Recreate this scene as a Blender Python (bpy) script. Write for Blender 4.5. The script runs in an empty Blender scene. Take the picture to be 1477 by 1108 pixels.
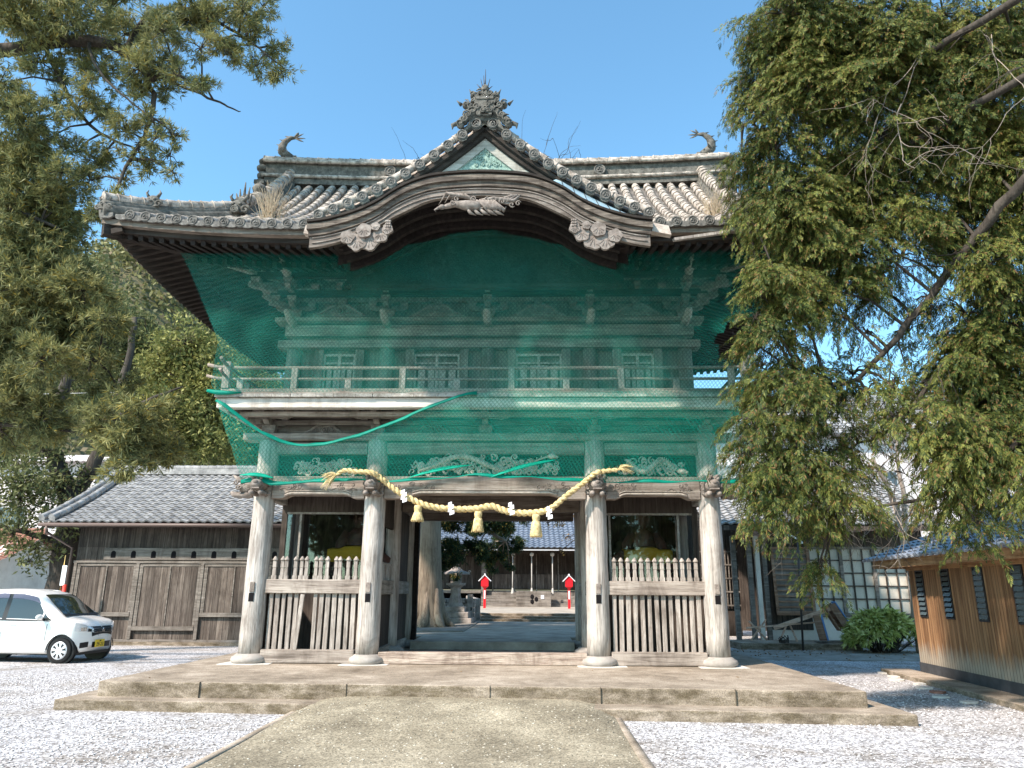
import bpy, math, random
import numpy as np
from mathutils import Vector, Matrix
R=random.Random(7)
rad=math.radians
sc=bpy.context.scene
# ------------------------------------------------------------ camera
CAM=(0.87,-14.3,1.65); PITCH=rad(15.6); YAW=rad(1.45); ROLL=rad(.33); FPX=1067
cd=bpy.data.cameras.new('camera'); cam=bpy.data.objects.new('camera',cd); sc.collection.objects.link(cam); sc.camera=cam
cd.sensor_width=36; cd.lens=36*FPX/1477; cd.clip_end=2000; cd.clip_start=.05
F=Vector((-math.sin(YAW)*math.cos(PITCH),math.cos(YAW)*math.cos(PITCH),math.sin(PITCH)))
r0=Vector((math.cos(YAW),math.sin(YAW),0)); u0=r0.cross(F)
rr=math.cos(ROLL)*r0+math.sin(ROLL)*u0; uu=math.cos(ROLL)*u0-math.sin(ROLL)*r0
m=Matrix((rr,uu,-F)).transposed().to_4x4(); m.translation=CAM; cam.matrix_world=m
def P(x,y,Y=None,Z=None):      # survey: where a sight line meets a plane of known depth or height
    d=F+rr*((x-738.5)/FPX)-uu*((y-554)/FPX)
    t=(Y-CAM[1])/d.y if Y is not None else (Z-CAM[2])/d.z
    return Vector(CAM)+d*t
# ------------------------------------------------------------ light
SUN_EL=rad(42); SUN_AZ=rad(47)      # azimuth: degrees left of straight behind the camera
sdir=Vector((-math.sin(SUN_AZ)*math.cos(SUN_EL),-math.cos(SUN_AZ)*math.cos(SUN_EL),math.sin(SUN_EL)))
w=bpy.data.worlds.new('World'); sc.world=w; w.use_nodes=True
nt=w.node_tree; sk=nt.nodes.new('ShaderNodeTexSky'); sk.sky_type='NISHITA'; sk.sun_disc=False
sk.sun_elevation=SUN_EL; sk.sun_rotation=math.atan2(sdir.x,sdir.y); sk.air_density=1.0; sk.dust_density=.6; sk.ozone_density=2.0; sk.altitude=0
hs=nt.nodes.new('ShaderNodeMix'); hs.data_type='RGBA'; hs.blend_type='MULTIPLY'; hs.inputs[0].default_value=1; hs.inputs[7].default_value=(.81,1.13,1.1,1)
nt.links.new(sk.outputs[0],hs.inputs[6]); nt.links.new(hs.outputs[2],nt.nodes['Background'].inputs[0]); nt.nodes['Background'].inputs[1].default_value=.145
sd=bpy.data.lights.new('sun','SUN'); sd.energy=3.9; sd.angle=rad(2.5); sd.color=(1,.88,.78)
so=bpy.data.objects.new('sun',sd); sc.collection.objects.link(so); so.rotation_euler=sdir.to_track_quat('Z','Y').to_euler()
sc.view_settings.view_transform='Standard'; sc.view_settings.look='None'; sc.view_settings.gamma=1; sc.view_settings.exposure=1.12
# ------------------------------------------------------------ object helpers
OFF={}; MIRROR=set()
def tag(o,label=None,cat=None,group=None,kind=None):
    if label:o['label']=label
    if cat:o['category']=cat
    if group:o['group']=group
    if kind:o['kind']=kind
    return o
def thing(name,label,cat,loc=(0,0,0),rz=0,group=None):
    o=bpy.data.objects.new(name,None); sc.collection.objects.link(o); o.location=loc; o.rotation_euler=(0,0,rz)
    o.empty_display_size=.2; OFF[o.name]=Vector(loc) if rz==0 else Vector((0,0,0)); tag(o,label,cat,group); return o
def copy_tree(o,parent=None):
    c=o.copy(); sc.collection.objects.link(c); c.parent=parent
    if parent is not None: pass
    for ch in o.children: copy_tree(ch,c)
    return c
class MB:
    def __init__(s): s.v=[];s.f=[];s.s=[]
    def add(s,vs,fs,sm=False):
        b=len(s.v); s.v.extend([tuple(p) for p in vs])
        for f in fs: s.f.append(tuple(i+b for i in f)); s.s.append(sm)
        return s
    def box(s,x0,x1,y0,y1,z0,z1):
        return s.add([(x0,y0,z0),(x1,y0,z0),(x1,y1,z0),(x0,y1,z0),(x0,y0,z1),(x1,y0,z1),(x1,y1,z1),(x0,y1,z1)],
          [(3,2,1,0),(4,5,6,7),(0,1,5,4),(1,2,6,5),(2,3,7,6),(3,0,4,7)])
    def bar(s,p,q,w,h,up=(0,0,1),w2=None,h2=None):
        p=Vector(p);q=Vector(q);d=(q-p).normalized();u=Vector(up)
        a=d.cross(u)
        if a.length<1e-4: a=d.cross(Vector((0,1,0)))
        a.normalize(); u=a.cross(d).normalized(); w2=w2 or w; h2=h2 or h
        vs=[]
        for c,ww,hh in ((p,w,h),(q,w2,h2)):
            vs+=[c-a*ww/2-u*hh/2,c+a*ww/2-u*hh/2,c+a*ww/2+u*hh/2,c-a*ww/2+u*hh/2]
        return s.add(vs,[(0,1,2,3),(7,6,5,4),(0,4,5,1),(1,5,6,2),(2,6,7,3),(3,7,4,0)])
    def tube(s,pts,rs,n=8,cap=True,sm=True,flat=1.0):
        pts=[Vector(p) for p in pts]
        if not hasattr(rs,'__len__'): rs=[rs]*len(pts)
        vs=[];pa=None
        for i,p in enumerate(pts):
            d=(pts[min(i+1,len(pts)-1)]-pts[max(i-1,0)])
            d=d.normalized() if d.length>1e-9 else Vector((0,0,1))
            if pa is None: a=d.orthogonal().normalized() if abs(d.z)<.95 else Vector((1,0,0))
            else:
                a=pa-d*pa.dot(d); a=a.normalized() if a.length>1e-6 else d.orthogonal().normalized()
            pa=a;b=d.cross(a)
            for k in range(n):
                t=2*math.pi*k/n; vs.append(p+a*math.cos(t)*rs[i]+b*math.sin(t)*rs[i]*flat)
        fs=[]
        for i in range(len(pts)-1):
            for k in range(n): fs.append((i*n+k,i*n+(k+1)%n,(i+1)*n+(k+1)%n,(i+1)*n+k))
        s.add(vs,fs,sm)
        if cap:
            b=len(s.v)-len(vs)
            s.f.append(tuple(b+k for k in range(n))[::-1]); s.s.append(False)
            e=b+(len(pts)-1)*n; s.f.append(tuple(e+k for k in range(n))); s.s.append(False)
        return s
    def lathe(s,prof,c=(0,0,0),n=20,sm=True):
        return s.tube([(c[0],c[1],c[2]+z) for r,z in prof],[max(r,.0005) for r,z in prof],n,True,sm)
    def prism(s,poly,ax,a,b):
        n=len(poly)
        def mk(p,t): return {'x':(t,p[0],p[1]),'y':(p[0],t,p[1]),'z':(p[0],p[1],t)}[ax]
        vs=[mk(p,a) for p in poly]+[mk(p,b) for p in poly]
        return s.add(vs,[tuple(range(n)),tuple(range(2*n-1,n-1,-1))]+[(i,n+i,n+(i+1)%n,(i+1)%n) for i in range(n)])
    def ell(s,c,r,nu=12,nv=8,rot=None):
        vs=[];fs=[]
        for j in range(nv+1):
            ph=math.pi*j/nv
            for i in range(nu):
                t=2*math.pi*i/nu; p=Vector((r[0]*math.sin(ph)*math.cos(t),r[1]*math.sin(ph)*math.sin(t),r[2]*math.cos(ph)))
                if rot is not None: p=rot@p
                vs.append(p+Vector(c))
        for j in range(nv):
            for i in range(nu): fs.append((j*nu+i,(j+1)*nu+i,(j+1)*nu+(i+1)%nu,j*nu+(i+1)%nu))
        return s.add(vs,fs,True)
    def grid(s,fn,nu,nv,sm=True,keep=None):
        vs=[fn(i/nu,j/nv) for j in range(nv+1) for i in range(nu+1)]
        fs=[(j*(nu+1)+i,j*(nu+1)+i+1,(j+1)*(nu+1)+i+1,(j+1)*(nu+1)+i) for j in range(nv) for i in range(nu) if keep is None or keep((i+.5)/nu,(j+.5)/nv)]
        return s.add(vs,fs,sm)
    def strip(s,rows,sm=False):   # loft of equal-length rows of points
        n=len(rows[0]); vs=[p for r in rows for p in r]
        return s.add(vs,[(j*n+i,j*n+i+1,(j+1)*n+i+1,(j+1)*n+i) for j in range(len(rows)-1) for i in range(n-1)],sm)
    def spiral(s,c,r,turns,th,ax='y',sgn=1,a0=0,n=6,steps=14,bulge=0):
        pts=[];rs=[]
        for i in range(steps+1):
            t=i/steps; a=a0+sgn*turns*2*math.pi*t; q=r*(1-.85*t)
            u,v=q*math.cos(a),q*math.sin(a)
            pts.append(Vector((c[0]+u,c[1]-bulge*t,c[2]+v)) if ax=='y' else Vector((c[0]-bulge*t,c[1]+u,c[2]+v))); rs.append(th*(1-.35*t)*(1 if i else .4))
        return s.tube(pts,rs,n)
    def build(s,name,mat,parent=None,bevel=0,origin=None,fixn=True,local=False):
        off=Vector((0,0,0)); q=parent
        while q is not None and q.parent: q=q.parent
        if q is not None and q.name in MIRROR:
            s.v=[(a,-b,c) for a,b,c in s.v]; s.f=[f[::-1] for f in s.f]
        if parent is not None and not local:
            q=parent
            while q.parent: q=q.parent
            off=OFF.get(q.name,off)
        if origin is not None: off=Vector(origin)
        me=bpy.data.meshes.new(name); me.from_pydata([(a-off.x,b-off.y,c-off.z) for a,b,c in s.v],[],s.f)
        me.polygons.foreach_set('use_smooth',s.s); me.update()
        if fixn:
            import bmesh
            bm=bmesh.new(); bm.from_mesh(me); bmesh.ops.recalc_face_normals(bm,faces=bm.faces); bm.to_mesh(me); bm.free()
        me.materials.append(mat)
        o=bpy.data.objects.new(name,me); sc.collection.objects.link(o)
        if origin is not None and parent is None: o.location=off; OFF[o.name]=off
        if parent is not None: o.parent=parent
        if bevel:
            b=o.modifiers.new('bevel','BEVEL'); b.width=bevel; b.segments=2; b.limit_method='ANGLE'; b.angle_limit=rad(35); b.harden_normals=False
        return o
def split_build(mb,key,name,mat,parent=None,**k):   # one object for each separate piece
    groups={}
    for i,f in enumerate(mb.f):
        n_=len(f); c=tuple(sum(mb.v[j][a] for j in f)/n_ for a in range(3)); groups.setdefault(key(c),[]).append(i)
    out=[]
    for g in groups.values():
        m_=MB(); mp={}
        for i in g:
            fs=[]
            for j in mb.f[i]:
                if j not in mp: mp[j]=len(m_.v); m_.v.append(mb.v[j])
                fs.append(mp[j])
            m_.f.append(tuple(fs)); m_.s.append(mb.s[i])
        out.append(m_.build(name,mat,parent,**k))
    return out
def npmesh(name,verts,faces,mats,parent=None,smooth=False,origin=None,midx=None):   # fast mesh for foliage: verts (n,3) faces (m,k)
    verts=np.asarray(verts,dtype=np.float32); faces=np.asarray(faces,dtype=np.int32)
    if parent is not None:
        q=parent
        while q.parent: q=q.parent
        verts=verts-np.array(OFF.get(q.name,Vector((0,0,0))),dtype=np.float32)
    elif origin is not None: verts=verts-np.array(origin,dtype=np.float32)
    me=bpy.data.meshes.new(name); k=faces.shape[1]
    me.vertices.add(len(verts)); me.vertices.foreach_set('co',verts.ravel())
    me.loops.add(faces.size); me.loops.foreach_set('vertex_index',faces.ravel())
    me.polygons.add(len(faces)); me.polygons.foreach_set('loop_start',np.arange(0,faces.size,k,dtype=np.int32))
    try: me.polygons.foreach_set('loop_total',np.full(len(faces),k,dtype=np.int32))
    except Exception: pass
    for mt in mats: me.materials.append(mt)
    if midx is not None: me.polygons.foreach_set('material_index',np.asarray(midx,dtype=np.int32))
    me.update(calc_edges=True); me.validate()
    o=bpy.data.objects.new(name,me); sc.collection.objects.link(o)
    if parent is not None: o.parent=parent
    elif origin is not None: o.location=origin
    return o
# ------------------------------------------------------------ materials
class NT:
    def __init__(s,name):
        s.m=bpy.data.materials.new(name); s.m.use_nodes=True; s.t=s.m.node_tree; s.b=s.t.nodes['Principled BSDF']; s.out=s.t.nodes['Material Output']
    def n(s,ty,**k):
        x=s.t.nodes.new('ShaderNode'+ty)
        for a,b in k.items():
            if a.startswith('i_'):
                key=a[2:]; key=int(key) if key.isdigit() else key.replace('_',' ')
                s.set(x.inputs[key],b)
            else: setattr(x,a,b)
        return x
    def set(s,inp,v):
        if isinstance(v,bpy.types.NodeSocket): s.t.links.new(v,inp)
        else: inp.default_value=v
    def obj(s,scale=(1,1,1),rot=(0,0,0)):
        tc=s.n('TexCoord'); mp=s.n('Mapping'); s.set(mp.inputs[0],tc.outputs['Object']); mp.inputs['Scale'].default_value=scale; mp.inputs['Rotation'].default_value=rot
        return mp.outputs[0]
    def noise(s,vec,scale,detail=4,rough=.6,dist=0,out='Fac'):
        x=s.n('TexNoise'); s.set(x.inputs['Vector'],vec); x.inputs['Scale'].default_value=scale; x.inputs['Detail'].default_value=detail; x.inputs['Roughness'].default_value=rough; x.inputs['Distortion'].default_value=dist
        return x.outputs[out]
    def ramp(s,fac,stops):
        x=s.n('ValToRGB'); s.set(x.inputs[0],fac); cr=x.color_ramp
        while len(cr.elements)<len(stops): cr.elements.new(.5)
        for e,(p,c) in zip(cr.elements,stops): e.position=p; e.color=(*c,1) if len(c)==3 else c
        return x.outputs[0]
    def math(s,op,a,b=0,c=0):
        x=s.n('Math',operation=op); s.set(x.inputs[0],a); s.set(x.inputs[1],b)
        if op in('MULTIPLY_ADD',): s.set(x.inputs[2],c)
        return x.outputs[0]
    def mix(s,fac,a,b,mode='MIX'):
        x=s.n('Mix',data_type='RGBA',blend_type=mode); s.set(x.inputs[0],fac)
        s.set(x.inputs[6],a if isinstance(a,bpy.types.NodeSocket) else (*a,1)); s.set(x.inputs[7],b if isinstance(b,bpy.types.NodeSocket) else (*b,1)); return x.outputs[2]
    def bump(s,h,st=.5,d=.01):
        x=s.n('Bump'); s.set(x.inputs['Height'],h); x.inputs['Strength'].default_value=st; x.inputs['Distance'].default_value=d; s.t.links.new(x.outputs[0],s.b.inputs['Normal'])
    def sep(s,vec):
        x=s.n('SeparateXYZ'); s.set(x.inputs[0],vec); return x.outputs
    def fin(s,col,rough=.8,spec=.3,metal=0):
        s.set(s.b.inputs['Base Color'],col if isinstance(col,bpy.types.NodeSocket) else (*col,1)); s.set(s.b.inputs['Roughness'],rough); s.b.inputs['Specular IOR Level'].default_value=spec; s.b.inputs['Metallic'].default_value=metal
        return s.m
def wood(name,c0,c1,c2,axis='z',k=1.0,plank=None,bump=.5,patch=None):
    """weathered timber: grain along axis; plank=(axis,width) tints each board"""
    n=NT(name); s=[14*k]*3; s['xyz'.index(axis)]=.8*k
    v=n.obj(tuple(s)); g=n.noise(v,1.0,6,.65,.6)
    v2=n.obj(tuple(a*4 for a in s)); g2=n.noise(v2,1.0,3,.6)
    big=n.noise(n.obj(),1.3*k,3,.6)
    f=n.math('MULTIPLY_ADD',g,.75,n.math('MULTIPLY',big,.3)); 
    col=n.ramp(f,[(.32,c0),(.5,c1),(.7,c2)])
    crack=n.ramp(g2,[(.34,(.35,.33,.3)),(.44,(1,1,1))]); col=n.mix(.6,col,crack,'MULTIPLY'); stn=n.ramp(n.noise(n.obj((1,1,.35)),2.2*k,6,.72,.8),[(.36,(.55,.52,.5)),(.52,(1,1,1))]); col=n.mix(.7,col,stn,'MULTIPLY')
    if plank:
        x=n.sep(n.obj())['xyz'.index(plank[0])]; q=n.math('DIVIDE',x,plank[1]); fl=n.math('FLOOR',q); fr=n.math('FRACT',q)
        wn=n.n('TexWhiteNoise',noise_dimensions='1D'); n.set(wn.inputs['W'],fl); 
        tint=n.ramp(wn.outputs[0],[(0,(.62,.6,.58)),(.5,(.92,.9,.88)),(1,(1.12,1.1,1.06))]); col=n.mix(1,col,tint,'MULTIPLY')
        seam=n.math('GREATER_THAN',n.math('ABSOLUTE',n.math('SUBTRACT',fr,.5)),.5-.006/plank[1]); col=n.mix(seam,col,(.02,.016,.013))
    if patch:
        pf=n.ramp(n.noise(n.obj((3,3,1.2)),1.6,5,.7),[(.6,(0,0,0)),(.66,(1,1,1))]); col=n.mix(pf,col,patch)
    n.bump(n.math('ADD',g,g2),bump,.012); return n.fin(col,.85,.25)
def noisy(name,stops,scale=3,rough=.85,bump=.4,bd=.01,detail=6,spec=.3,st=(1,1,1),sp=None):
    n=NT(name); v=n.obj(st); f=n.noise(v,scale,detail,.68); col=n.ramp(f,stops)
    if sp:
        f2=n.ramp(n.noise(n.obj(),sp[0],4,.7),[(sp[2],(0,0,0)),(sp[2]+.07,(1,1,1))]); col=n.mix(f2,col,sp[1])
    fb=n.noise(v,scale*6,4,.6)
    if bump: n.bump(n.math('ADD',f,fb),bump,bd)
    return n.fin(col,rough,spec)
def plain(name,c,rough=.6,spec=.4,metal=0): return NT(name).fin(c,rough,spec,metal)
M={}
M['col']=wood('weathered_column_wood',(0.165,0.141,0.120),(0.416,0.373,0.332),(0.677,0.621,0.564),'z',1,patch=None,bump=.9)
M['beam']=wood('weathered_beam_wood',(0.128,0.102,0.084),(0.300,0.249,0.210),(0.520,0.454,0.390),'x',1,bump=.6)
M['beamy']=wood('weathered_beam_wood_deep',(0.150,0.131,0.110),(0.320,0.294,0.253),(0.500,0.473,0.429),'y',1,bump=.6)
M['picket']=wood('weathered_picket_wood',(0.162,0.136,0.116),(0.347,0.301,0.262),(0.578,0.516,0.454),'z',1.6,bump=.6)
M['carve']=noisy('carved_wood',[(.3,(0.104,0.084,0.068)),(.5,(0.225,0.187,0.161)),(.75,(0.394,0.348,0.303))],9,.85,.5,.006)
M['relief']=noisy('pale_relief_wood',[(.3,(0.302,0.248,0.208)),(.5,(0.504,0.429,0.365)),(.75,(0.706,0.621,0.529))],9,.85,.4,.006)
M['dark']=wood('shade_dark_eave_wood',(0.009,0.007,0.005),(0.020,0.015,0.013),(0.038,0.030,0.025),'y',1)  # brown eave timber, colour taken near black to deepen the under-roof shade
M['darkx']=wood('shade_dark_eave_wood_long',(0.013,0.010,0.009),(0.033,0.026,0.021),(0.066,0.053,0.043),'x',1)
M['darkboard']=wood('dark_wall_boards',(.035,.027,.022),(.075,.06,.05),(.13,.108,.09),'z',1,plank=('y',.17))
M['karaboard']=wood('undulating_gable_board',(0.069,0.055,0.046),(0.163,0.134,0.112),(0.325,0.280,0.240),'x',1)
M['upwall']=wood('upper_wall_wood',(0.137,0.107,0.087),(0.273,0.223,0.184),(0.420,0.349,0.301),'z',1.3)
M['tile']=noisy('lichen_roof_tile',[(.25,(0.068,0.055,0.047)),(.42,(0.227,0.193,0.160)),(.55,(0.454,0.395,0.337)),(.8,(0.680,0.597,0.513))],7,.9,.8,.012,sp=(2.2,(0.068,0.062,0.055),.68))
M['pan']=noisy('dark_pan_tile',[(.25,(.03,.028,.026)),(.5,(.12,.11,.1)),(.75,(.3,.28,.25))],6,.9,.6,.01)
M['tiledisc']=noisy('roof_tile_disc',[(.3,(.05,.05,.045)),(.55,(.15,.14,.125)),(.8,(.38,.36,.32))],14,.85,.5,.004)
M['orn']=noisy('roof_ornament_clay',[(.3,(0.036,0.036,0.032)),(.5,(0.115,0.107,0.091)),(.8,(0.259,0.244,0.213))],8,.85,.7,.01)
M['spike']=plain('dark_iron_spike',(.05,.05,.06),.5)
M['copper']=NT('pale_blue_sheet_roofing'); 
_n=M['copper']; _f=_n.noise(_n.obj(),5,4); M['copper']=_n.fin(_n.ramp(_f,[(.3,(.22,.36,.42)),(.7,(.42,.56,.62))]),.5,.5)
M['verdigris']=noisy('green_gable_board',[(.3,(0.270,0.420,0.351)),(.6,(0.450,0.620,0.532)),(.8,(0.585,0.720,0.627))],10,.8,.3,.004)
M['verdark']=noisy('green_gable_carving',[(.35,(.13,.2,.165)),(.55,(.27,.38,.32)),(.7,(.45,.55,.48))],26,.8,.8,.01)
M['gablewood']=wood('gable_pale_board',(0.216,0.203,0.172),(0.360,0.343,0.296),(0.475,0.468,0.413),'x',1)
M['gold']=noisy('old_gilding',[(.3,(.45,.28,.06)),(.7,(.75,.55,.18))],20,.5,.2,.002)
M['stone']=noisy('grey_stone',[(.3,(0.168,0.150,0.136)),(.5,(0.347,0.310,0.281)),(.75,(0.525,0.470,0.427))],5,.9,.6,.01,sp=(3,(0.063,0.058,0.049),.62))
M['base']=noisy('column_base_stone',[(.3,(0.263,0.233,0.204)),(.6,(0.399,0.359,0.320)),(.8,(0.493,0.441,0.398))],4,.85,.3,.004)
M['mortar']=noisy('pale_mortar',[(.3,(.5,.47,.42)),(.7,(.7,.66,.6))],6,.9,.3,.004)
n=NT('platform_concrete'); v=n.obj(); f=n.noise(v,1.4,6,.7); col=n.ramp(f,[(.28,(0.158,0.124,0.092)),(.48,(0.315,0.257,0.199)),(.7,(0.525,0.441,0.359))])
sp=n.ramp(n.noise(v,70,2,.5),[(.38,(.7,.7,.7)),(.6,(1.12,1.12,1.1))]); col=n.mix(1,col,sp,'MULTIPLY'); 
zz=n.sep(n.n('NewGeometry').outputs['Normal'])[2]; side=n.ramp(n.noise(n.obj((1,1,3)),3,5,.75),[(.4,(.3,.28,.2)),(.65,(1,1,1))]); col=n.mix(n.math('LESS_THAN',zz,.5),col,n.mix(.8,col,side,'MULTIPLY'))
n.bump(n.noise(v,60,3,.6),.5,.006); M['conc']=n.fin(col,.95,.15)
n=NT('aggregate_path'); v=n.obj(); vo=n.n('TexVoronoi'); n.set(vo.inputs['Vector'],v); vo.inputs['Scale'].default_value=62
f=n.noise(v,.9,6,.7); col=n.ramp(f,[(.3,(.165,.138,.1)),(.5,(.285,.243,.18)),(.72,(.46,.4,.305))])
sx=n.sep(vo.outputs['Color'])[0]; sp=n.ramp(sx,[(0,(.5,.5,.48)),(.5,(.95,.95,.92)),(.85,(1.2,1.2,1.15)),(1,(1.45,1.43,1.38))]); col=n.mix(1,col,sp,'MULTIPLY')
n.bump(vo.outputs['Distance'],-.8,.01); M['path']=n.fin(col,.9,.2)
n=NT('white_gravel'); v=n.obj(); vo=n.n('TexVoronoi'); n.set(vo.inputs['Vector'],v); vo.inputs['Scale'].default_value=38; vo2=n.n('TexVoronoi'); n.set(vo2.inputs['Vector'],v); vo2.inputs['Scale'].default_value=22
sx=n.sep(vo.outputs['Color'])[0]; sy=n.sep(vo2.outputs['Color'])[1]
col=n.ramp(sx,[(0,(.24,.225,.215)),(.15,(.42,.405,.395)),(.55,(.6,.585,.58)),(.85,(.72,.705,.695)),(1,(.88,.87,.86))]); col2=n.ramp(sy,[(0,(.45,.42,.4)),(.2,(.8,.8,.82)),(1,(1.05,1.05,1.07))]); col=n.mix(1,col,col2,'MULTIPLY')
dk=n.ramp(vo.outputs['Distance'],[(.5,(1,1,1)),(.7,(.4,.38,.36))]); col=n.mix(.8,col,dk,'MULTIPLY')
bg=n.ramp(n.noise(v,.55,7,.75,.5),[(.38,(.66,.61,.54)),(.52,(1,1,1))]); col=n.mix(1,col,bg,'MULTIPLY')
n.bump(n.math('ADD',vo.outputs['Distance'],vo2.outputs['Distance']),-1,.02); M['gravel']=n.fin(col,.9,.2)
M['soil']=noisy('packed_earth',[(.3,(.16,.14,.115)),(.5,(.26,.235,.2)),(.75,(.38,.35,.31))],2.5,.95,.5,.01)
M['black']=plain('dark_void',(.012,.011,.012),.9,.1)
M['brass']=plain('worn_brass',(.4,.3,.12),.4,.5,.8)
def foliage(name,c0,c1,c2,tr=.3,scale=1.2,hue=None):
    n=NT(name); g=n.n('NewGeometry'); ri=g.outputs['Random Per Island']
    f=n.noise(n.obj(),scale,3,.6); k=n.math('MULTIPLY_ADD',f,.9,n.math('MULTIPLY_ADD',ri,.6,-.25))
    col=n.ramp(k,[(.15,c0),(.45,c1),(.8,c2)])
    if hue: col=n.mix(n.math('LESS_THAN',ri,hue[0]),col,hue[1])
    n.fin(col,.6,.25); tl=n.n('BsdfTranslucent'); n.set(tl.inputs[0],col); mx=n.n('MixShader'); mx.inputs[0].default_value=tr
    n.t.links.new(n.b.outputs[0],mx.inputs[1]); n.t.links.new(tl.outputs[0],mx.inputs[2]); n.t.links.new(mx.outputs[0],n.out.inputs[0]); return n.m
M['leafA']=foliage('narrow_leaf',(.07,.085,.038),(.18,.19,.08),(.36,.34,.13),hue=(.05,(.35,.26,.05)))
M['leafB']=foliage('broad_leaf',(.06,.075,.03),(.135,.15,.058),(.27,.27,.11))
M['leafC']=foliage('pale_broad_leaf',(.08,.09,.03),(.21,.22,.065),(.38,.36,.12))
M['leafR']=foliage('cypress_spray',(0.018,0.036,0.010),(0.060,0.089,0.021),(0.216,0.217,0.048),hue=(.11,(0.192,0.111,0.040)),scale=.8)
M['leafD']=foliage('dark_needle',(.012,.032,.02),(.03,.07,.035),(.09,.12,.04),hue=(.08,(.28,.2,.04)))
M['leafO']=foliage('autumn_leaf',(.14,.09,.03),(.34,.2,.05),(.5,.34,.1))
M['leafS']=foliage('shrub_leaf',(.16,.2,.04),(.42,.46,.12),(.72,.72,.34))
M['leafH']=foliage('hill_leaf',(.06,.07,.03),(.15,.15,.06),(.28,.26,.11),scale=.35,hue=(.06,(.26,.2,.12)))
M['drygrass']=plain('dry_grass',(.5,.4,.28),.9,.1)
M['bark']=wood('rough_bark',(.022,.018,.014),(.055,.045,.036),(.11,.09,.072),'z',.6,bump=1)
M['barkpale']=wood('ribbed_bark',(.13,.1,.075),(.3,.235,.175),(.46,.38,.29),'z',.9,bump=1)
M['twig']=plain('bare_twig',(.33,.27,.22),.9,.1)
# ============================================================ GROUND
def struct(o): return tag(o,kind='structure')
g=MB(); g.grid(lambda u,v:(-260+520*u,-120+420*v,-.012*0),40,40); struct(g.build('gravel_ground',M['gravel']))
ZP=.35
def slabmesh(x0,x1,y0,y1,z0,z1,bow=0,n=24,wob=.012,seed=1):   # a poured slab with slightly wandering worn edges
    rr_=random.Random(seed); mb=MB()
    fr=[(x0+(x1-x0)*i/n,y0-bow*math.sin(math.pi*i/n)*0+rr_.uniform(-wob,wob)) for i in range(n+1)]
    rt=[(x1+rr_.uniform(-wob,wob),y0+(y1-y0)*i/n) for i in range(1,n+1)]
    bk=[(x1+(x0-x1)*i/n,y1) for i in range(1,n+1)]; lf=[(x0+rr_.uniform(-wob,wob),y1+(y0-y1)*i/n) for i in range(1,n)]
    mb.prism(fr+rt+bk+lf,'z',z0,z1); return mb
def quadslab(pts,z0,z1,seed,wob=.012,n=20):
    r_=random.Random(seed); out=[]
    for i in range(4):
        a,b=pts[i],pts[(i+1)%4]
        for k in range(n): t=k/n; out.append((a[0]+(b[0]-a[0])*t+r_.uniform(-wob,wob)*(k>0),a[1]+(b[1]-a[1])*t+r_.uniform(-wob,wob)*(k>0)))
    mb=MB(); mb.prism(out,'z',z0,z1); return mb
FL,FR=(-5.42,-2.9),(5.47,-3.32)
pl=quadslab([FL,FR,(5.45,5.4),(-5.4,5.4)],-.1,ZP,3)
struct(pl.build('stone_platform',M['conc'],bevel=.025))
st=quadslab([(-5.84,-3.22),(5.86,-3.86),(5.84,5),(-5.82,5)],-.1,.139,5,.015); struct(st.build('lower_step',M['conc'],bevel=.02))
mj=plain('dark_joint_line',(.1,.085,.065),.95,.1)  # dark strips for the joints between slabs
jm=MB()
for x in (-3.9,-1.75,0.3,1.85,3.7): yj=-2.9-.42*(x+5.42)/10.89; jm.box(x-.003,x+.003,yj-.018,yj+.1,.14,ZP+.002)
struct(jm.build('slab_joint',mj))
def pathf(u,v):
    y=-13.5+10.46*v
    xl=-2.36+ (0.12 if y>-4 else 0)*0; xr=2.02
    x=xl+(xr-xl)*u
    t=max(0,min(1,(y+6.2)/3.1)); rise=.185*t*t*(3-2*t)*(1-.9*abs(2*u-1)**9)
    return (x,y,.012+rise)
pm=MB(); pm.grid(pathf,20,60); 
# skirts so the slab has depth
pm.strip([[pathf(0,j/60) for j in range(61)],[(pathf(0,j/60)[0],pathf(0,j/60)[1],-.1) for j in range(61)]]); pm.strip([[pathf(1,j/60) for j in range(61)],[(pathf(1,j/60)[0],pathf(1,j/60)[1],-.1) for j in range(61)]])
struct(pm.build('path',M['path'],fixn=False))
for sgn,u in ((-1,0),(1,1)):
    pts=[];q=MB()
    for j in range(0,61):
        p=pathf(u,j/60); pts.append(p)
    rows=[[(p[0]-.055,p[1],p[2]-.02) for p in pts],[(p[0]-.045,p[1],p[2]+.012) for p in pts],[(p[0]+.045,p[1],p[2]+.012) for p in pts],[(p[0]+.055,p[1],p[2]-.02) for p in pts]]
    q.strip(rows,True); struct(q.build('path_edging',M['conc']))
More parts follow.
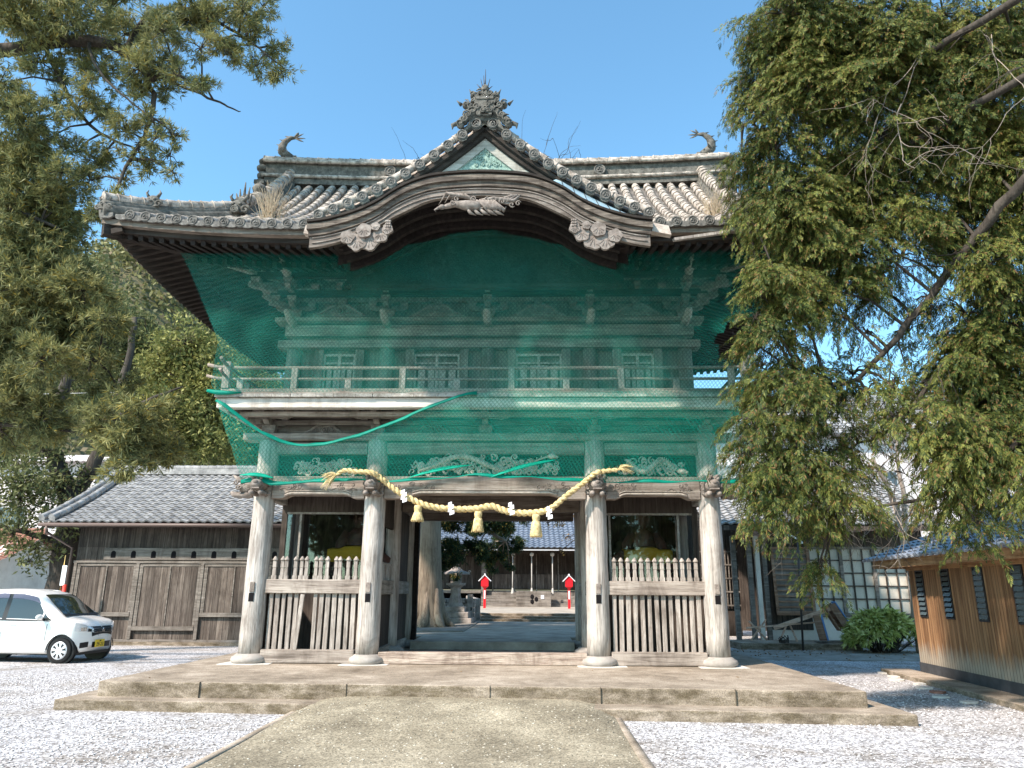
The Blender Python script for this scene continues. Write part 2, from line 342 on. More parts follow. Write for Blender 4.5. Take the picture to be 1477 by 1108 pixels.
# loose stones that give the gravel its relief near the camera (nobody could count them)
def stones(n,seed,region):
    rs=np.random.RandomState(seed); out=[]
    pts=region(rs,n); n=len(pts)
    base=np.array([[1,0,0],[0,1,0],[-1,0,0],[0,-1,0],[0,0,.8],[0,0,-.5],[.6,.6,.4],[-.6,.6,.4],[-.6,-.6,.4],[.6,-.6,.4]],float)
    faces=np.array([[0,6,4],[6,1,4],[1,7,4],[7,2,4],[2,8,4],[8,3,4],[3,9,4],[9,0,4],[0,1,6],[1,2,7],[2,3,8],[3,0,9]])
    s=rs.uniform(.006,.02,(n,1,1))*rs.uniform(.6,1.3,(n,1,3)); s[:,:,2]*=.7
    V=base[None]*s*rs.uniform(.75,1.2,(n,10,1)); a=rs.uniform(0,6.28,n); c,sn=np.cos(a),np.sin(a)
    X=V[:,:,0]*c[:,None]-V[:,:,1]*sn[:,None]; Y=V[:,:,0]*sn[:,None]+V[:,:,1]*c[:,None]
    V=np.stack([X,Y,V[:,:,2]],2)+pts[:,None,:]
    Fc=(faces[None]+10*np.arange(n)[:,None,None]).reshape(-1,3); return V.reshape(-1,3),Fc
def reg(rs,n):
    y=-12.5+13.5*rs.rand(n)**1.5; x=rs.uniform(-11,10,n); z=np.full(n,.003)
    k=((x<-2.44)|(x>2.1))&~((np.abs(x)<6.1)&(y>-3.8))
    k&=~((x>8.25)&(y>-8)); return np.stack([x,y,z],1)[k]
V_,F_=stones(60000,4,reg)
n=NT('gravel_stone'); ri=n.n('NewGeometry').outputs['Random Per Island']; M['pebble']=n.fin(n.ramp(ri,[(0,(.22,.195,.18)),(.2,(.42,.4,.39)),(.6,(.6,.585,.58)),(.9,(.74,.72,.71)),(1,(.88,.87,.86))]),.8,.3)
tag(npmesh('loose_gravel',V_,F_,[M['pebble']]),kind='stuff')
def reg2(rs,n):
    x=rs.uniform(-2.3,1.96,n); y=-12+8.5*rs.rand(n); z=np.array([pathf((a+2.36)/4.38,(b+13.5)/10.46)[2] for a,b in zip(x,y)]); 
    return np.stack([x,y,z-.002],1)
V_,F_=stones(4000,5,reg2); V_[:,2]-=0
n=NT('path_grit'); ri=n.n('NewGeometry').outputs['Random Per Island']; M['grit']=n.fin(n.ramp(ri,[(0,(.16,.14,.1)),(.5,(.35,.31,.24)),(1,(.48,.44,.36))]),.9,.2)
tag(npmesh('path_aggregate',V_,F_,[M['grit']]),kind='stuff')

# ============================================================ THE GATE
G=thing('temple_gate','two-storey weathered timber shrine gate with curved tiled roof, standing on the stone platform','gate',(0,2.1,ZP))
CX=[-4.28,-2.12,2.12,4.28]
# columns
def column(x,y,top,r=.205,lean=0,mat='col',name='column'):
    rr_=random.Random(int(x*10+y*7)); pts=[];rs=[]
    for i in range(13):
        t=i/12; pts.append((x+lean*t+rr_.uniform(-.006,.006),y+rr_.uniform(-.006,.006),ZP+.15+(top-ZP-.15)*t)); rs.append(r*(1.04-.09*t+rr_.uniform(-.015,.015)))
    c=MB(); c.tube(pts,rs,28); return c.build(name,M[mat],G)
def base(x,y):
    b=MB(); b.lathe([(.25,0),(.31,.012),(.335,.06),(.32,.11),(.27,.135),(.235,.17)],(x,y,ZP+.0),28); b.build('column_base',M['base'],G)
for x in CX:
    for y in (0,2.1,4.2):
        column(x,y,4.55 if y==0 else 4.3,.205 if y==0 else .17)
        base(x,y)
rg=random.Random(2)
for x in CX:   # mortar pads under the stones
    pts=[(x+a*(1+rg.uniform(-.08,.08)),b*(1+rg.uniform(-.08,.08))-.05) for a,b in ((-.42,-.3),(-.1,-.37),(.2,-.33),(.46,-.28),(.44,.2),(.1,.3),(-.4,.25))]
    q=MB(); q.prism(pts,'z',ZP-.02,ZP+.008); q.build('mortar_pad',M['mortar'],G)
# tie-beam tenon ends on the front of columns
q=MB()
for x in CX: q.box(x-.045,x+.045,-.225,-.1,1.6,1.78); 
split_build(q,lambda c:round(c[0]),'tenon_end',M['carve'],G,bevel=.008)
for x in CX:
    q=MB(); q.box(x-.048,x+.048,-.214,-.19,1.43,1.585); q.build('mortise_hole',M['black'],G)
# sills
q=MB()
for a,b in ((-4.06,-2.34),(2.34,4.06)): q.box(a,b,-.11,.11,ZP+.01,ZP+.24)
split_build(q,lambda c:c[0]>0,'sill',M['beam'],G,bevel=.015)
q=MB(); q.box(-1.9,1.9,-.1,.12,ZP+.005,ZP+.21); q.build('threshold',wood('flaking_threshold_wood',(.16,.11,.085),(.4,.31,.25),(.66,.57,.47),'x',1.6,bump=1),G,bevel=.012)
# picket fences (lattice of flat posts with carved tops)
for side,(a,b) in (('l',(-4.06,-2.34)),('r',(2.34,4.06))):
    fp=MB(); fp.box(a-.03,b+.03,-.085,.05,1.58,1.83); fence=fp.build('picket_fence',M['beam'],G,bevel=.012)
    rf=random.Random(5 if side=='l' else 9); n_=14 if side=='l' else 13
    for i in range(n_):
        x=a+.085+(b-a-.17)*(i+.0)/(n_-1); wv=.036+rf.uniform(-.004,.004)
        s0=MB(); dx=rf.uniform(-.012,.012); yo=rf.uniform(-.01,.01)
        if side=='l' and i==5: dx=-.03; x+=.02; yo=-.09
        if side=='l' and i==6: continue
        s0.bar((x+dx-(.05 if side=='l' and i==5 else 0),yo,ZP+.235),(x,yo,1.6 if not(side=='l' and i==5) else 1.56),.035,wv*2.1,(1,0,0)); s0.build('lower_picket',M['picket'],fence,bevel=.006)
    m_=13
    for i in range(m_):
        x=a+.1+(b-a-.2)*i/(m_-1)+(.03*math.sin(i*2.3) if side=='l' else 0); t=MB()
        t.box(x-.046,x+.046,-.035,.035,1.83,1.9); t.bar((x,0,1.9),(x,0,2.04),.07,.05,(0,1,0),.056,.045); t.bar((x,0,2.045),(x,0,2.17),.07,.05,(0,1,0),.062,.05)
        t.lathe([(.034,0),(.05,.014),(.05,.03),(.036,.05),(.018,.078),(.004,.088)],(x,0,2.17),10); t.build('upper_picket',M['picket'],fence,bevel=.003)
# main rainbow beams with arched underside
def rainbow(a,b,zb,zt,rise,y0,y1,flat=.18,mat='beam'):
    n_=28; bot=[];L=b-a
    for i in range(n_+1):
        t=i/n_; s=min(1,max(0,(min(t,1-t)-flat*.55)/ (flat*.6))); bot.append((a+L*t,zb+rise*(s*s*(3-2*s))))
    poly=bot+[(b,zt),(a,zt)]
    q=MB(); q.prism(poly,'y',y0,y1); o=q.build('main_beam',M[mat],G,bevel=.01)
    arc=[(x,y0-.012,z+.03) for x,z in bot[4:-4]]
    e=MB(); e.tube(arc,.016,6); e.tube([(x,y,z+.05) for x,y,z in arc],.007,5)
    e.build('beam_moulding',M['relief'],o)
    c=MB(); rq=random.Random(int(a*10)); mid=(a+b)/2
    for sg in (-1,1):
        for k in range(7 if L<3 else 12):
            x=mid+sg*(L/2-(.2+rq.random()*(.35 if L<3 else .75))); z=zb+.2+rq.uniform(-.07,.09); c.spiral((x,y0-.004,z),rq.uniform(.03,.06),1.1,.008,'y',rq.choice((-1,1)),rq.random()*6,5,12)
        x0=mid+sg*(L/2-.15); c.tube([(x0-sg*.08*i,y0-.003,zb+.17+.035*math.sin(i*1.6)) for i in range(8)],.008,5)
    split_build(c,lambda cc,mid=mid:cc[0]>mid,'beam_scrollwork',M['carve'],o)
    return o
rainbow(-4.1,-2.31,3.33,3.76,.07,-.14,.12); rainbow(2.31,4.1,3.33,3.76,.07,-.14,.12); rainbow(-1.93,1.93,3.33,3.76,.09,-.14,.12,.16)
q=MB(); 
for a,b in ((-4.1,-2.31),(-1.93,1.93),(2.31,4.1)): q.box(a,b,-.1,.1,4.2,4.43)
split_build(q,lambda c:(c[0]>-2.12)+(c[0]>2.12),'upper_tie_beam',M['beam'],G,bevel=.012)
# lower part of the frieze behind the reliefs
q=MB()
for a,b in ((-4.1,-2.31),(-1.93,1.93),(2.31,4.1)): q.box(a,b,.06,.1,3.77,4.19)
split_build(q,lambda c:(c[0]>-2.12)+(c[0]>2.12),'frieze_backboard',M['darkx'],G)
def relief(a,b,z0,z1,y,seed,name='carved_relief',body=True,n_=26):
    rq=random.Random(seed); c=MB(); L=b-a; H=z1-z0
    for k in range(n_):
        t=rq.random(); env=math.sin(math.pi*(.08+.84*t))**.6; x=a+L*t; z=z0+H*(.12+rq.random()*.75*env)
        c.spiral((x,y-.02-rq.random()*.05,z),rq.uniform(.04,.09),rq.uniform(.8,1.4),rq.uniform(.013,.024),'y',rq.choice((-1,1)),rq.random()*6,6,14,.03)
    for k in range(int(n_*.9)):
        t=rq.random(); x=a+L*(.06+.88*t); z=z0+H*(.1+.55*rq.random()); l=rq.uniform(.08,.22); sg=rq.choice((-1,1))
        c.tube([(x+sg*l*i/5,y-.03-.02*math.sin(i),z+.04*math.sin(i*1.3+k)) for i in range(6)],[.012,.022,.026,.022,.015,.004],6)
    if body:
        pts=[];rs=[]
        for i in range(30):
            t=i/29; pts.append((a+L*(.08+.84*t),y-.07-.02*math.sin(i*.9),z0+H*(.52+.3*math.sin(t*9+seed)))); rs.append(.02+.045*math.sin(math.pi*min(1,t*1.25+.02))*(.8 if t<.8 else .6))
        c.tube(pts,rs,10)
        for i in range(3,28,1):
            p=pts[i]; c.ell((p[0],p[1]-.03,p[2]+.03),(.014,.02,.028),6,4)
        h=pts[-1]; c.ell((h[0]+.03,h[1]-.03,h[2]),(.09,.05,.055),10,7); c.ell((h[0]+.11,h[1]-.03,h[2]-.02),(.05,.035,.03),8,6)
        c.tube([(h[0],h[1],h[2]+.04),(h[0]-.06,h[1],h[2]+.1),(h[0]-.12,h[1],h[2]+.11)],[.015,.012,.003],6)
    q=MB(); prof=[]
    m=24
    for i in range(m+1):
        t=i/m; prof.append((a+L*t,z0+H*(.18+.68*math.sin(math.pi*(.08+.84*t))**.5+.06*math.sin(t*31+seed))))
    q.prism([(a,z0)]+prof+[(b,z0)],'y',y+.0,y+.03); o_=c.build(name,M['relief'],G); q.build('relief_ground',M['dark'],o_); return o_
    return c.build(name,M['relief'],G)
relief(-3.72,-2.55,3.78,4.19,.0,3,n_=44,body=False); relief(-1.5,1.5,3.78,4.24,-.03,5,n_=95); relief(2.6,3.85,3.78,4.17,0,8,n_=34)
# band, frog-leg struts and brackets under the balcony
q=MB(); q.box(-4.75,4.75,-.2,.14,4.46,4.6); q.build('plate_beam',M['beam'],G,bevel=.012)
q=MB(); q.box(-4.45,4.45,.02,.1,4.6,5.0); q.box(-4.45,4.45,-.1,.02,4.78,4.87); q.build('bracket_wall',M['karaboard'],G)
def froglegs(x,z,y,s=1.0,seed=0):
    c=MB(); rq=random.Random(seed)
    c.tube([(x+.052*s*math.cos(a*.5236),y-.03,z+.09*s+.052*s*math.sin(a*.5236)) for a in range(13)],.014*s,6,False); c.ell((x,y-.02,z+.09*s),(.028*s,.03,.028*s),8,6)
    for sg in (-1,1):
        for k,(dx,dz,r_) in enumerate(((.12,.1,.055),(.2,.065,.05),(.29,.05,.045),(.37,.035,.035),(.13,.17,.045),(.22,.13,.035))):
            c.spiral((x+sg*dx*s,y-.015,z+dz*s),r_*s,1.2,.012*s,'y',sg,rq.random()*3,6,12,.02)
        c.tube([(x+sg*.06*s,y,z+.2*s),(x+sg*.16*s,y-.01,z+.17*s),(x+sg*.27*s,y-.01,z+.09*s),(x+sg*.4*s,y,z+.02*s),(x+sg*.46*s,y,z+.0)],[.03*s,.03*s,.026*s,.022*s,.008*s],7)
    c.prism([(x-.42*s,z),(x+.42*s,z),(x+.2*s,z+.13*s),(x+.1*s,z+.2*s),(x-.1*s,z+.2*s),(x-.2*s,z+.13*s)],'y',y-.005,y+.03)
    return c
BX=[-4.28,-2.12,0,2.12,4.28]
for i in range(4): froglegs((BX[i]+BX[i+1])/2,4.6,-.02,1.0,i).build('frog_leg_strut',M['carve'],G)
def bracket(x,y,z,tiers=3,step=.27,dz=.21,s=1.0,side=0):
    c=MB()
    def block(cx,cy,cz,w=.2,h=.12):
        c.box(cx-w/2,cx+w/2,cy-w/2,cy+w/2,cz+h*.45,cz+h); c.bar((cx,cy,cz),(cx,cy,cz+h*.45),w*.72,w*.72,(0,1,0),w,w)
    block(x,y,z,.3*s,.17)
    zz_=z+.17
    for t in range(tiers):
        ext=step*(t+1); L=(.42+.14*t)*s
        poly=[(x-L,zz_+.1),(x-L,zz_+.05),(x-L+.1,zz_+.0),(x+L-.1,zz_),(x+L,zz_+.05),(x+L,zz_+.1)]
        yy=y-step*t
        c.prism(poly,'y',yy-.055,yy+.055)
        for k in (-1,0,1): block(x+k*(L-.09),yy,zz_+.1,.17*s,.1)
        c.prism([(y+.1,zz_+.11),(y-ext-.08,zz_+.11),(y-ext-.1,zz_+.06),(y-ext,zz_+.0),(y+.1,zz_)],'x',x-.055,x+.055)
        block(x,y-ext,zz_+.11,.18*s,.1)
        if side:
            c.prism([(x-side*.1,zz_+.113),(x+side*(ext+.08),zz_+.113),(x+side*(ext+.1),zz_+.06),(x+side*ext,zz_+.002),(x-side*.1,zz_+.002)],'y',y-.054,y+.054)
            block(x+side*ext,y,zz_+.113,.18*s,.1); block(x+side*ext,y-ext,zz_+.113,.18*s,.1)
            c.bar((x,y,zz_+.055),(x+side*(ext+.1),y-ext-.1,zz_+.055),.11,.11)
        zz_+=dz
    return c
for i,x in enumerate(BX): bracket(x,-.02,4.6,2,.26,.1,.9,side=(-1 if i==0 else 1 if i==4 else 0)).build('bracket_set',M['carve'],G)
q=MB(); q.box(-4.7,4.7,-.62,-.5,4.84,4.93); q.build('bracket_purlin',M['beam'],G,bevel=.01)
# balcony
q=MB()
q.box(-5.03,5.03,-.93,-.75,4.93,5.12); q.box(-5.03,-4.85,-.75,5.1,4.93,5.12); q.box(4.85,5.03,-.75,5.1,4.93,5.12); q.box(-5.03,5.03,4.95,5.13,4.93,5.12)
q.build('balcony_edge_beam',wood('pale_balcony_beam',(.36,.3,.25),(.58,.52,.45),(.75,.69,.61),'x',.8,bump=.4),G,bevel=.012)
q=MB(); rb=random.Random(3); x=-5.06
while x<5.06:
    w_=rb.uniform(.3,.52); x2=min(5.06,x+w_); q.box(x+.003,x2-.003,-.99-rb.uniform(0,.015),.35,5.125,5.185+rb.uniform(0,.006)); x=x2
for sg in (-1,1): q.box(min(sg*5.06,sg*4.1),max(sg*5.06,sg*4.1),.352,5.1,5.125,5.185)
balc=q.build('balcony_floor',M['beamy'],G)
RZ=[5.24,5.46,5.7]
rl=MB(); rl.box(-4.98,4.98,-.94,-.82,5.19,5.3); rl.box(-4.96,-4.84,-.82,5,5.19,5.3); rl.box(4.84,4.96,-.82,5,5.19,5.3)
rail=rl.build('railing',M['beam'],G,bevel=.01)
for sg in (-1,1):
    pass
q=MB()
for z,r_ in ((5.5,.028),(5.72,.034)):
    q.tube([(-5.3,-.88,z+.07),(-5.1,-.88,z+.02),(-4.7,-.88,z),(0,-.88,z-.01),(4.7,-.88,z),(5.1,-.88,z+.02),(5.3,-.88,z+.07)],r_,8)
    for sg in (-1,1): q.tube([(sg*4.9,-1.25,z+.1),(sg*4.9,-1.05,z+.04),(sg*4.9,-.7,z+.03),(sg*4.9,5.0,z+.03)],r_,8)
q.build('handrail',M['beam'],rail)
for i in range(10):
    x=-4.63+1.03*i; tall=i%2==1; q=MB(); q.box(x-.06,x+.06,-.93,-.83,5.3,5.7 if tall else 5.48); q.build('railing_post',M['picket'],rail,bevel=.01)
for sg in (-1,1):
    q=MB(); q.box(sg*4.9-.07,sg*4.9+.07,-.96,-.82,5.3,5.83); q.build('railing_post',M['picket'],rail,bevel=.01)
    for k in range(5): q=MB(); q.box(sg*4.9-.05,sg*4.9+.05,.1+k*1.05,.2+k*1.05,5.3,5.7); q.build('railing_post',M['picket'],rail,bevel=.01)
# upper storey
UX=[-4.05,-2.1,0,2.1,4.05]
for x in UX:
    for y in (.3,3.9):
        c=MB(); c.lathe([(.16,0),(.155,.6),(.15,1.3)],(x,y,5.18),18); c.build('upper_column',M['upwall'],G)
q=MB(); q.box(-4.1,4.1,.36,.4,5.19,6.5); q.build('upper_wall_board',M['upwall'],G)
q=MB(); q.box(-4.12,-4.06,.3,3.9,5.19,8.3); q.box(4.06,4.12,.3,3.9,5.19,8.3); q.box(-4.1,4.1,3.86,3.92,5.19,8.3); split_build(q,lambda c:(c[0]<-4.05)-(c[0]>4.05),'upper_side_wall',M['upwall'],G)
q=MB(); q.box(-4.35,4.35,.1,.44,6.46,6.62); q.build('upper_tie_beam',M['beam'],G,bevel=.01)
q=MB(); q.box(-4.25,4.25,.18,.4,6.74,6.98); q.build('upper_head_beam',M['beam'],G,bevel=.01)
q=MB(); q.box(-4.45,4.45,.08,.44,7.03,7.12); q.build('upper_plate_beam',M['beam'],G,bevel=.01)
q=MB(); q.box(-4.06,4.06,.33,.38,6.62,8.35); q.box(-4.06,4.06,.2,.33,7.5,7.6); q.box(-4.06,4.06,.2,.33,7.8,7.9); q.build('upper_bracket_wall',M['upwall'],G)
for i in range(4):
    x0,x1=UX[i],UX[i+1]; mid=(x0+x1)/2; hw=.33 if i in(0,3) else .47
    for sg in (-1,1):
        q=MB(); q.box(mid+sg*(hw+.09)-.09,mid+sg*(hw+.09)+.09,.2,.355,5.19,6.455); q.build('window_post',M['upwall'],G,bevel=.01)
    wf=MB(); z0,z1=5.24,6.36
    wf.box(mid-hw,mid+hw,.24,.3,z1-.05,z1); wf.box(mid-hw,mid+hw,.24,.3,z0,z0+.05); wf.box(mid-.03,mid+.03,.24,.3,z0+.05,z1-.05); wf.box(mid-hw,mid-hw+.04,.24,.3,z0+.05,z1-.05); wf.box(mid+hw-.04,mid+hw,.24,.3,z0+.05,z1-.05)
    for zz_ in (z1-.2,z0+.3,z0+.38): wf.box(mid-hw+.04,mid+hw-.04,.25,.29,zz_-.02,zz_+.02)
    win=wf.build('lattice_window',M['relief'],G)
    for k in range(4):
        a=mid-hw+.05+(2*hw-.1)*(k+.16)/4; b=mid-hw+.05+(2*hw-.1)*(k+.84)/4
        if k in(1,): b=min(b,mid-.05)
        p_=MB(); p_.box(a,b,.28,.31,z0+.4,z1-.24); p_.build('window_panel',M['relief'],win)
    fl=froglegs(mid,7.12,.05,1.25,i+9); fl.build('frog_leg_strut',M['carve'],G)
for i,x in enumerate(UX): bracket(x,.22,7.12,3,.33,.27,1.0,side=(-1 if i==0 else 1 if i==4 else 0)).build('bracket_set',M['carve'],G)
for i in range(4): bracket((UX[i]+UX[i+1])/2,.22,7.42,2,.33,.27,.7).build('bracket_set',M['carve'],G)
for k,x in enumerate(UX):
    for t,(yy,zz_) in enumerate(((-.1,7.0),(-.75,7.86))):
        q=MB(); q.tube([(x,yy+.2,zz_-.03),(x,yy-.1,zz_),(x,yy-.28,zz_+.08),(x,yy-.38,zz_+.05)],[.09,.085,.07,.02],8); q.build('beam_nosing',M['relief'],G)
q=MB()
for t in range(3): q.box(-4.5-.3*t,4.5+.3*t,.22-.33*(t+1)-.06,.22-.33*(t+1)+.06,7.5+.27*t+.0,7.62+.27*t)
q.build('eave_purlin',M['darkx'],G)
# ---------------- roof
EY,RY,EZ,RZ_=-2.4,2.1,7.88,11.3
EW=6.9
def up(d): return .27*max(0,1-d/4.4)**2.2
def prof(t): return (RZ_-EZ)*(.62*t+.38*t*t)
def zfront(x,t): return EZ+prof(t)+up(EW-abs(x))*(1-t)**1.3
def zside(y,t): return EZ+prof(t)+up(4.5-abs(y-RY))*(1-t)**1.3 
def tmax_front(x): 
    a=abs(x); return 1.0 if a<=5.35 else (EW-a)/4.5
KP=[(0,8.69),(.45,8.67),(.85,8.62),(1.15,8.52),(1.45,8.36),(1.75,8.14),(2.05,7.98),(2.35,7.87),(2.65,7.79),(2.95,7.75)]
def kz(a):
    a=abs(a)
    for i in range(1,len(KP)):
        if a<=KP[i][0]:
            (x0,z0),(x1,z1)=KP[i-1],KP[i]; t=(a-x0)/(x1-x0); 
            s0=(KP[i][1]-KP[max(i-2,0)][1])/(KP[i][0]-KP[max(i-2,0)][0]) if i>1 else 0; j=min(i+1,len(KP)-1); s1=(KP[j][1]-KP[i-1][1])/(KP[j][0]-KP[i-1][0]); h=x1-x0
            return (2*t**3-3*t*t+1)*z0+(t**3-2*t*t+t)*h*s0+(-2*t**3+3*t*t)*z1+(t**3-t*t)*h*s1
    return KP[-1][1]
def tmain(z):
    v=max(0,(z-EZ)/(RZ_-EZ)); return (-.62+math.sqrt(.62*.62+4*.38*v))/(2*.38)
KH=2.95    # half width of the undulating gable
roof_tiles=MB(); pan=MB(); discs=MB()
def caprow(pts,r,mb,seg=.3):
    # overlapping half-round cover tiles along a polyline
    P_=[Vector(p) for p in pts]; L=[0]
    for i in range(1,len(P_)): L.append(L[-1]+(P_[i]-P_[i-1]).length)
    tot=L[-1]; n_=max(1,int(tot/seg)); 
    def at_(s):
        s=max(0,min(tot,s))
        for i in range(1,len(L)):
            if s<=L[i]+1e-9: return P_[i-1].lerp(P_[i],(s-L[i-1])/max(1e-6,L[i]-L[i-1]))
        return P_[-1]
    for k in range(n_):
        a=at_(tot*k/n_); b=at_(tot*(k+1)/n_); j=R.uniform(-.007,.007); a=a+Vector((j,0,R.uniform(-.004,.006)))
        mb.tube([a,a.lerp(b,.94),b],[r*1.1,r*.97,r*.9],8,False)
        mb.tube([a-(b-a).normalized()*.004,a+(b-a)*.07],[r*1.17,r*1.17],8,True)
def swirl(c,r,nrm,mb):
    nrm=Vector(nrm).normalized(); a=nrm.cross(Vector((0,0,1))); a=a.normalized() if a.length>.1 else Vector((1,0,0)); b=a.cross(nrm)
    c=Vector(c)
    mb.tube([c-nrm*.03,c+nrm*.02],[r,r],14)
    mb.tube([c+nrm*.02+(a*math.cos(t*.5236)+b*math.sin(t*.5236))*r*.86 for t in range(13)],r*.14,5,False)
    for k in range(3):
        mb.tube([c+nrm*.022+(a*math.cos(k*2.09+i*.45)+b*math.sin(k*2.09+i*.45))*r*(.22+.075*i) for i in range(6)],[r*.2,r*.18,r*.14,r*.1,r*.07,r*.03],5)
SP=.288; nrow=int(2*EW/SP)
DG=1.0
def dorm_half(t):   # half width of the dormer roof at front-roof parameter t
    return 0
for side in (0,1):
    for i in range(-24,25):
        x=i*SP
        if abs(x)>EW-.05: continue
        tm=tmax_front(x)-(.03 if abs(x)>5.35 else .02)
        t0=0.0
        if side==0 and abs(x)<KH: t0=min(.33,max(.04,tmain(kz(x)+.02)))     # karahafu sits here
        if tm-t0<.06: continue
        pts=[]
        for k in range(11):
            t=t0+(tm-t0)*k/10; y=EY+4.5*t
            pts.append((x,y if side==0 else 2*RY-y,zfront(x,t)+.06))
        caprow(pts,.088,roof_tiles)
        if t0==0:
            y=EY-.03 if side==0 else 2*RY-EY+.03; swirl((x,y,zfront(x,0)+.05),.1,(0,-1 if side==0 else 1,0),discs)
    # pans
    def pf(u,v,side=side):
        x=-EW+2*EW*u; tb=min(.33,max(0,tmain(kz(x)+.02))) if (side==0 and abs(x)<KH-.1) else 0; t=tb+(tmax_front(x)-tb)*v; y=EY+4.5*t; fr=(t*4.5/.28)%1
        return (x,y if side==0 else 2*RY-y,zfront(x,t)+.03*(1-fr)-.02+.0)
    pan.grid(pf,96,48,False)
for sg in (-1,1):
    for j in range(-15,16):
        y=RY+j*SP
        tm=min(.42,(4.5-abs(y-RY))/4.5)-.02
        if tm<.05: continue
        pts=[(sg*(EW-4.5*tm*k/8),y,zside(y,tm*k/8)+.06) for k in range(9)]
        caprow(pts,.088,roof_tiles); swirl((sg*(EW+.03),y,zside(y,0)+.05),.1,(sg,0,0),discs)
    def pf2(u,v,sg=sg):
        y=RY-4.5+9*u; tm=min(.43,(4.5-abs(y-RY))/4.5); t=tm*v; return (sg*(EW-4.5*t),y,zside(y,t))
    pan.grid(pf2,50,14,False)
    # gable wall of the hip-and-gable
    zb=zside(RY,.42); gw=MB(); 
    prof_pts=[(RY-4.5*(1-t),zfront(0,t)-.05) for t in [.42+.58*k/10 for k in range(11)]]; back=[(2*RY-y,z) for y,z in prof_pts[::-1]]
    gw.prism(prof_pts+back,'x',sg*4.95,sg*5.02); gw.build('end_gable_wall',M['karaboard'],G)
# vertical overhang strip at verge
rt=roof_tiles.build('cover_tiles',M['tile'],G,fixn=False); pan.build('pan_tiles',M['pan'],G,fixn=False); split_build(discs,lambda c:('s' if abs(c[0])>EW-.07 and abs(c[1]-RY)<4.4 else ('b' if c[1]>2 else 'f'),c[0]>0),'eave_end_tiles',M['tiledisc'],G,fixn=False)
# scalloped drip edge between the discs
q=MB()
for x in [(-23.5+i)*SP for i in range(48)]:
    if abs(x)<KH or abs(x)>EW-.1: continue
    c_=[(x+SP*.42*math.cos(a),zfront(x,0)+.0+.055*math.sin(a)) for a in [math.pi+math.pi*k/8 for k in range(9)]]; q.prism(c_+[(x+SP*.42,zfront(x,0)+.05),(x-SP*.42,zfront(x,0)+.05)],'y',EY-.05,EY-.01)
split_build(q,lambda c:c[0]>0,'drip_edge_tiles',M['tiledisc'],G,fixn=False)
# fascia, eave boards and rafters on the four sides
def eaveline(side,s,inset,dz):
    # s in -1..1 along the eave
    if side in('f','b'):
        x=s*(EW-inset); y=EY+inset if side=='f' else 2*RY-EY-inset
        return (x,y,zfront(x/(1-inset/EW),0)+dz)
    y=RY+s*(4.5-inset); x=(EW-inset)*(-1 if side=='l' else 1); return (x,y,zside(RY+s*4.5,0)+dz)
fa=MB(); fb=MB(); sof=MB()
for side in 'fblr':
    N=40
    def row(inset,dz): return [eaveline(side,-1+2*i/N,inset,dz) for i in range(N+1)]
    for part_ in ((-1,),(1,)) if side=='f' else ((0,),):
        sel=lambda r_: r_ if part_[0]==0 else [q_ for q_ in r_ if q_[0]*part_[0]>2.62]
        def rw(i_,d_):
            N_=80; return sel([eaveline(side,-1+2*i/N_,i_,d_) for i in range(N_+1)])
        def st3(mb,L_):
            rows_=[rw(*a) for a in L_]; m_=min(len(r_) for r_ in rows_); rows_=[(r_[:m_] if part_[0]<=0 else r_[-m_:]) for r_ in rows_]; mb.strip(rows_)
        st3(fa,((.03,-.03),(.02,-.14),(.14,-.15))); st3(fb,((.14,-.15),(.14,-.24),(.3,-.25))); st3(sof,((.3,-.2),(1.35,.06),(2.7,.52),(3.2,.55)))
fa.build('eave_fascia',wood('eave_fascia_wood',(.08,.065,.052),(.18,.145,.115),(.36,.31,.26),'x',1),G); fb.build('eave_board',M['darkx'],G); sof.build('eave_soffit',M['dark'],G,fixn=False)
for side in 'fblr':
    rfm=MB(); half=EW if side in 'fb' else 4.5
    n_=int(2*(half-.2)/.19)
    for i in range(n_+1):
        s=-1+2*(i+.5)/(n_+1)
        if side=='f' and abs(s*EW)<2.3: continue
        c0=s*half
        depth=min(1.42,half-abs(c0)+.3); depth2=min(2.7,half-abs(c0)+.05)
        def q_(inset,dz):
            if side in 'fb': return (c0,(EY+inset) if side=='f' else 2*RY-EY-inset,zfront(c0,0)+dz)
            return ((EW-inset)*(-1 if side=='l' else 1),RY+c0,zside(RY+c0,0)+dz)
        if depth>.35: rfm.bar(q_(.2,-.27),q_(depth,-.27+(depth-.2)*.24),.085,.1)
        if depth2>1.3: rfm.bar(q_(1.15,-.2),q_(depth2,-.2+(depth2-1.15)*.3),.09,.11)
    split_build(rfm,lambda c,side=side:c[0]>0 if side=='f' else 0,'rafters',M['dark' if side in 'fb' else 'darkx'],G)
q=MB()
for sx in (-1,1):
    for sy in (-1,1):
        q.bar((sx*(EW-.05),RY+sy*4.45,EZ+.27-.26),(sx*(EW-2.6),RY+sy*1.9,EZ+.25),.16,.2)
split_build(q,lambda c:(c[0]>0,c[1]>RY),'hip_rafter',M['darkx'],G)
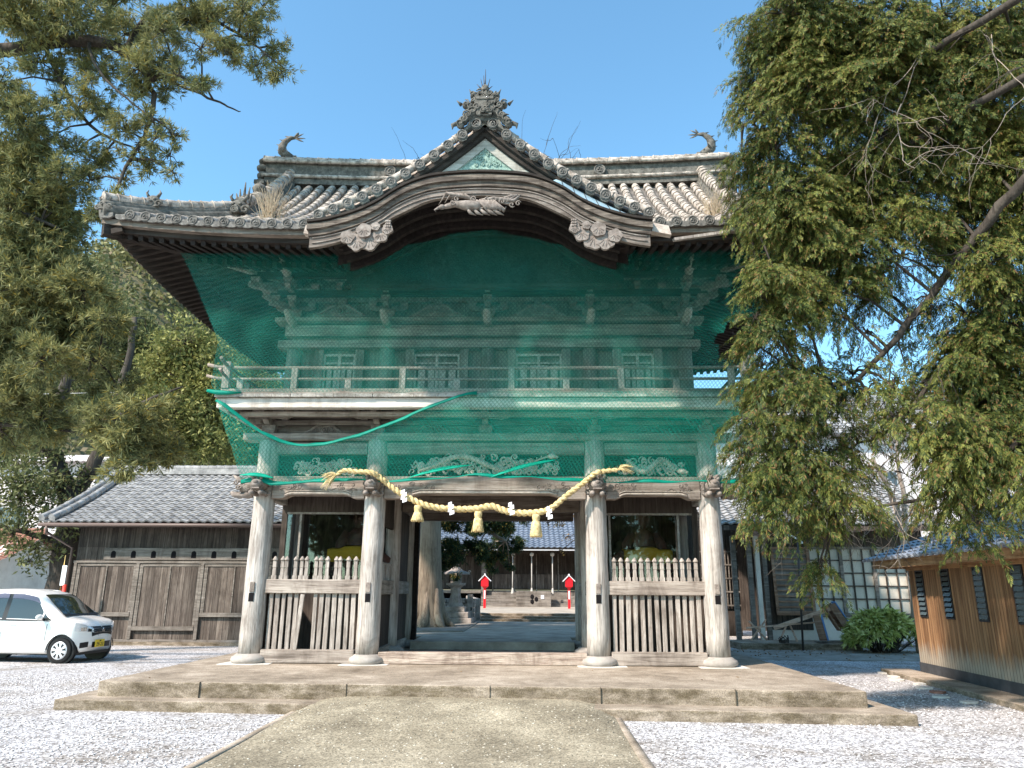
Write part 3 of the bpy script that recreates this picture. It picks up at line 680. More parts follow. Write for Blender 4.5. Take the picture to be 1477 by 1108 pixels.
# main ridge: stacked courses, capped with round tiles
def zr(x): return RZ_+.16*(abs(x)/5.8)**2.2
rdg=MB(); N=40
for k,(w_,z0,z1) in enumerate(((.34,-.05,.1),(.26,.1,.19),(.3,.19,.22),(.24,.22,.5),(.28,.5,.53),(.34,.56,.62))):
    for i in range(N):
        xa=-5.75+11.5*i/N; xb=-5.75+11.5*(i+1)/N
        rdg.add([(xa,RY-w_/2,zr(xa)+z0),(xb,RY-w_/2,zr(xb)+z0),(xb,RY+w_/2,zr(xb)+z0),(xa,RY+w_/2,zr(xa)+z0),(xa,RY-w_/2,zr(xa)+z1),(xb,RY-w_/2,zr(xb)+z1),(xb,RY+w_/2,zr(xb)+z1),(xa,RY+w_/2,zr(xa)+z1)],[(3,2,1,0),(4,5,6,7),(0,1,5,4),(2,3,7,6)]+([(3,0,4,7)] if i==0 else [])+([(1,2,6,5)] if i==N-1 else []))
ridge=rdg.build('main_ridge',M['orn'],G,fixn=False)
q=MB(); caprow([(-5.85+11.7*i/30,RY,zr(-5.85+11.7*i/30)+.68) for i in range(31)],.1,q,.27)
for yy in (-.19,.19): caprow([(-5.8+11.6*i/30,RY+yy,zr(-5.8+11.6*i/30)+.56) for i in range(31)],.05,q,.27); caprow([(-5.8+11.6*i/30,RY+yy*1.05,zr(-5.8+11.6*i/30)+.14) for i in range(31)],.045,q,.27)
q.build('ridge_cap_tiles',M['tile'],ridge,fixn=False)
for x in (-2.6,2.6):
    q=MB(); swirl((x,RY-.15,zr(x)+.36),.15,(0,-1,0),q); q.build('ridge_crest_disc',M['tiledisc'],ridge)
for sg in (-1,1):   # stepped ridge-end tiles
    q=MB()
    for k,(dx,dz,r_) in enumerate(((.1,.6,.11),(.18,.42,.13),(.12,.2,.15),(.2,.0,.16))): q.ell((sg*(5.78+dx*.5),RY,zr(5.8)+dz),(.16,.18,r_*.75),10,7)
    q.box(min(sg*5.7,sg*5.95),max(sg*5.7,sg*5.95),RY-.3,RY+.3,zr(5.8)-.15,zr(5.8)-.05); q.build('ridge_end_tile',M['orn'],ridge)
def dolphin(x,sg):   # tail-up roof fish, head on the ridge, tail curling inward
    c=MB(); z=zr(x)+.72
    pts=[(x-sg*.16,z+.06),(x-sg*.02,z+.1),(x+sg*.1,z+.22),(x+sg*.12,z+.38),(x+sg*.05,z+.52),(x-sg*.08,z+.62),(x-sg*.22,z+.62)]
    c.tube([(a,RY,b) for a,b in pts],[.07,.12,.12,.1,.075,.055,.03],10)
    e=pts[-1]
    for da,db in ((-.2,-.12),(-.24,-.02),(-.05,.16),(-.18,.12)): c.tube([(e[0]+sg*.04,RY,e[1]),(e[0]+sg*da*.6,RY,e[1]+db*.7),(e[0]+sg*da,RY,e[1]+db)],[.035,.035,.005],6,flat=.5)
    for k in range(1,6):
        p=pts[k]; c.tube([(p[0],RY,p[1]),(p[0]+sg*.16,RY,p[1]+.06)],[.04,.004],6)
    for yy in (-1,1): c.tube([(x+sg*.05,RY+yy*.08,z+.16),(x-sg*.05,RY+yy*.22,z+.26)],[.05,.005],6); c.ell((x-sg*.1,RY+yy*.08,z+.13),(.03,.03,.03),6,5)
    c.tube([(x-sg*.16,RY,z+.05),(x-sg*.27,RY,z+.08)],[.06,.03],8)
    return c
for sg in (-1,1): dolphin(sg*5.32,sg).build('roof_fish_ornament',M['orn'],G)
# descending ridges and corner ridges
def oni(c,s,mb,face=(0,-1)):
    cx,cy,cz=c
    mb.ell((cx,cy,cz),(.19*s,.09*s,.17*s),12,8)
    for sg in (-1,1):
        mb.spiral((cx+sg*.17*s,cy-.05*s,cz-.08*s),.1*s,1.3,.035*s,'y',sg,0,6,12)
        mb.tube([(cx+sg*.1*s,cy,cz+.12*s),(cx+sg*.17*s,cy,cz+.24*s),(cx+sg*.13*s,cy,cz+.32*s)],[.045*s,.03*s,.004],6)
        mb.ell((cx+sg*.07*s,cy-.08*s,cz+.04*s),(.04*s,.03*s,.035*s),7,5)
    mb.ell((cx,cy-.1*s,cz-.03*s),(.05*s,.05*s,.04*s),8,6); mb.box(cx-.13*s,cx+.13*s,cy-.08*s,cy,cz-.15*s,cz-.1*s)
kd=MB(); kc=MB(); cr=MB(); co=MB()
for sg in (-1,1):
    for sy in (1,-1):
        def yy(t): return (EY+4.5*t) if sy==1 else 2*RY-(EY+4.5*t)
        pts=[(sg*5.12,yy(t),zfront(0,t)+.12) for t in [1-.62*k/12 for k in range(13)]]
        for w_,d in ((.17,.0),(.14,.1),(.12,.2)): kd.tube([(a,b,c+d) for a,b,c in pts],w_,8)
        caprow([(a,b,c+.33) for a,b,c in pts][::-1],.13,kc,.22)
        e=pts[-1]; oni((e[0],e[1]-.1*sy,e[2]+.2),1.0,co); 
        if sy==1: swirl((e[0]-.0,e[1]-.24,e[2]+.08),.085,(0,-1,0),co)
        # corner ridge following the hip down to the upturned corner
        pc=[]
        for k in range(13):
            t=.40*(1-k/12); x=sg*(EW-4.5*t); pc.append((x,yy(t),zside(RY+ (4.5-4.5*t),0)*0+EZ+prof(t)+.27*(max(0,1-4.5*t/4.4)**2.2)*(1-t)**1.3+.1))
        for w_,d in ((.17,0),(.13,.12)): cr.tube([(a,b,c+d) for a,b,c in pc],w_,8)
        caprow([(a,b,c+.25) for a,b,c in pc][::-1],.11,kc,.22)
        m_=pc[8]; oni((m_[0],m_[1]-.05*sy,m_[2]+.28),.8,co)
        e=pc[-1]; oni((e[0]-sg*.05,e[1]-.02*sy,e[2]+.1),.6,co)
split_build(kd,lambda c:(c[0]>0,c[1]>RY),'descending_ridge',M['orn'],G,fixn=False); split_build(cr,lambda c:(c[0]>0,c[1]>RY),'corner_ridge',M['orn'],G,fixn=False); split_build(kc,lambda c:(c[0]>0,c[1]>RY),'ridge_roll_tiles',M['tile'],G,fixn=False); split_build(co,lambda c:(c[0]>0,c[1]>RY,(abs(c[0])>5.45)+(abs(c[0])>6.3)),'demon_face_tile',M['orn'],G,fixn=False)
q=MB()
for sg in (-1,1):
    swirl((sg*5.12,-.62,zfront(0,.38)+.2),.08,(0,-1,0),q)
split_build(q,lambda c:c[0]>0,'gilded_crest_disc',M['gold'],G)
for sg in (-1,1):
    q=MB(); e=(sg*5.12,-.55,zfront(0,.38)+.62)
    for dx,h in ((0,.42),(-.1,.26),(.1,.3),(-.17,.16),(.16,.14)): q.tube([(e[0]+dx*.7,e[1],e[2]-.1),(e[0]+dx,e[1],e[2]+h)],[.05,.012],6)
    q.build('ridge_spike_ornament',M['orn'],G)
    q=MB(); q.lathe([(.05,0),(.13,.05),(.16,.14),(.12,.22),(.04,.27),(.01,.34)],(sg*5.12,.2,zfront(0,.58)+.5),14); q.build('ridge_urn_ornament',M['orn'],G)
# ---------------- chidori gable (triangular dormer)
VY=-1.75
def zdorm(a):   # dormer roof height against distance from centre
    a=abs(a); return 10.45-.95*a+.09*a*a
def ymain(z):   # where the main front slope reaches height z
    v=(z-EZ)/(RZ_-EZ); v=max(0,v); t=(-.62+math.sqrt(.62*.62+4*.38*v))/(2*.38); return EY+4.5*t
dt=MB(); dp=MB(); dd=MB()
for sg in (-1,1):
    # pans: surface from verge back to the main roof
    def df(u,v,sg=sg):
        a=3.15*u; z=zdorm(a); y1=max(VY,ymain(z-.04)); return (sg*a,VY+(y1-VY)*v+.0,z)
    dp.grid(df,30,12,False)
    # cover rows run down the slope, one behind another
    y=VY+.17
    while y<1.2:
        pts=[]
        for k in range(21):
            a=3.1*k/20; z=zdorm(a)
            if ymain(z)>y+.02: pts.append((sg*a,y,z+.06))
        # keep only the visible portion above the main roof
        if len(pts)>2: caprow(pts[::-1],.085,dt)
        y+=.3
    # verge: short tiles facing forward with swirl discs
    for k in range(12):
        a=.16+.265*k; z=zdorm(a)
        if a>3.15: break
        dt.tube([(sg*a,VY-.16,z+.02),(sg*a,VY+.14,z+.05)],[.1,.095],8)
        swirl((sg*a,VY-.18,z+.015),.105,(0,-1,0),dd)
    caprow([(sg*(.05+3.05*k/16),VY-.03,zdorm(.05+3.05*k/16)+.15) for k in range(17)][::-1],.075,dt,.24)
split_build(dp,lambda c:c[0]>0,'dormer_pan_tiles',M['pan'],G,fixn=False); split_build(dt,lambda c:c[0]>0,'dormer_cover_tiles',M['tile'],G,fixn=False); split_build(dd,lambda c:c[0]>0,'dormer_verge_discs',M['tiledisc'],G,fixn=False)
q=MB(); caprow([(0,VY-.1+.9*0+2.9*k/10,10.45+.28) for k in range(11)],.11,q,.26)
for w_,d in ((.17,.0),(.13,.12)): q.tube([(0,VY-.1,10.45+d),(0,1.4,10.45+d)],w_,8)
q.build('dormer_ridge',M['tile'],G,fixn=False)
# barge boards + gable triangle
def tri(off,y0,y1,zb,drop=0,amax=3.1,th=None):
    pts=[(a,zdorm(a)-off) for a in [amax*k/14 for k in range(15)]]; pts=[p for p in pts if p[1]>zb]
    rt_=pts; lf=[(-a,z) for a,z in pts[::-1][:-1]]
    if th is None: return lf+rt_
    return lf+rt_+[(a,z-th) for a,z in rt_[::-1]]+[(-a,z-th) for a,z in pts[1:]]
q=MB(); 
for (off,th,y0,y1,mt,nm) in ((.09,.1,VY-.1,VY+.06,'darkx','dormer_verge_board'),(.19,.1,VY-.02,VY+.08,'darkx','dormer_verge_board'),(.3,.2,VY+.06,VY+.12,'gablewood','dormer_barge_board')):
    q=MB(); AM=1.75 if mt=='darkx' else 2.2; up_=[(a,zdorm(a)-off-0*a) for a in [AM*k/14 for k in range(15)]]; lo=[(a,z-th*(1-.75*(k_/14)**3)) for k_,(a,z) in enumerate(up_)]
    for sg in (-1,1):
        for i in range(14):
            vs=[]
            for yq in (y0,y1): vs+=[(sg*up_[i][0],yq,up_[i][1]),(sg*up_[i+1][0],yq,up_[i+1][1]),(sg*lo[i+1][0],yq,lo[i+1][1]),(sg*lo[i][0],yq,lo[i][1])]
            q.add(vs,[(0,1,2,3),(7,6,5,4),(3,2,6,7),(0,4,5,1)])
    q.build(nm,M[mt],G)
q=MB(); q.prism([(-1.75,8.8),(1.75,8.8),(0,zdorm(0)-.28)],'y',VY+.14,VY+.2); q.build('gable_infill',M['verdigris'],G)
q=MB(); q.prism([(-.95,9.15),(.95,9.15),(0,10.02)],'y',VY+.1,VY+.14)
rq=random.Random(4)
for k in range(40):
    z=9.2+.7*rq.random(); hw=(10.0-z)*1.0; q.spiral((rq.uniform(-hw,hw)*.9,VY+.09,z),rq.uniform(.03,.07),1.1,.014,'y',rq.choice((-1,1)),rq.random()*6,5,10)
q.build('gable_carving',M['verdark'],G)
# dormer crest: demon tile with clouds and iron spikes
q=MB(); cz=10.56
q.prism([(-.45,cz-.46),(-.1,cz-.2),(.1,cz-.2),(.45,cz-.46),(.3,cz-.05),(-.3,cz-.05)],'y',VY-.2,VY-.06); q.prism([(-.16,cz-.1),(.16,cz-.1),(.2,cz+.15),(.28,cz+.32),(-.28,cz+.32),(-.2,cz+.15)],'y',VY-.28,VY-.08)
oni((0,VY-.22,cz+.02),.75,q)
rq=random.Random(12)
for sg in (-1,1):
    for (dx,dz,r_) in ((.18,.1,.1),(.3,.02,.1),(.42,-.08,.11),(.53,-.19,.1),(.36,.16,.09),(.47,.22,.08),(.3,.3,.06),(.6,-.3,.08),(.22,.42,.08),(.3,.46,.06),(.12,.5,.09)):
        r_*=1.25; q.ell((sg*dx*.92,VY-.18,cz+dz),(r_*.95,.1,r_*.85),9,6); q.spiral((sg*dx*.92,VY-.27,cz+dz),r_*.85,1.2,.022,'y',sg,rq.random()*5,5,10)
    q.tube([(sg*.55,VY-.18,cz+.24),(sg*.66,VY-.18,cz+.36)],[.045,.004],6); q.tube([(sg*.3,VY-.18,cz+.5),(sg*.37,VY-.18,cz+.66)],[.04,.004],6); q.tube([(sg*.62,VY-.18,cz-.26),(sg*.74,VY-.18,cz-.3),(sg*.74,VY-.18,cz-.42)],[.06,.05,.004],6)
q.ell((0,VY-.18,cz+.5),(.17,.1,.12),10,7); q.box(-.2,.2,VY-.3,VY-.1,cz+.3,cz+.36); q.lathe([(.12,0),(.08,.08),(.1,.12),(.05,.2)],(0,VY-.18,cz+.55),10)
for k in range(16): q.spiral((rq.uniform(-.2,.2),VY-.29,cz+rq.uniform(.0,.42)),rq.uniform(.04,.08),1.2,.02,'y',rq.choice((-1,1)),rq.random()*6,5,10)
for k in range(7): q.ell((-.21+.07*k,VY-.2,cz+.36+.05*math.sin(math.pi*k/6)),(.05,.09,.05),7,5)
q.v=[(a*.84,b,cz-.12+(c_-cz+.12)*.84) for a,b,c_ in q.v]
crest=q.build('dormer_crest_ornament',M['orn'],G)
q=MB()
for dx,h,ox in ((0,.42,0),(-.07,.2,-.08),(.06,.2,.1),(-.12,.08,-.16),(.1,.03,.13),(-.03,.28,-.02)): q.tube([(dx*.6,VY-.18,cz+.53),(dx+ox*.3,VY-.18,cz+.57+h)],[.016,.005],5)
q.build('iron_spikes',M['spike'],crest)
# ---------------- karahafu (undulating gable) over the centre of the eave
KY=-2.9; NK=60; xs=[-KH+2*KH*i/NK for i in range(NK+1)]
def kband(o0,o1,y0,y1,name,mt,inset=0,thfun=None,bev=0):
    q=MB(); X=[x*(KH-inset)/KH for x in xs]
    A=[(x,kz(x)-o0) for x in X]; B=[(x,kz(x)-(o1 if thfun is None else thfun(x))) for x in X]
    q.strip([[(x,y0,z) for x,z in A],[(x,y0,z) for x,z in B]]); q.strip([[(x,y1,z) for x,z in A],[(x,y1,z) for x,z in B]])
    q.strip([[(x,y0,z) for x,z in A],[(x,y1,z) for x,z in A]]); q.strip([[(x,y0,z) for x,z in B],[(x,y1,z) for x,z in B]])
    for e in (0,-1): q.add([(A[e][0],y0,A[e][1]),(A[e][0],y1,A[e][1]),(B[e][0],y1,B[e][1]),(B[e][0],y0,B[e][1])],[(0,1,2,3)])
    o=q.build(name,M[mt],G); return o

def crise(x):
    s=max(0,min(1,(abs(x)-.85)/.6)); s=s*s*(3-2*s); return s*(zdorm(x)-.08-kz(x))+(1-s)*.12
q=MB(); q.strip([[(x,KY+.0,kz(x)+.002) for x in xs],[(x,KY+.55,kz(x)+crise(x)*.45) for x in xs],[(x,VY-.02,kz(x)+crise(x)) for x in xs],[(x,-1.1,kz(x)+crise(x)+.02) for x in xs]],True); q.build('undulating_gable_roof',M['copper'],G,fixn=False)
q=MB()
for k in range(-14,15):
    x=k*.21; q.tube([(x,KY,kz(x)+.006),(x,KY+.55,kz(x)+crise(x)*.45+.004),(x,VY-.03,kz(x)+crise(x)+.004)],.006,4)
q.build('sheet_seams',M['darkx'],G)
kband(-.002,.04,KY-.05,KY-.002,'undulating_gable_edge','darkx'); kband(.031,.066,KY-.001,KY+.2,'undulating_gable_edge','darkx'); M['kb1']=wood('bark_edge_layers',(.03,.024,.02),(.1,.08,.065),(.3,.25,.2),'x',1.5,bump=.8); kband(.0665,.17,KY-.02,KY+.3,'undulating_gable_layer','kb1'); kband(.17,.275,KY+.03,KY+.3,'undulating_gable_layer','kb1',.02)
brd=kband(.275,.45,KY+.07,KY+.15,'undulating_barge_board','karaboard',.04,lambda x:.44+.04*min(1,abs(x)/KH)**2+.05*math.exp(-((abs(x)-1.3)/.35)**2))
for off in (.31,.4):
    q=MB(); q.tube([(x*.97,KY+.06,kz(x*.97)-off) for x in xs],.012,5); q.build('barge_board_groove',M['carve'],brd)
# curved ceiling and rafters within the karahafu
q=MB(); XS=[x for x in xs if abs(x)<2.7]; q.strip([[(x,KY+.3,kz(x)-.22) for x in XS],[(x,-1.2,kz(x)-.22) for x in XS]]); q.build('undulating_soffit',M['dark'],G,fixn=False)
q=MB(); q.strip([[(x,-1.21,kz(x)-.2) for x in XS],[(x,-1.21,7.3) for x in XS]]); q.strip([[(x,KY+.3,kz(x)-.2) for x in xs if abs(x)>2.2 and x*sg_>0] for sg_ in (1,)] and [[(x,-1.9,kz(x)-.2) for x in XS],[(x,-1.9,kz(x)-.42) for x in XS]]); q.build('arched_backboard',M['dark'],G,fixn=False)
q=MB()
for k in range(5):
    yb=KY+.3+.28*k; X=[x for x in xs if abs(x)<2.5]
    q.strip([[(x,yb,kz(x)-.2) for x in X],[(x,yb,kz(x)-.38-.03*k) for x in X],[(x,yb+.1,kz(x)-.38-.03*k) for x in X]])
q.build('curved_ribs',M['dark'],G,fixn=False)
q=MB(); q.box(-2.55,2.55,-1.2,-1.08,7.22,7.4); q.build('porch_beam',M['darkx'],G)
# hanging phoenix carving
q=MB(); gy=KY+.02
q.tube([(.1,gy,8.05),(-.05,gy-.04,8.0),(-.25,gy-.03,8.02),(-.42,gy,8.06),(-.55,gy,8.02),(-.62,gy,8.0)],[.04,.09,.085,.055,.045,.03],10)
q.ell((-.64,gy-.01,8.0),(.06,.05,.045),8,6); q.tube([(-.68,gy,8.0),(-.77,gy,7.95),(-.74,gy,7.91)],[.03,.015,.003],6)
for k in range(7): q.tube([(-.05+.05*k,gy-.05,8.1),(.08+.06*k,gy-.08,8.0-.02*k),(.16+.05*k,gy-.05,7.86+.02*k)],[.02,.036,.01],6)
for k in range(6): q.tube([(.0+.05*k,gy-.02,8.12),(.25+.07*k,gy-.05,8.14-.01*k),(.42+.06*k,gy,8.18+.015*k-.02*(k%2))],[.02,.034,.006],6)
for k in range(5): q.tube([(-.1,gy-.04,8.12),(-.25-.08*k,gy-.06,8.2+.01*k),(-.3-.1*k,gy,8.17-.03*k)],[.02,.03,.005],6)
for k in range(5): q.tube([(-.2+.1*k,gy-.03,7.96),(-.15+.12*k,gy-.06,7.86),(-.05+.12*k,gy-.02,7.83)],[.025,.03,.006],6)
for k in range(14): q.spiral((-.45+.085*k+.02*math.sin(k*5),gy-.06,8.06+.07*math.sin(k*1.9)),.055,1.2,.014,'y',1 if k%2 else -1,k,5,10)
q.tube([(.3,gy,8.1),(.5,gy-.02,8.05),(.64,gy,8.12),(.68,gy,8.18)],[.02,.03,.02,.01],6); q.tube([(.35,gy,8.15),(.55,gy-.02,8.2),(.7,gy,8.2)],[.02,.025,.006],6)
q.build('phoenix_pendant_carving',M['carve'],G)
# leaf pendants either side
def leafcarve(cx,cz,sg):
    q=MB()
    for k,(dx,dz,r_) in enumerate(((0,-.03,.19),(.2,-.06,.17),(-.2,.06,.14),(.36,.02,.13),(-.32,.16,.1),(.08,.13,.14),(-.12,.2,.08))):
        c=(cx+sg*dx,KY+.05-.012*k,cz+dz); pts=[]
        for i in range(25):
            a=2*math.pi*i/25; rr_=r_*(.82+.18*abs(math.cos(a*2.5+k))); pts.append((c[0]+rr_*math.cos(a),c[2]+rr_*math.sin(a)))
        q.prism(pts,'y',c[1]-.02,c[1]+.04)
        for j in range(5):
            a=-2.6+j*.55; q.tube([(c[0],c[1]-.022,c[2]+r_*.2),(c[0]+r_*.72*math.cos(a),c[1]-.022,c[2]+r_*.72*math.sin(a))],[.009,.005],5)
    for k in range(9): q.ell((cx-sg*(.3+.03*(k%3)),KY-.02,cz+.2+.05*(k//3)),(.024,.024,.024),6,5)
    return q
for sg in (-1,1): leafcarve(sg*1.98+(.1 if sg<0 else -.03),7.42,sg).build('leaf_pendant_carving',M['carve'],G)
# stepped ridge-end boxes at the foot of the karahafu, and a slipped lath
for sg in (-1,1):
    q=MB(); x=sg*3.02; q.prism([(x-.05,7.62),(x+.28,7.55),(x+.24,7.72),(x-.02,7.78)],'y',KY+.2,KY+.34); q.build('gutter_end_box',M['relief'],G)
q=MB(); q.bar((3.35,-2.6,7.5),(4.35,-2.45,7.72),.07,.05); q.build('slipped_lath',M['picket'],G)
# ---------------- column-head carvings
def lion(x,y,z,s,mb):
    mb.ell((x,y-.16*s,z),(.17*s,.2*s,.17*s),12,9); mb.ell((x,y-.33*s,z-.03*s),(.12*s,.1*s,.09*s),10,7); mb.ell((x,y-.42*s,z-.0*s),(.05*s,.03*s,.035*s),8,5)
    mb.box(x-.08*s,x+.08*s,y-.41*s,y-.3*s,z-.13*s,z-.105*s)
    for sg in (-1,1):
        mb.ell((x+sg*.075*s,y-.34*s,z+.075*s),(.035*s,.03*s,.035*s),7,5); mb.tube([(x+sg*.11*s,y-.3*s,z+.14*s),(x+sg*.03*s,y-.36*s,z+.11*s)],[.02*s,.03*s],6)
        mb.ell((x+sg*.15*s,y-.2*s,z+.12*s),(.05*s,.04*s,.06*s),7,5)
        for k in range(4): mb.spiral((x+sg*.165*s,y-.1*s-.0*k,z+.1*s-.09*s*k),.05*s,1.2,.02*s,'y',sg,k,5,10)
        mb.ell((x+sg*.09*s,y-.3*s,z-.2*s),(.06*s,.1*s,.055*s),8,6)
        mb.tube([(x+sg*.1*s,y-.05*s,z-.2*s),(x+sg*.09*s,y-.24*s,z-.2*s)],.05*s,7)
for i,x in enumerate(CX):
    q=MB(); lion(x,-.16,3.6,1.0,q); q.build('lion_head_carving',M['carve'],G)
for sg in (-1,1):
    q=MB(); x=sg*4.42
    q.tube([(x,0,3.56),(x+sg*.25,0,3.58),(x+sg*.36,0,3.52)],[.16,.13,.08],10); q.tube([(x+sg*.1,-.02,3.42),(x+sg*.3,-.02,3.4),(x+sg*.48,-.02,3.42),(x+sg*.52,0,3.46)],[.07,.055,.05,.03],8)
    for k in range(8): q.spiral((x+sg*(.06+.05*k),-.12,3.58+.06*math.sin(k*2)),.05,1.2,.018,'y',sg,k,5,10)
    q.tube([(x+sg*.25,0,3.66),(x+sg*.42,0,3.72),(x+sg*.52,0,3.8)],[.06,.05,.01],7); q.build('elephant_nosing_carving',M['carve'],G)
# ---------------- interior: walls, ceiling, niches
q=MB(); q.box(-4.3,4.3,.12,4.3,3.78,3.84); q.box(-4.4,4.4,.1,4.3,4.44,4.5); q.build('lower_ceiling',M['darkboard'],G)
for sx in (-1,1):
    x=sx*2.12
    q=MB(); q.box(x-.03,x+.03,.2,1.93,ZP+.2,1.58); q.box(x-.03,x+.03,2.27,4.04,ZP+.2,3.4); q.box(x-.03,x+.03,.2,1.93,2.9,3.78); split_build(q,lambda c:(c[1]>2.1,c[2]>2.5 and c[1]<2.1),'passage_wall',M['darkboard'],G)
    q=MB(); q.box(x-.09,x+.09,.2,1.94,1.56,1.84); q.box(x-.08,x+.08,.2,1.94,ZP+.01,ZP+.22); q.box(x-.085,x+.085,2.26,4.04,1.56,1.84); q.box(x-.08,x+.08,2.26,4.04,ZP+.01,ZP+.22); split_build(q,lambda c:(c[1]>2.1,c[2]>1),'passage_rail',M['beamy'],G,bevel=.01)
    for k in range(9):
        t=MB(); y=.35+.19*k; t.box(x-.025,x+.025,y-.04,y+.04,1.84,2.14); t.lathe([(.04,0),(.035,.03),(.005,.06)],(x,y,2.14),8); t.build('passage_picket',M['picket'],G)
    xo=sx*4.28
    q=MB(); q.box(xo-.03,xo+.03,1.2,4.04,ZP+.2,3.78); q.box(xo-.03,xo+.03,.2,1.2,ZP+.2,1.58); q.build('outer_side_wall',M['darkboard'],G)
    q=MB(); q.box(xo-.1,xo+.1,.2,4.04,1.58,1.83); q.box(xo-.08,xo+.08,.2,4.04,ZP+.01,ZP+.22); q.box(xo-.08,xo+.08,.2,4.04,3.34,3.7); split_build(q,lambda c:(c[2]>1,c[2]>2.5),'outer_side_rail',M['beamy'],G,bevel=.01)
    a,b=(sx*2.15,sx*4.25) if sx>0 else (sx*4.25,sx*2.15)
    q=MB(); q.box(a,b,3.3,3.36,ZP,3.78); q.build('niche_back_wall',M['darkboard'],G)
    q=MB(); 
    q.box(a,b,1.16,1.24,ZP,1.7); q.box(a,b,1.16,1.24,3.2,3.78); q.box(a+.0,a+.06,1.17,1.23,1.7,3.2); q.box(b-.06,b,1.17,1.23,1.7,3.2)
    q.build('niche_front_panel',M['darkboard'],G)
    q=MB(); q.box(a+.06,b-.06,1.165,1.19,3.16,3.2); 
    for xx in (a+.35,b-.35): q.box(xx-.02,xx+.02,1.16,1.2,1.7,3.16)
    q.build('niche_glass_frame',M['beamy'],G)
    nn=NT('niche_glass_%s'%('a' if sx<0 else 'b')); gl=nn.n('BsdfGlossy'); gl.inputs['Roughness'].default_value=.02; gl.inputs['Color'].default_value=(.9,.95,.95,1); tr=nn.n('BsdfTransparent'); mx=nn.n('MixShader'); fr_=nn.n('Fresnel'); fr_.inputs[0].default_value=1.5
    nn.t.links.new(nn.math('MULTIPLY_ADD',fr_.outputs[0],1.0,.02),mx.inputs[0]); nn.t.links.new(tr.outputs[0],mx.inputs[1]); nn.t.links.new(gl.outputs[0],mx.inputs[2]); nn.t.links.new(mx.outputs[0],nn.out.inputs[0])
    q=MB(); q.box(a+.061,b-.061,1.2,1.206,1.701,3.159); q.build('niche_glass',nn.m,G)
# passage cross beams and rear lintel
q=MB(); q.box(-1.93,1.93,2.0,2.2,3.3,3.78); q.box(-1.93,1.93,4.1,4.3,3.3,3.84); split_build(q,lambda c:c[1]>3,'passage_lintel',M['karaboard'],G,bevel=.01)
q=MB()
q.box(-1.97,-1.85,4.12,4.28,ZP,3.3); q.box(2.02,2.1,4.12,4.28,ZP,3.3)
split_build(q,lambda c:c[0]>0,'rear_door_post',M['dark'],G)
# seated guardian statues behind the glass
for sx,lab in ((-1,'dark seated guardian statue with yellow cloth behind glass in the left bay of the gate'),(1,'dark seated guardian statue with yellow cloth behind glass in the right bay of the gate')):
    cx=sx*3.15+ (0.15 if sx>0 else .3); T_=thing('guardian_statue',lab,'statue',(cx,2.2,ZP),0,'guardian statues in the gate bays'); SH_=.5; FW=.3
    def up_(mb): mb.v=[(a,b-FW,c+SH_) for a,b,c in mb.v]; return mb
    q=MB(); q.box(cx-.6,cx+.6,1.45,2.75,ZP,1.75); q.box(cx-.68,cx+.68,1.4,2.82,1.75,1.85); q.build('plinth',M['darkboard'],T_,bevel=.01)
    sm_=noisy('statue_faded_lacquer',[(.3,(.04,.022,.018)),(.6,(.1,.05,.04)),(.8,(.18,.11,.085))],7,.6,.3,.005) if sx<0 else bpy.data.materials['statue_faded_lacquer']
    q=MB()
    q.tube([(cx,2.25,1.38),(cx,2.25,1.6),(cx,2.25,1.8),(cx,2.25,2.05),(cx,2.25,2.3),(cx,2.24,2.42),(cx,2.23,2.48)],[.46,.42,.28,.25,.24,.13,.08],16,flat=.75)
    q.tube([(cx,2.22,2.44),(cx,2.2,2.54),(cx,2.19,2.66),(cx,2.2,2.78),(cx,2.21,2.84)],[.07,.1,.125,.11,.04],14)
    q.ell((cx,2.07,2.64),(.022,.03,.035),6,5)
    for s_ in (-1,1):
        q.tube([(cx+s_*.22,2.24,2.34),(cx+s_*.36,2.2,2.1),(cx+s_*.36,2.05,1.86),(cx+s_*.16,1.93,1.84)],[.11,.12,.1,.05],10); q.tube([(cx+s_*.12,2.2,1.5),(cx+s_*.42,2.0,1.5),(cx+s_*.3,1.85,1.46)],[.14,.14,.1],10)
        q.tube([(cx+s_*.36,2.15,2.0),(cx+s_*.62,2.15,1.75),(cx+s_*.6,2.15,1.5)],[.1,.16,.05],8,flat=.4); q.ell((cx+s_*.125,2.2,2.65),(.02,.03,.04),6,5)
    up_(q); q.build('robed_body',sm_,T_)
    q=MB(); q.lathe([(.14,0),(.15,.03),(.1,.08),(.09,.25),(.03,.3)],(cx,2.22,2.76),12); up_(q); q.build('court_cap',M['black'],T_)
    q=MB()
    rows=[]
    for k,(y,z) in enumerate(((2.0,1.72),(1.72,1.66),(1.66,1.36),(1.63,1.55-.18),(1.6,1.34))): rows.append([(cx-.5+1.0*i/12,y+.02*math.sin(i*1.7),z+.015*math.sin(i*2.2+k)) for i in range(13)])
    rows=[[(cx-.5+1.0*i/12,y-.0+.02*math.sin(i*1.7),z+(.05 if 3<i<9 else 0)) for i in range(13)] for y,z in ((1.75,2.5),(1.36,2.45),(1.33,2.2))]
    q.strip(rows,True); o=q.build('yellow_cloth',plain('yellow_cloth',(.4,.24,.02),.8,.1) if sx<0 else bpy.data.materials['yellow_cloth'],T_,fixn=False); s_=o.modifiers.new('thick','SOLIDIFY'); s_.thickness=.01
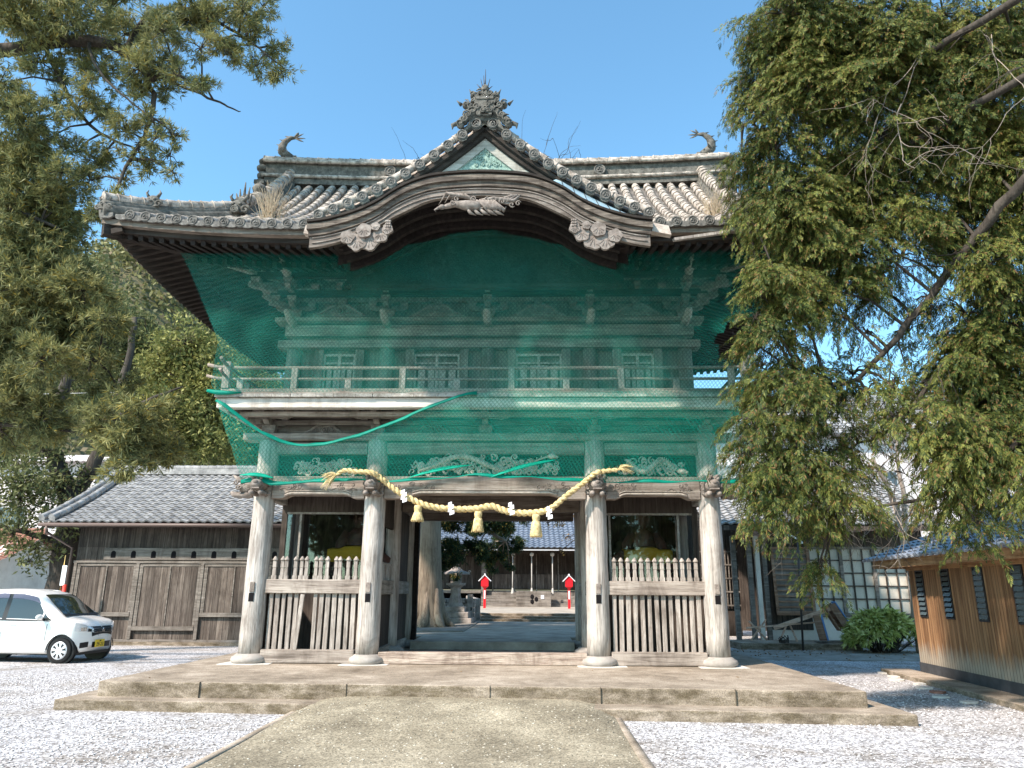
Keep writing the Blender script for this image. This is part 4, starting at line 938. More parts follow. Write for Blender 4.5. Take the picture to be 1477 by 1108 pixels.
# ============================================================ NETS
def netmat(name,base,dens,col):
    n=NT(name); tc=n.n('TexCoord'); X=n.sep(tc.outputs['UV']); a=n.math('ADD',X[0],X[1]); b=n.math('SUBTRACT',X[0],X[1])
    def line(s,w):
        f=n.math('FRACT',n.math('MULTIPLY',s,1.0)); return n.math('GREATER_THAN',n.math('ABSOLUTE',n.math('SUBTRACT',f,.5)),.5-w)
    l=n.math('MAXIMUM',line(a,.16),line(b,.16)); big=n.noise(n.obj((.35,.35,1.6)),1.6,5,.65,1.2); k=n.math('MULTIPLY_ADD',l,dens,n.math('MULTIPLY_ADD',big,.24,base-.12))
    n.fin(n.ramp(n.noise(n.obj(),3,4),[(.3,tuple(c*.8 for c in col)),(.7,tuple(min(1,c*1.15) for c in col))]),.55,.3)
    tl=n.n('BsdfTranslucent'); tl.inputs[0].default_value=(*col,1); m1=n.n('MixShader'); m1.inputs[0].default_value=.4; n.t.links.new(n.b.outputs[0],m1.inputs[1]); n.t.links.new(tl.outputs[0],m1.inputs[2])
    tr=n.n('BsdfTransparent'); m2=n.n('MixShader'); n.t.links.new(k,m2.inputs[0]); n.t.links.new(tr.outputs[0],m2.inputs[1]); n.t.links.new(m1.outputs[0],m2.inputs[2]); n.t.links.new(m2.outputs[0],n.out.inputs[0]); return n.m
NETC_SHADED=(.01,.27,.2)  # upper net's green, darkened to carry the shade below the eave
def uvnet(o,cell=.052):
    me=o.data; uv=me.uv_layers.new(name='UVMap'); off=o.location
    for li,l in enumerate(me.loops):
        c=me.vertices[l.vertex_index].co+off; uv.data[li].uv=((c.x+c.y*.4)/cell/1.4142,(c.z+c.y*.3)/cell/1.4142)
def interp(tab,x):
    if x<=tab[0][0]: return tab[0][1]
    for i in range(1,len(tab)):
        if x<=tab[i][0]:
            t=(x-tab[i-1][0])/(tab[i][0]-tab[i-1][0]); return tab[i-1][1]*(1-t)+tab[i][1]*t
    return tab[-1][1]
def upper(u,v):   # v 0 bottom at the balcony edge, 1 top under the eave
    L=interp([(0,-5.03),(.06,-5.1),(.35,-4.93),(.6,-5.22),(.8,-5.45),(1,-5.72)],v); Rr=interp([(0,5.08),(.3,5.0),(.6,5.3),(1,5.75)],v)
    x=L+(Rr-L)*u; top=7.76+.42*math.exp(-(x/1.4)**2); z=5.2+(top-5.2)*v
    y=-1.05-.6*v-.08*math.sin(math.pi*v); y+=.03*math.sin(x*3.1+v*5)+.02*math.sin(x*7.3-v*9)+.012*math.sin(x*15+v*14); z+=.01*math.sin(x*9)
    return (x,y,z)
hole=lambda u,v: not ((u-.955)**2/.0009+(v-.36)**2/.022<1 and u>.925+abs(v-.36)*.06)
q=MB(); q.grid(upper,90,40,True,hole); un=q.build('safety_net',netmat('green_net_upper_shaded',.19,.3,NETC_SHADED),None,origin=(0,-1.2,5.2),fixn=False); uvnet(un)
tag(un,'wide green mesh sheet from the roof eave down to the balcony edge, torn at right','net',group='green safety nets on the gate')
def topz(x): return interp([(-4.95,5.05),(-4.6,4.78),(-4.2,4.5),(-3.75,4.3),(-3.4,4.24),(-2.9,4.28),(-2.3,4.42),(-1.6,4.68),(-1.0,4.92),(-.3,5.17),(.2,5.2),(5.1,5.2)],x)
def botz(x): return interp([(-4.65,3.6),(-4.25,3.66),(-4,3.58),(-3.4,3.6),(-2.7,3.66),(-1.9,3.62),(-1,3.66),(-.2,3.74),(.6,3.7),(1.6,3.66),(2.3,3.62),(4.1,3.63),(4.8,3.64)],x)
def lower(u,v):
    vv=v; Lx=interp([(0,-4.6),(.5,-4.72),(1,-5.0)],vv); Rx=interp([(0,4.75),(1,5.1)],vv); x=Lx+(Rx-Lx)*u
    zb,zt=botz(x),topz(x); z=zb+(zt-zb)*vv
    zz_=(z-3.6)/1.6; y=-.42-.66*max(0,min(1,zz_))**.9-.06*math.sin(math.pi*min(1,max(0,zz_))); y+=.025*math.sin(x*2.7+z*4)+.014*math.sin(x*8.1+z*3)+.01*math.sin(x*17+z*11)
    return (x,y,z)
q=MB(); q.grid(lower,110,30,True); ln=q.build('safety_net',netmat('green_net_lower',.19,.33,(.0,.42,.3)),None,origin=(0,-.7,3.6),fixn=False); uvnet(ln)
tag(ln,'lower green mesh sheet sagging in a curve below the balcony, over the carved panels','net',group='green safety nets on the gate')
hm=netmat('bunched_net_hem',.66,.25,(.0,.33,.235))
q=MB()
pt=[];rs=[]
for i in range(61):
    u=i/60; p=lower(u,1.0)
    if p[0]>-.1: break
    pt.append(p); rs.append(.034+.02*abs(math.sin(i*1.9)*math.sin(i*.7)))
q.tube(pt,rs,8,flat=.45)
pt2=[lower(i/80,0.0) for i in range(81)]; q.tube([(a,b-.01,c+.012*math.sin(k*.7)) for k,(a,b,c) in enumerate(pt2)],[(.03 if k>14 else .055)+.018*math.sin(k*.5) for k in range(81)],8,flat=.5)
split_build(q,lambda c:0 if c[2]<interp([(-5,4.0),(5,4.0)],c[0]) else 1,'bunched_hem',hm,ln)
q=MB()
def fold(x0,x1,z0,z1,y): 
    N_=14; q.tube([(x0+(x1-x0)*i/N_,y-.03,z0+(z1-z0)*i/N_+.04*math.sin(math.pi*i/N_)) for i in range(N_+1)],[.008+.05*math.sin(math.pi*i/N_) for i in range(N_+1)],6,flat=.3)
nfm=netmat('green_net_folded',.6,.25,(.0,.5,.34))
for fa_ in ((-1.4,-.2,3.68,3.92,-.5),(.1,1.35,3.68,4.02,-.5),(-4.6,-3.95,3.72,3.66,-.5)):
    q=MB(); fold(*fa_); q.build('net_fold',nfm,ln,fixn=False)
q=MB(); q.tube([(-5.2,-1.0,5.24),(-5.0,-1.02,5.2),(-4.8,-1.03,5.19),(-4.55,-1.02,5.2)],[.03,.05,.04,.015],7); q.tube([(4.6,-1.02,5.2),(4.9,-1.03,5.22),(5.1,-1.02,5.26),(5.2,-1.0,5.38)],[.02,.06,.07,.03],7); 
split_build(q,lambda c:c[0]>0,'bunched_edge',hm,un,fixn=False)
q=MB()
for (a,b) in (((4.35,6.85),(5.2,7.35)),((4.3,6.78),(5.1,7.2)),((4.55,6.2),(4.7,5.9))): q.bar((a[0],-1.5,a[1]),(b[0],-1.55,b[1]),.02,.035)
split_build(q,lambda c:c[2]>6.3,'torn_strand',M['black'],un)
# ============================================================ ROPE
RP=[(-2.75,3.72),(-2.6,3.8),(-2.42,3.78),(-2.1,3.76),(-1.95,3.68),(-1.6,3.42),(-1.2,3.22),(-.9,3.14),(-.5,3.11),(-.1,3.13),(.15,3.17),(.45,3.07),(.75,3.04),(1.05,3.06),(1.25,3.12),(1.6,3.4),(1.9,3.62),(2.1,3.76),(2.3,3.8),(2.5,3.82)]
def smooth(pts,k=6):
    out=[]
    for i in range(len(pts)-1):
        p0=pts[max(i-1,0)];p1=pts[i];p2=pts[i+1];p3=pts[min(i+2,len(pts)-1)]
        for j in range(k):
            t=j/k; out.append(tuple(.5*((2*p1[a])+(-p0[a]+p2[a])*t+(2*p0[a]-5*p1[a]+4*p2[a]-p3[a])*t*t+(-p0[a]+3*p1[a]-3*p2[a]+p3[a])*t**3) for a in range(len(p1))))
    out.append(pts[-1]); return out
def ry(x):
    if x<-2.2 or x>2.2: return -.6
    return -.32-.12*abs(math.sin(x*.8)) if abs(x)<2 else -.42-.14*max(0,1-abs(abs(x)-2.12)/.3)
rp=[(x,ry(x)-(0.06 if abs(abs(x)-2.12)<.25 and abs(x)<2.2 else 0),z) for x,z in smooth(RP,8)]
straw=noisy('rice_straw',[(.28,(.34,.24,.1)),(.5,(.64,.49,.24)),(.75,(.84,.71,.44))],18,.85,.8,.006,st=(1,1,1))
T_=thing('straw_rope','thick twisted straw rope slung across the middle bay of the gate, with tassels','rope',(0,-.35,3.1))
q=MB(); L=0; prev=None; ph=0; S=[[],[]]; rs=[[],[]]
for i,p in enumerate(rp):
    p=Vector(p)
    if prev is not None: ph+=(p-prev).length/.21*2*math.pi
    prev=p; d=(Vector(rp[min(i+1,len(rp)-1)])-Vector(rp[max(i-1,0)])).normalized(); a=Vector((0,1,0)); b=d.cross(a).normalized()
    t=i/(len(rp)-1); rad_=.019+.02*math.sin(math.pi*min(1,max(0,t)))**.6
    for k in range(2):
        S[k].append(p+(a*math.cos(ph+k*math.pi)+b*math.sin(ph+k*math.pi))*rad_*.75); rs[k].append(rad_)
for k in range(2): q.tube(smooth([tuple(v) for v in S[k]],2),[rs[k][min(len(rs[k])-1,i//2)] for i in range(2*len(S[k])-1)],8)
rf=random.Random(8)
for i in range(520):   # loose straws
    p=Vector(rf.choice(rp)); d=Vector((rf.uniform(-1,1),rf.uniform(-1,.2),rf.uniform(-.7,1))).normalized()*rf.uniform(.05,.11); q.tube([p,p+d],[.003,.0012],3,False)
for e,sg in ((rp[0],-1),(rp[-1],1)):   # frayed ends
    for k in range(70):
        a=Vector(e); b=a+Vector((sg*rf.uniform(.1,.3),rf.uniform(-.06,.06),rf.uniform(-.3,.02) if sg<0 else rf.uniform(-.08,.1))); q.tube([a,a.lerp(b,.5)+Vector((0,0,.04)),b],[.007,.005,.002],4,False)
q.build('twisted_strands',straw,T_,fixn=False)
for k,(x,z,h) in enumerate(((-1.22,3.2,.3),(-.1,3.1,.38),(.98,3.04,.42))):
    y=ry(x)-.02; q=MB(); top=z-.02
    q.lathe([(.02,0),(.065,-.01),(.075,-.05),(.07,-.1),(.058,-.125),(.075,-.14),(.09,-.2),(.118 if k!=1 else .1,-h+.02),(.1,-h)][::-1],(x,y,top),14)
    for j in range(90):
        a=rf.uniform(0,6.28); r1=.07; r2=.12*rf.uniform(.7,1.05); q.tube([(x+r1*math.cos(a)*.8,y+r1*math.sin(a)*.8,top-.12),(x+r2*math.cos(a),y+r2*math.sin(a),top-h-rf.uniform(-.02,.025))],[.006,.003],3,False)
    q.tube([(x+.056*math.cos(t*.5236),y+.056*math.sin(t*.5236),top-.125) for t in range(13)],.008,5,False)
    q.build('straw_tassel',straw,T_,fixn=False)
paper=plain('white_paper',(.85,.84,.86),.8,.1)
for x,z in ((-1.5,3.36),(-.62,3.14),(.5,3.14),(1.2,3.06)):
    q=MB(); y=ry(x)-.07; zz_=z+.08; xx=x
    for k in range(4):
        w_=.035+.01*(k%2); q.add([(xx-w_,y-.012*k,zz_),(xx+w_*.8,y-.03*(k%2),zz_+.02),(xx+w_*.9,y-.02-.01*k,zz_-.05),(xx-w_*1.1,y-.035+.02*(k%2),zz_-.075)],[(0,1,2,3)]); zz_-=.052; xx+=.032*(-1)**k+.004*k
    o=q.build('paper_streamer',paper,T_,fixn=False); s_=o.modifiers.new('t','SOLIDIFY'); s_.thickness=.003
# ============================================================ GROUND BEHIND THE GATE
M['court']=noisy('worn_court_paving',[(.3,(.22,.19,.15)),(.5,(.38,.33,.265)),(.75,(.55,.48,.39))],1.6,.95,.4,.006,detail=8)
q=MB(); q.box(-1.88,1.88,3.45,5.402,ZP-.1,.525); q.box(-4.2,4.4,5.404,15.0,-.1,.523); struct(q.build('court_paving',M['court'],bevel=.02))
q=MB(); q.box(-14,9.0,15.95,60,-.1,.8); struct(q.build('terrace_ground',M['court']))
q=MB()
for k in range(3): q.box(-1.5,3.2,15.0+.33*k,15.0+.33*(k+1)+.002*k,.1,.525+.092*(k+1)-.002)
struct(q.build('terrace_steps',M['conc'],bevel=.01))
q=MB(); q.box(-4.1,-1.0,7.5,14.9,.5,.56); struct(q.build('earth_bed',M['soil'],bevel=.02))
q=MB(); q.box(5.45,14,5.6,9.0,-.1,.012); struct(q.build('leaf_litter_ground',M['soil']))
# ============================================================ TILED ROOF HELPER
def pantiles(A,B,C,D,tw=.27,th=.24,sag=.12,wave=.035,mb=None):
    """A,B eave ends, D,C ridge ends (A below D); S-shaped tiles in overlapping courses"""
    A,B,C,D=map(Vector,(A,B,C,D)); L=(B-A).length; H=(D-A).length; nc=max(2,int(L/tw)); nr=max(2,int(H/th)); nrm=(B-A).cross(D-A).normalized()
    if nrm.z<0: nrm=-nrm
    mb=mb or MB(); ns=6; rows=[]
    wv=[0,.75,1,.55,-.25,-.45]
    for r in range(nr):
        for fr in (0,1):
            v=(r+fr*1.0)/nr; row=[]
            for c in range(nc*ns+1):
                u=c/(nc*ns); j=((c//ns)*7919+r*104729)%101/101*.008
                p=A.lerp(B,u).lerp(D.lerp(C,u),v); p=p+nrm*(wave*wv[c%ns]+.032*(1-fr)+j*(1-fr))-Vector((0,0,sag*4*v*(1-v)))
                row.append(p-(D-A).normalized()*(.02 if fr==0 else 0))
            rows.append(row)
    # front faces of the eave course
    rows.insert(0,[p-nrm*.05 for p in rows[0]])
    mb.strip(rows,False); return mb
def ridgeline(a,b,r=.1,seg=.28):
    q=MB(); a=Vector(a);b=Vector(b)
    q.bar(a-Vector((0,0,.03)),b-Vector((0,0,.03)),.3,.12); q.bar(a+Vector((0,0,.07)),b+Vector((0,0,.07)),.22,.09); caprow([a+Vector((0,0,.14)),b+Vector((0,0,.14))],r,q,seg); return q
M['gtile']=noisy('grey_clay_tile',[(.25,(.1,.1,.1)),(.5,(.28,.277,.27)),(.75,(.5,.49,.47))],3.5,.55,.4,.006,spec=.5,sp=(5,(.26,.17,.12),.72))
M['btile']=noisy('blue_grey_glazed_tile',[(.3,(.12,.14,.18)),(.5,(.22,.25,.3)),(.75,(.36,.39,.44))],3,.38,.25,.004,spec=.6)
M['blutile']=noisy('bright_blue_hall_tile',[(.3,(.1,.13,.17)),(.6,(.17,.2,.25)),(.8,(.25,.28,.33))],3,.4,.25,.004,spec=.6)
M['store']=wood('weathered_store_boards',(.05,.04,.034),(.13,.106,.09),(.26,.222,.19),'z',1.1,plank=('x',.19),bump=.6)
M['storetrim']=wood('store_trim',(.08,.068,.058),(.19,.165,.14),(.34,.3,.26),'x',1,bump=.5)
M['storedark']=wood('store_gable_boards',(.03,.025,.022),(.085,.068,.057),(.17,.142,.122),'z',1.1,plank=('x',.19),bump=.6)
M['plaster']=noisy('pale_plaster',[(.3,(.6,.54,.46)),(.7,(.78,.72,.63))],2,.9,.1,.003)
# ============================================================ STOREHOUSE (left)
S=thing('wooden_storehouse','long single-storey weathered plank storehouse with grey tiled roof beside the gate','storehouse',(-9,11,0))
X0,X1,Y0=-13.25,-4.9,9.0
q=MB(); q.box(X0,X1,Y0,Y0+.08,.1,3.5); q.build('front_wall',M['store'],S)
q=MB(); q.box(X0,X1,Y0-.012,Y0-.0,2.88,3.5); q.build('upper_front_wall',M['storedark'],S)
q=MB(); q.box(X0,X0+.08,Y0+.08,14,.1,3.5); q.prism([(Y0,3.5),(14,3.5),(11.5,5.5)],'x',X0,X0+.08); q.build('end_wall',M['storedark'],S)
q=MB(); q.box(X1-.08,X1,Y0+.08,14,.1,3.5); q.prism([(Y0,3.5),(14,3.5),(11.5,5.5)],'x',X1-.08,X1); q.build('end_wall',M['storedark'],S)
q=MB(); q.box(X0,X1,13.92,14,.1,3.5); q.build('rear_wall',M['storedark'],S)
q=MB(); q.box(X0-.05,X1,Y0-.1,Y0-.02,-.02,.1); q.build('foundation_sill',M['conc'],S); 
q=MB(); q.box(X0-.02,X1,Y0-.06,Y0-.014,.1,.17); q.build('bottom_rail',M['storetrim'],S,bevel=.005)
q=MB(); q.box(-12.35,X1,Y0-.07,Y0-.013,2.5,2.86); vb=q.build('vent_board',M['storetrim'],S,bevel=.006)
for k in range(12):
    x=-12.06+.63*k; q=MB(); pts=[(x-.075,2.56),(x+.075,2.56)]+[(x+.075*math.cos(a),2.7+.075*math.sin(a)) for a in [math.pi*i/8 for i in range(9)]]
    q.prism(pts,'y',Y0-.075,Y0-.068); q.build('vent_hole',M['black'],vb)
q=MB(); q.box(X0-.03,X1,Y0-.08,Y0-.013,2.4,2.47); q.build('lintel_rail',M['storetrim'],S,bevel=.005)
def doorset(a,b,z0,z1,n_,nm):
    q=MB(); q.box(a,b,Y0-.09,Y0-.013,z0-.12,z0); q.box(a-.0,a+.07,Y0-.055,Y0-.013,z0,z1); q.box(b-.07,b,Y0-.055,Y0-.013,z0,z1); q.box(a+.07,b-.07,Y0-.055,Y0-.013,z1-.07,z1); fr=q.build(nm,M['storetrim'],S,bevel=.005)
    w_=(b-a-.14)/n_
    for k in range(n_):
        q=MB(); yk=Y0-.03-.012*(k%2); q.box(a+.07+w_*k,a+.07+w_*(k+1)+.0,yk,yk+.015,z0,z1-.07); q.build('shutter_panel',M['store'],fr)
        q=MB(); q.box(a+.07+w_*k,a+.07+w_*k+.035,yk-.02,yk-.001,z0,z1-.07); q.build('shutter_stile',M['storetrim'],fr)
doorset(-13.15,-11.3,.95,2.38,2,'shuttered_window'); doorset(-11.18,-9.28,.55,2.38,2,'shuttered_doorway'); doorset(-9.16,-7.3,.95,2.38,2,'shuttered_window'); doorset(-7.2,-5.2,.95,2.38,2,'shuttered_window')
for x in (X0+.05,-11.24,-9.22,-7.25): q=MB(); q.box(x-.05,x+.05,Y0-.075,Y0-.014,.17,2.4); q.build('wall_post',M['storetrim'],S,bevel=.005)
EYs,ERs=8.35,11.5
q=pantiles((-14.2,EYs,3.62),(-4.4,EYs,3.62),(-4.4,ERs,5.55),(-13.75,ERs,5.55)); q.build('front_roof_slope',M['gtile'],S,fixn=False)
q=pantiles((-4.4,14.65,3.62),(-14.2,14.65,3.62),(-13.75,ERs,5.55),(-4.4,ERs,5.55)); q.build('rear_roof_slope',M['gtile'],S,fixn=False)
ridgeline((-13.9,ERs,5.62),(-4.3,ERs,5.62)).build('roof_ridge',M['gtile'],S,fixn=False)
for dx in (0.02,.34):
    pts=[Vector((-14.15+dx,EYs-.02,3.66)).lerp(Vector((-13.72+dx,ERs,5.6)),t)-Vector((0,0,.12*4*t*(1-t)-.07)) for t in [i/10 for i in range(11)]]
    q=MB(); caprow(pts,.1,q,.26); q.build('verge_tiles',M['gtile'],S,fixn=False)
q=MB(); q.box(-14.1,-4.4,EYs+.02,EYs+.06,3.44,3.58); q.add([(-14.1,EYs+.06,3.46),(-4.4,EYs+.06,3.46),(-4.4,Y0,3.82),(-14.1,Y0,3.82)],[(0,1,2,3)]); q.build('eave_board',M['storedark'],S,fixn=False)
q=MB(); q.tube([(-14.15,EYs-.06,3.52),(-4.5,EYs-.06,3.5)],.055,8); q.tube([(-13.9,EYs-.06,3.48),(-13.9,EYs-.04,3.3),(-13.35,Y0-.12,2.85),(-13.35,Y0-.12,.1)],.04,8); q.build('rain_gutter',plain('brown_gutter',(.13,.09,.075),.5),S)
T_=thing('marker_post','red post with small white sign board beside the storehouse downpipe','post',(-12.95,8.2,0))
q=MB(); q.tube([(-12.95,8.2,0),(-12.98,8.2,1.75)],.06,10); q.build('red_post',plain('red_paint',(.62,.05,.03),.5),T_)
q=MB(); q.box(-13.12,-12.98,8.16,8.18,1.72,2.3); q.build('white_board',plain('white_paint',(.8,.8,.8),.5),T_)
q=MB(); q.tube([(-13.1,8.2,1.2),(-13.1,8.2,2.6)],.015,6); q.build('support_rod',M['brass'],T_)
# ============================================================ FAR HOUSES (left edge)
def house(loc,w_,d_,h_,rh,wallm,roofm,label,rz=0,wins=()):
    T_=thing('house',label,'house',loc,rz)
    if rz==0: rz=1e-9; OFF[T_.name]=Vector((0,0,0))
    q=MB(); q.box(-w_/2,w_/2,-d_/2,d_/2,0,h_); q.prism([(-d_/2,h_),(d_/2,h_),(0,h_+rh)],'x',-w_/2,w_/2); q.build('wall',wallm,T_,local=True)
    q=pantiles((-w_/2-.5,-d_/2-.6,h_-.2),(w_/2+.5,-d_/2-.6,h_-.2),(w_/2+.5,0,h_+rh+.1),(-w_/2-.5,0,h_+rh+.1),.35,.35); q.build('roof',roofm,T_,fixn=False,local=True)
    q=pantiles((w_/2+.5,d_/2+.6,h_-.2),(-w_/2-.5,d_/2+.6,h_-.2),(-w_/2-.5,0,h_+rh+.1),(w_/2+.5,0,h_+rh+.1),.35,.35); q.build('roof',roofm,T_,fixn=False,local=True)
    q=ridgeline((-w_/2-.5,0,h_+rh+.15),(w_/2+.5,0,h_+rh+.15)); q.build('roof_ridge',roofm,T_,fixn=False,local=True)
    for (x,z,a,b) in wins:
        q=MB(); q.box(x-a/2,x+a/2,-d_/2-.05,-d_/2-.01,z,z+b); f_=q.build('window',plain('window_frame_'+T_.name,(.55,.53,.5),.4),T_,local=True)
        for k in range(2): q=MB(); q.box(x-a/2+.05+k*a/2,x-.03+k*a/2,-d_/2-.055,-d_/2-.051,z+.05,z+b-.05); q.build('pane',M.setdefault('pane',plain('window_pane',(.05,.06,.07),.08,.7)),f_,local=True)
    return T_
M['pinkwall']=noisy('pale_pinkish_render',[(.3,(.55,.5,.48)),(.7,(.74,.69,.68))],1.5,.9,.1,.003)
M['redtile']=noisy('reddish_tile',[(.3,(.22,.1,.07)),(.7,(.4,.2,.14))],4,.7,.3,.004)
house((-27.8,31,0),6.2,5,9.0,.3,M['pinkwall'],M['pinkwall'],'tall pale building behind the left trees, plain whitish wall showing through leaves',0,((-1.5,5.0,1.6,1.2),(1.5,5.0,1.4,1.2)))
house((-25.4,21,0),5.5,5,2.9,1.1,M['plaster'],M['redtile'],'low cream house with reddish roof edge behind the parked car',0,((-1.0,.9,1.3,1.4),(1.4,.9,1.2,1.4)))
house((-24.8,47,3),9,6,4.5,2.0,M['plaster'],M['redtile'],'distant cream building with reddish tiled roof above the storehouse ridge',0,((-2,1.5,1.4,1.2),(2,1.5,1.4,1.2)))
# ============================================================ RESIDENCE (right)
Rz=thing('priest_residence','old wooden house with papered sliding windows and grey tiled roof, right of the gate','house',(10,12,0))
RX0,RX1,RY0=8.45,13.6,10.5
q=MB(); q.box(RX0,RX1,RY0+.02,RY0+.1,.2,.92); q.build('foundation_wall',M['plaster'],Rz)
q=MB(); q.box(RX0,RX1,RY0+.02,RY0+.1,3.05,3.75); q.box(RX1-.1,RX1,RY0+.1,16,.2,3.75); q.box(6.9,RX1,16,16.1,.2,3.75); q.prism([(RY0,3.75),(16.1,3.75),(13.3,5.9)],'x',RX1-.1,RX1-.02); q.build('upper_wall',M['storedark'],Rz)
sh=MB(); sh.box(9.9,RX1-.1,RY0+.05,RY0+.07,1.0,3.05); sh.build('papered_panes',noisy('window_paper',[(.3,(.5,.46,.38)),(.7,(.66,.6,.5))],2,.9,0),Rz)
q=MB(); q.box(9.8,RX1,RY0-.05,RY0+.06,.9,1.02); q.box(9.8,RX1,RY0-.03,RY0+.08,3.0,3.08); split_build(q,lambda c:c[2]>2,'window_rail',M['storetrim'],Rz,bevel=.005)
for x in (9.86,10.9,11.95,13.0): q=MB(); q.box(x-.055,x+.055,RY0-.02,RY0+.049,1.02,3.0); q.build('window_mullion',M['storetrim'],Rz,bevel=.005)
q=MB()
for i in range(3):
    for j in (1,2): x=9.86+1.045*i+.35*j; q.box(x-.018,x+.018,RY0+.0,RY0+.045,1.02,3.0)
for z in (1.45,1.85,2.25,2.65): q.box(9.9,RX1-.1,RY0+.002,RY0+.04,z-.018,z+.018)
q.build('glazing_bars',M['storedark'],Rz)
q=MB(); q.box(8.45,9.82,RY0+.0,RY0+.06,.5,3.05); q.build('boarded_wall',M['storedark'],Rz)
for x,mt in ((8.42,'storetrim'),(8.2,'plaster'),(7.95,'storetrim'),(7.45,'storetrim')): q=MB(); q.box(x-.07,x+.07,RY0-.12,RY0+.02,.2,3.4); q.build('wall_post',M[mt],Rz)
q=MB(); q.box(6.7,8.1,12.4,12.5,.2,3.75); q.build('recessed_wall',M['storedark'],Rz)
q=MB()
for k in range(12): q.box(6.75+.11*k,6.78+.11*k,12.3,12.34,1.2,3.0)
for z in (1.2,1.65,2.1,2.55,3.0): q.box(6.72,8.08,12.28,12.3,z-.025,z+.025)
q.build('lattice_screen',M['storetrim'],Rz)
q=pantiles((6.4,9.5,3.72),(13.9,9.5,3.72),(13.9,13.3,5.9),(6.4,13.3,5.9)); q.build('front_roof_slope',M['gtile'],Rz,fixn=False)
q=pantiles((13.9,17.1,3.72),(6.4,17.1,3.72),(6.4,13.3,5.9),(13.9,13.3,5.9)); q.build('rear_roof_slope',M['gtile'],Rz,fixn=False)
ridgeline((6.3,13.3,5.95),(14.0,13.3,5.95)).build('roof_ridge',M['gtile'],Rz,fixn=False)
q=MB(); q.box(6.45,13.85,9.52,9.58,3.52,3.68); q.add([(6.45,9.58,3.56),(13.85,9.58,3.56),(13.85,10.6,3.95),(6.45,10.6,3.95)],[(0,1,2,3)]); q.build('eave_board',M['storedark'],Rz,fixn=False)
# tall second house behind for the pale wall seen through the branches
house((16.5,24,.8),15,6,8.3,2.2,M['pinkwall'],M['gtile'],'tall pale-walled house half hidden behind the cypress branches on the right',0,((-3,5.2,1.4,1.2),(1,5.2,1.4,1.2),(4.5,5.2,1.4,1.2)))
# louvred shutter leaning on the wall
T_=thing('slatted_shutter','wooden shutter of horizontal slats leaning upright against the old house wall','shutter',(9.2,10.2,.9))
q=MB(); 
for x in (8.66,9.8): q.bar((x,10.2,.95),(x,10.38,3.02),.09,.05,(0,1,0))
q.box(8.62,9.84,10.17,10.22,.95,1.08); q.box(8.62,9.84,10.36,10.4,2.98,3.06); 
M['shut']=wood('reddish_shutter_wood',(.12,.065,.04),(.28,.16,.1),(.42,.3,.22),'x',1)
q.build('shutter_frame',M['shut'],T_,bevel=.004)
q=MB()
for k in range(11):
    z=1.2+.165*k; y=10.21+.087*(z-.95); q.bar((8.68,y,z),(9.78,y,z),.03,.05)
q.build('slats',M['shut'],T_); q=MB(); q.add([(8.68,10.24,1.0),(9.78,10.24,1.0),(9.78,10.41,3.0),(8.68,10.41,3.0)],[(0,1,2,3)]); q.build('backing_board',M['storetrim'],T_,fixn=False)
q=MB(); q.prism([(7.1,9.0),(10.6,8.85),(10.75,9.2),(10.9,10.49),(7.0,10.49)],'z',-.05,.2); struct(q.build('concrete_apron',M['conc'],bevel=.03))
# lamp post
T_=thing('lamp_post','slim black metal lamp post with small white lamp in front of the old house','lamp post',(8.82,8.75,0))
q=MB(); q.tube([(8.82,8.75,0),(8.9,8.75,1.7),(8.98,8.75,3.45)],.032,8); q.build('pole',plain('dark_steel',(.05,.035,.03),.5),T_)
q=MB(); q.tube([(8.95,8.75,3.2),(8.85,8.72,3.26),(8.72,8.7,3.3),(8.62,8.7,3.33)],[.02,.03,.035,.02],8); q.ell((9.05,8.7,3.1),(.05,.05,.05),8,6); q.build('lamp',plain('lamp_white',(.85,.85,.85),.3),T_)
# scrap timber
def stick(name,label,p,q_,w_,h_,mt,cat='plank'):
    m_=MB(); m_.bar(p,q_,w_,h_); o=m_.build(name,mt,None,bevel=.004,origin=tuple((Vector(p)+Vector(q_))/2)); tag(o,label,cat); return o
fresh=wood('fresh_pinkish_timber',(.35,.2,.13),(.58,.38,.27),(.75,.56,.44),'x',1); greyt=M['storetrim']
T_=thing('timber_trestle','light timber trestle of crossed sticks on the concrete apron','trestle',(8.0,9.4,.2))
for a,b in (((7.5,9.35,.25),(8.0,9.35,.85)),((8.0,9.4,.25),(7.5,9.4,.8)),((8.35,9.35,.22),(8.65,9.4,.75)),((8.9,9.4,.22),(8.7,9.4,.75)),((7.4,9.38,.6),(9.6,9.42,.78))):
    q=MB(); q.bar(a,b,.045,.045); q.build('strut',fresh,T_,bevel=.003)
stick('plank','long pale pinkish board sloping up to the blue-edged boxes',(8.2,9.3,.6),(9.95,9.25,1.18),.05,.12,fresh)
T_=thing('open_box','brown wooden box with bright blue side tipped over on the timber pile','box',(10.0,9.25,.75))
q=MB(); q.bar((9.72,9.25,1.22),(10.12,9.25,.55),.3,.03,(0.9,0,.5)); q.bar((9.92,9.1,1.3),(10.32,9.1,.62),.03,.2,(.9,0,.5)); q.bar((9.92,9.4,1.3),(10.32,9.4,.62),.03,.2,(.9,0,.5)); q.build('side_board',M['shut'],T_,bevel=.003); q=MB(); q.bar((10.03,9.25,1.38),(10.43,9.25,.7),.32,.03,(.9,0,.5)); q.build('blue_panel',plain('faded_blue_paint',(.12,.25,.5),.7),T_,bevel=.003)
T_=thing('standing_board','narrow upright board painted blue on its edge beside the tipped box','board',(9.6,9.2,.2))
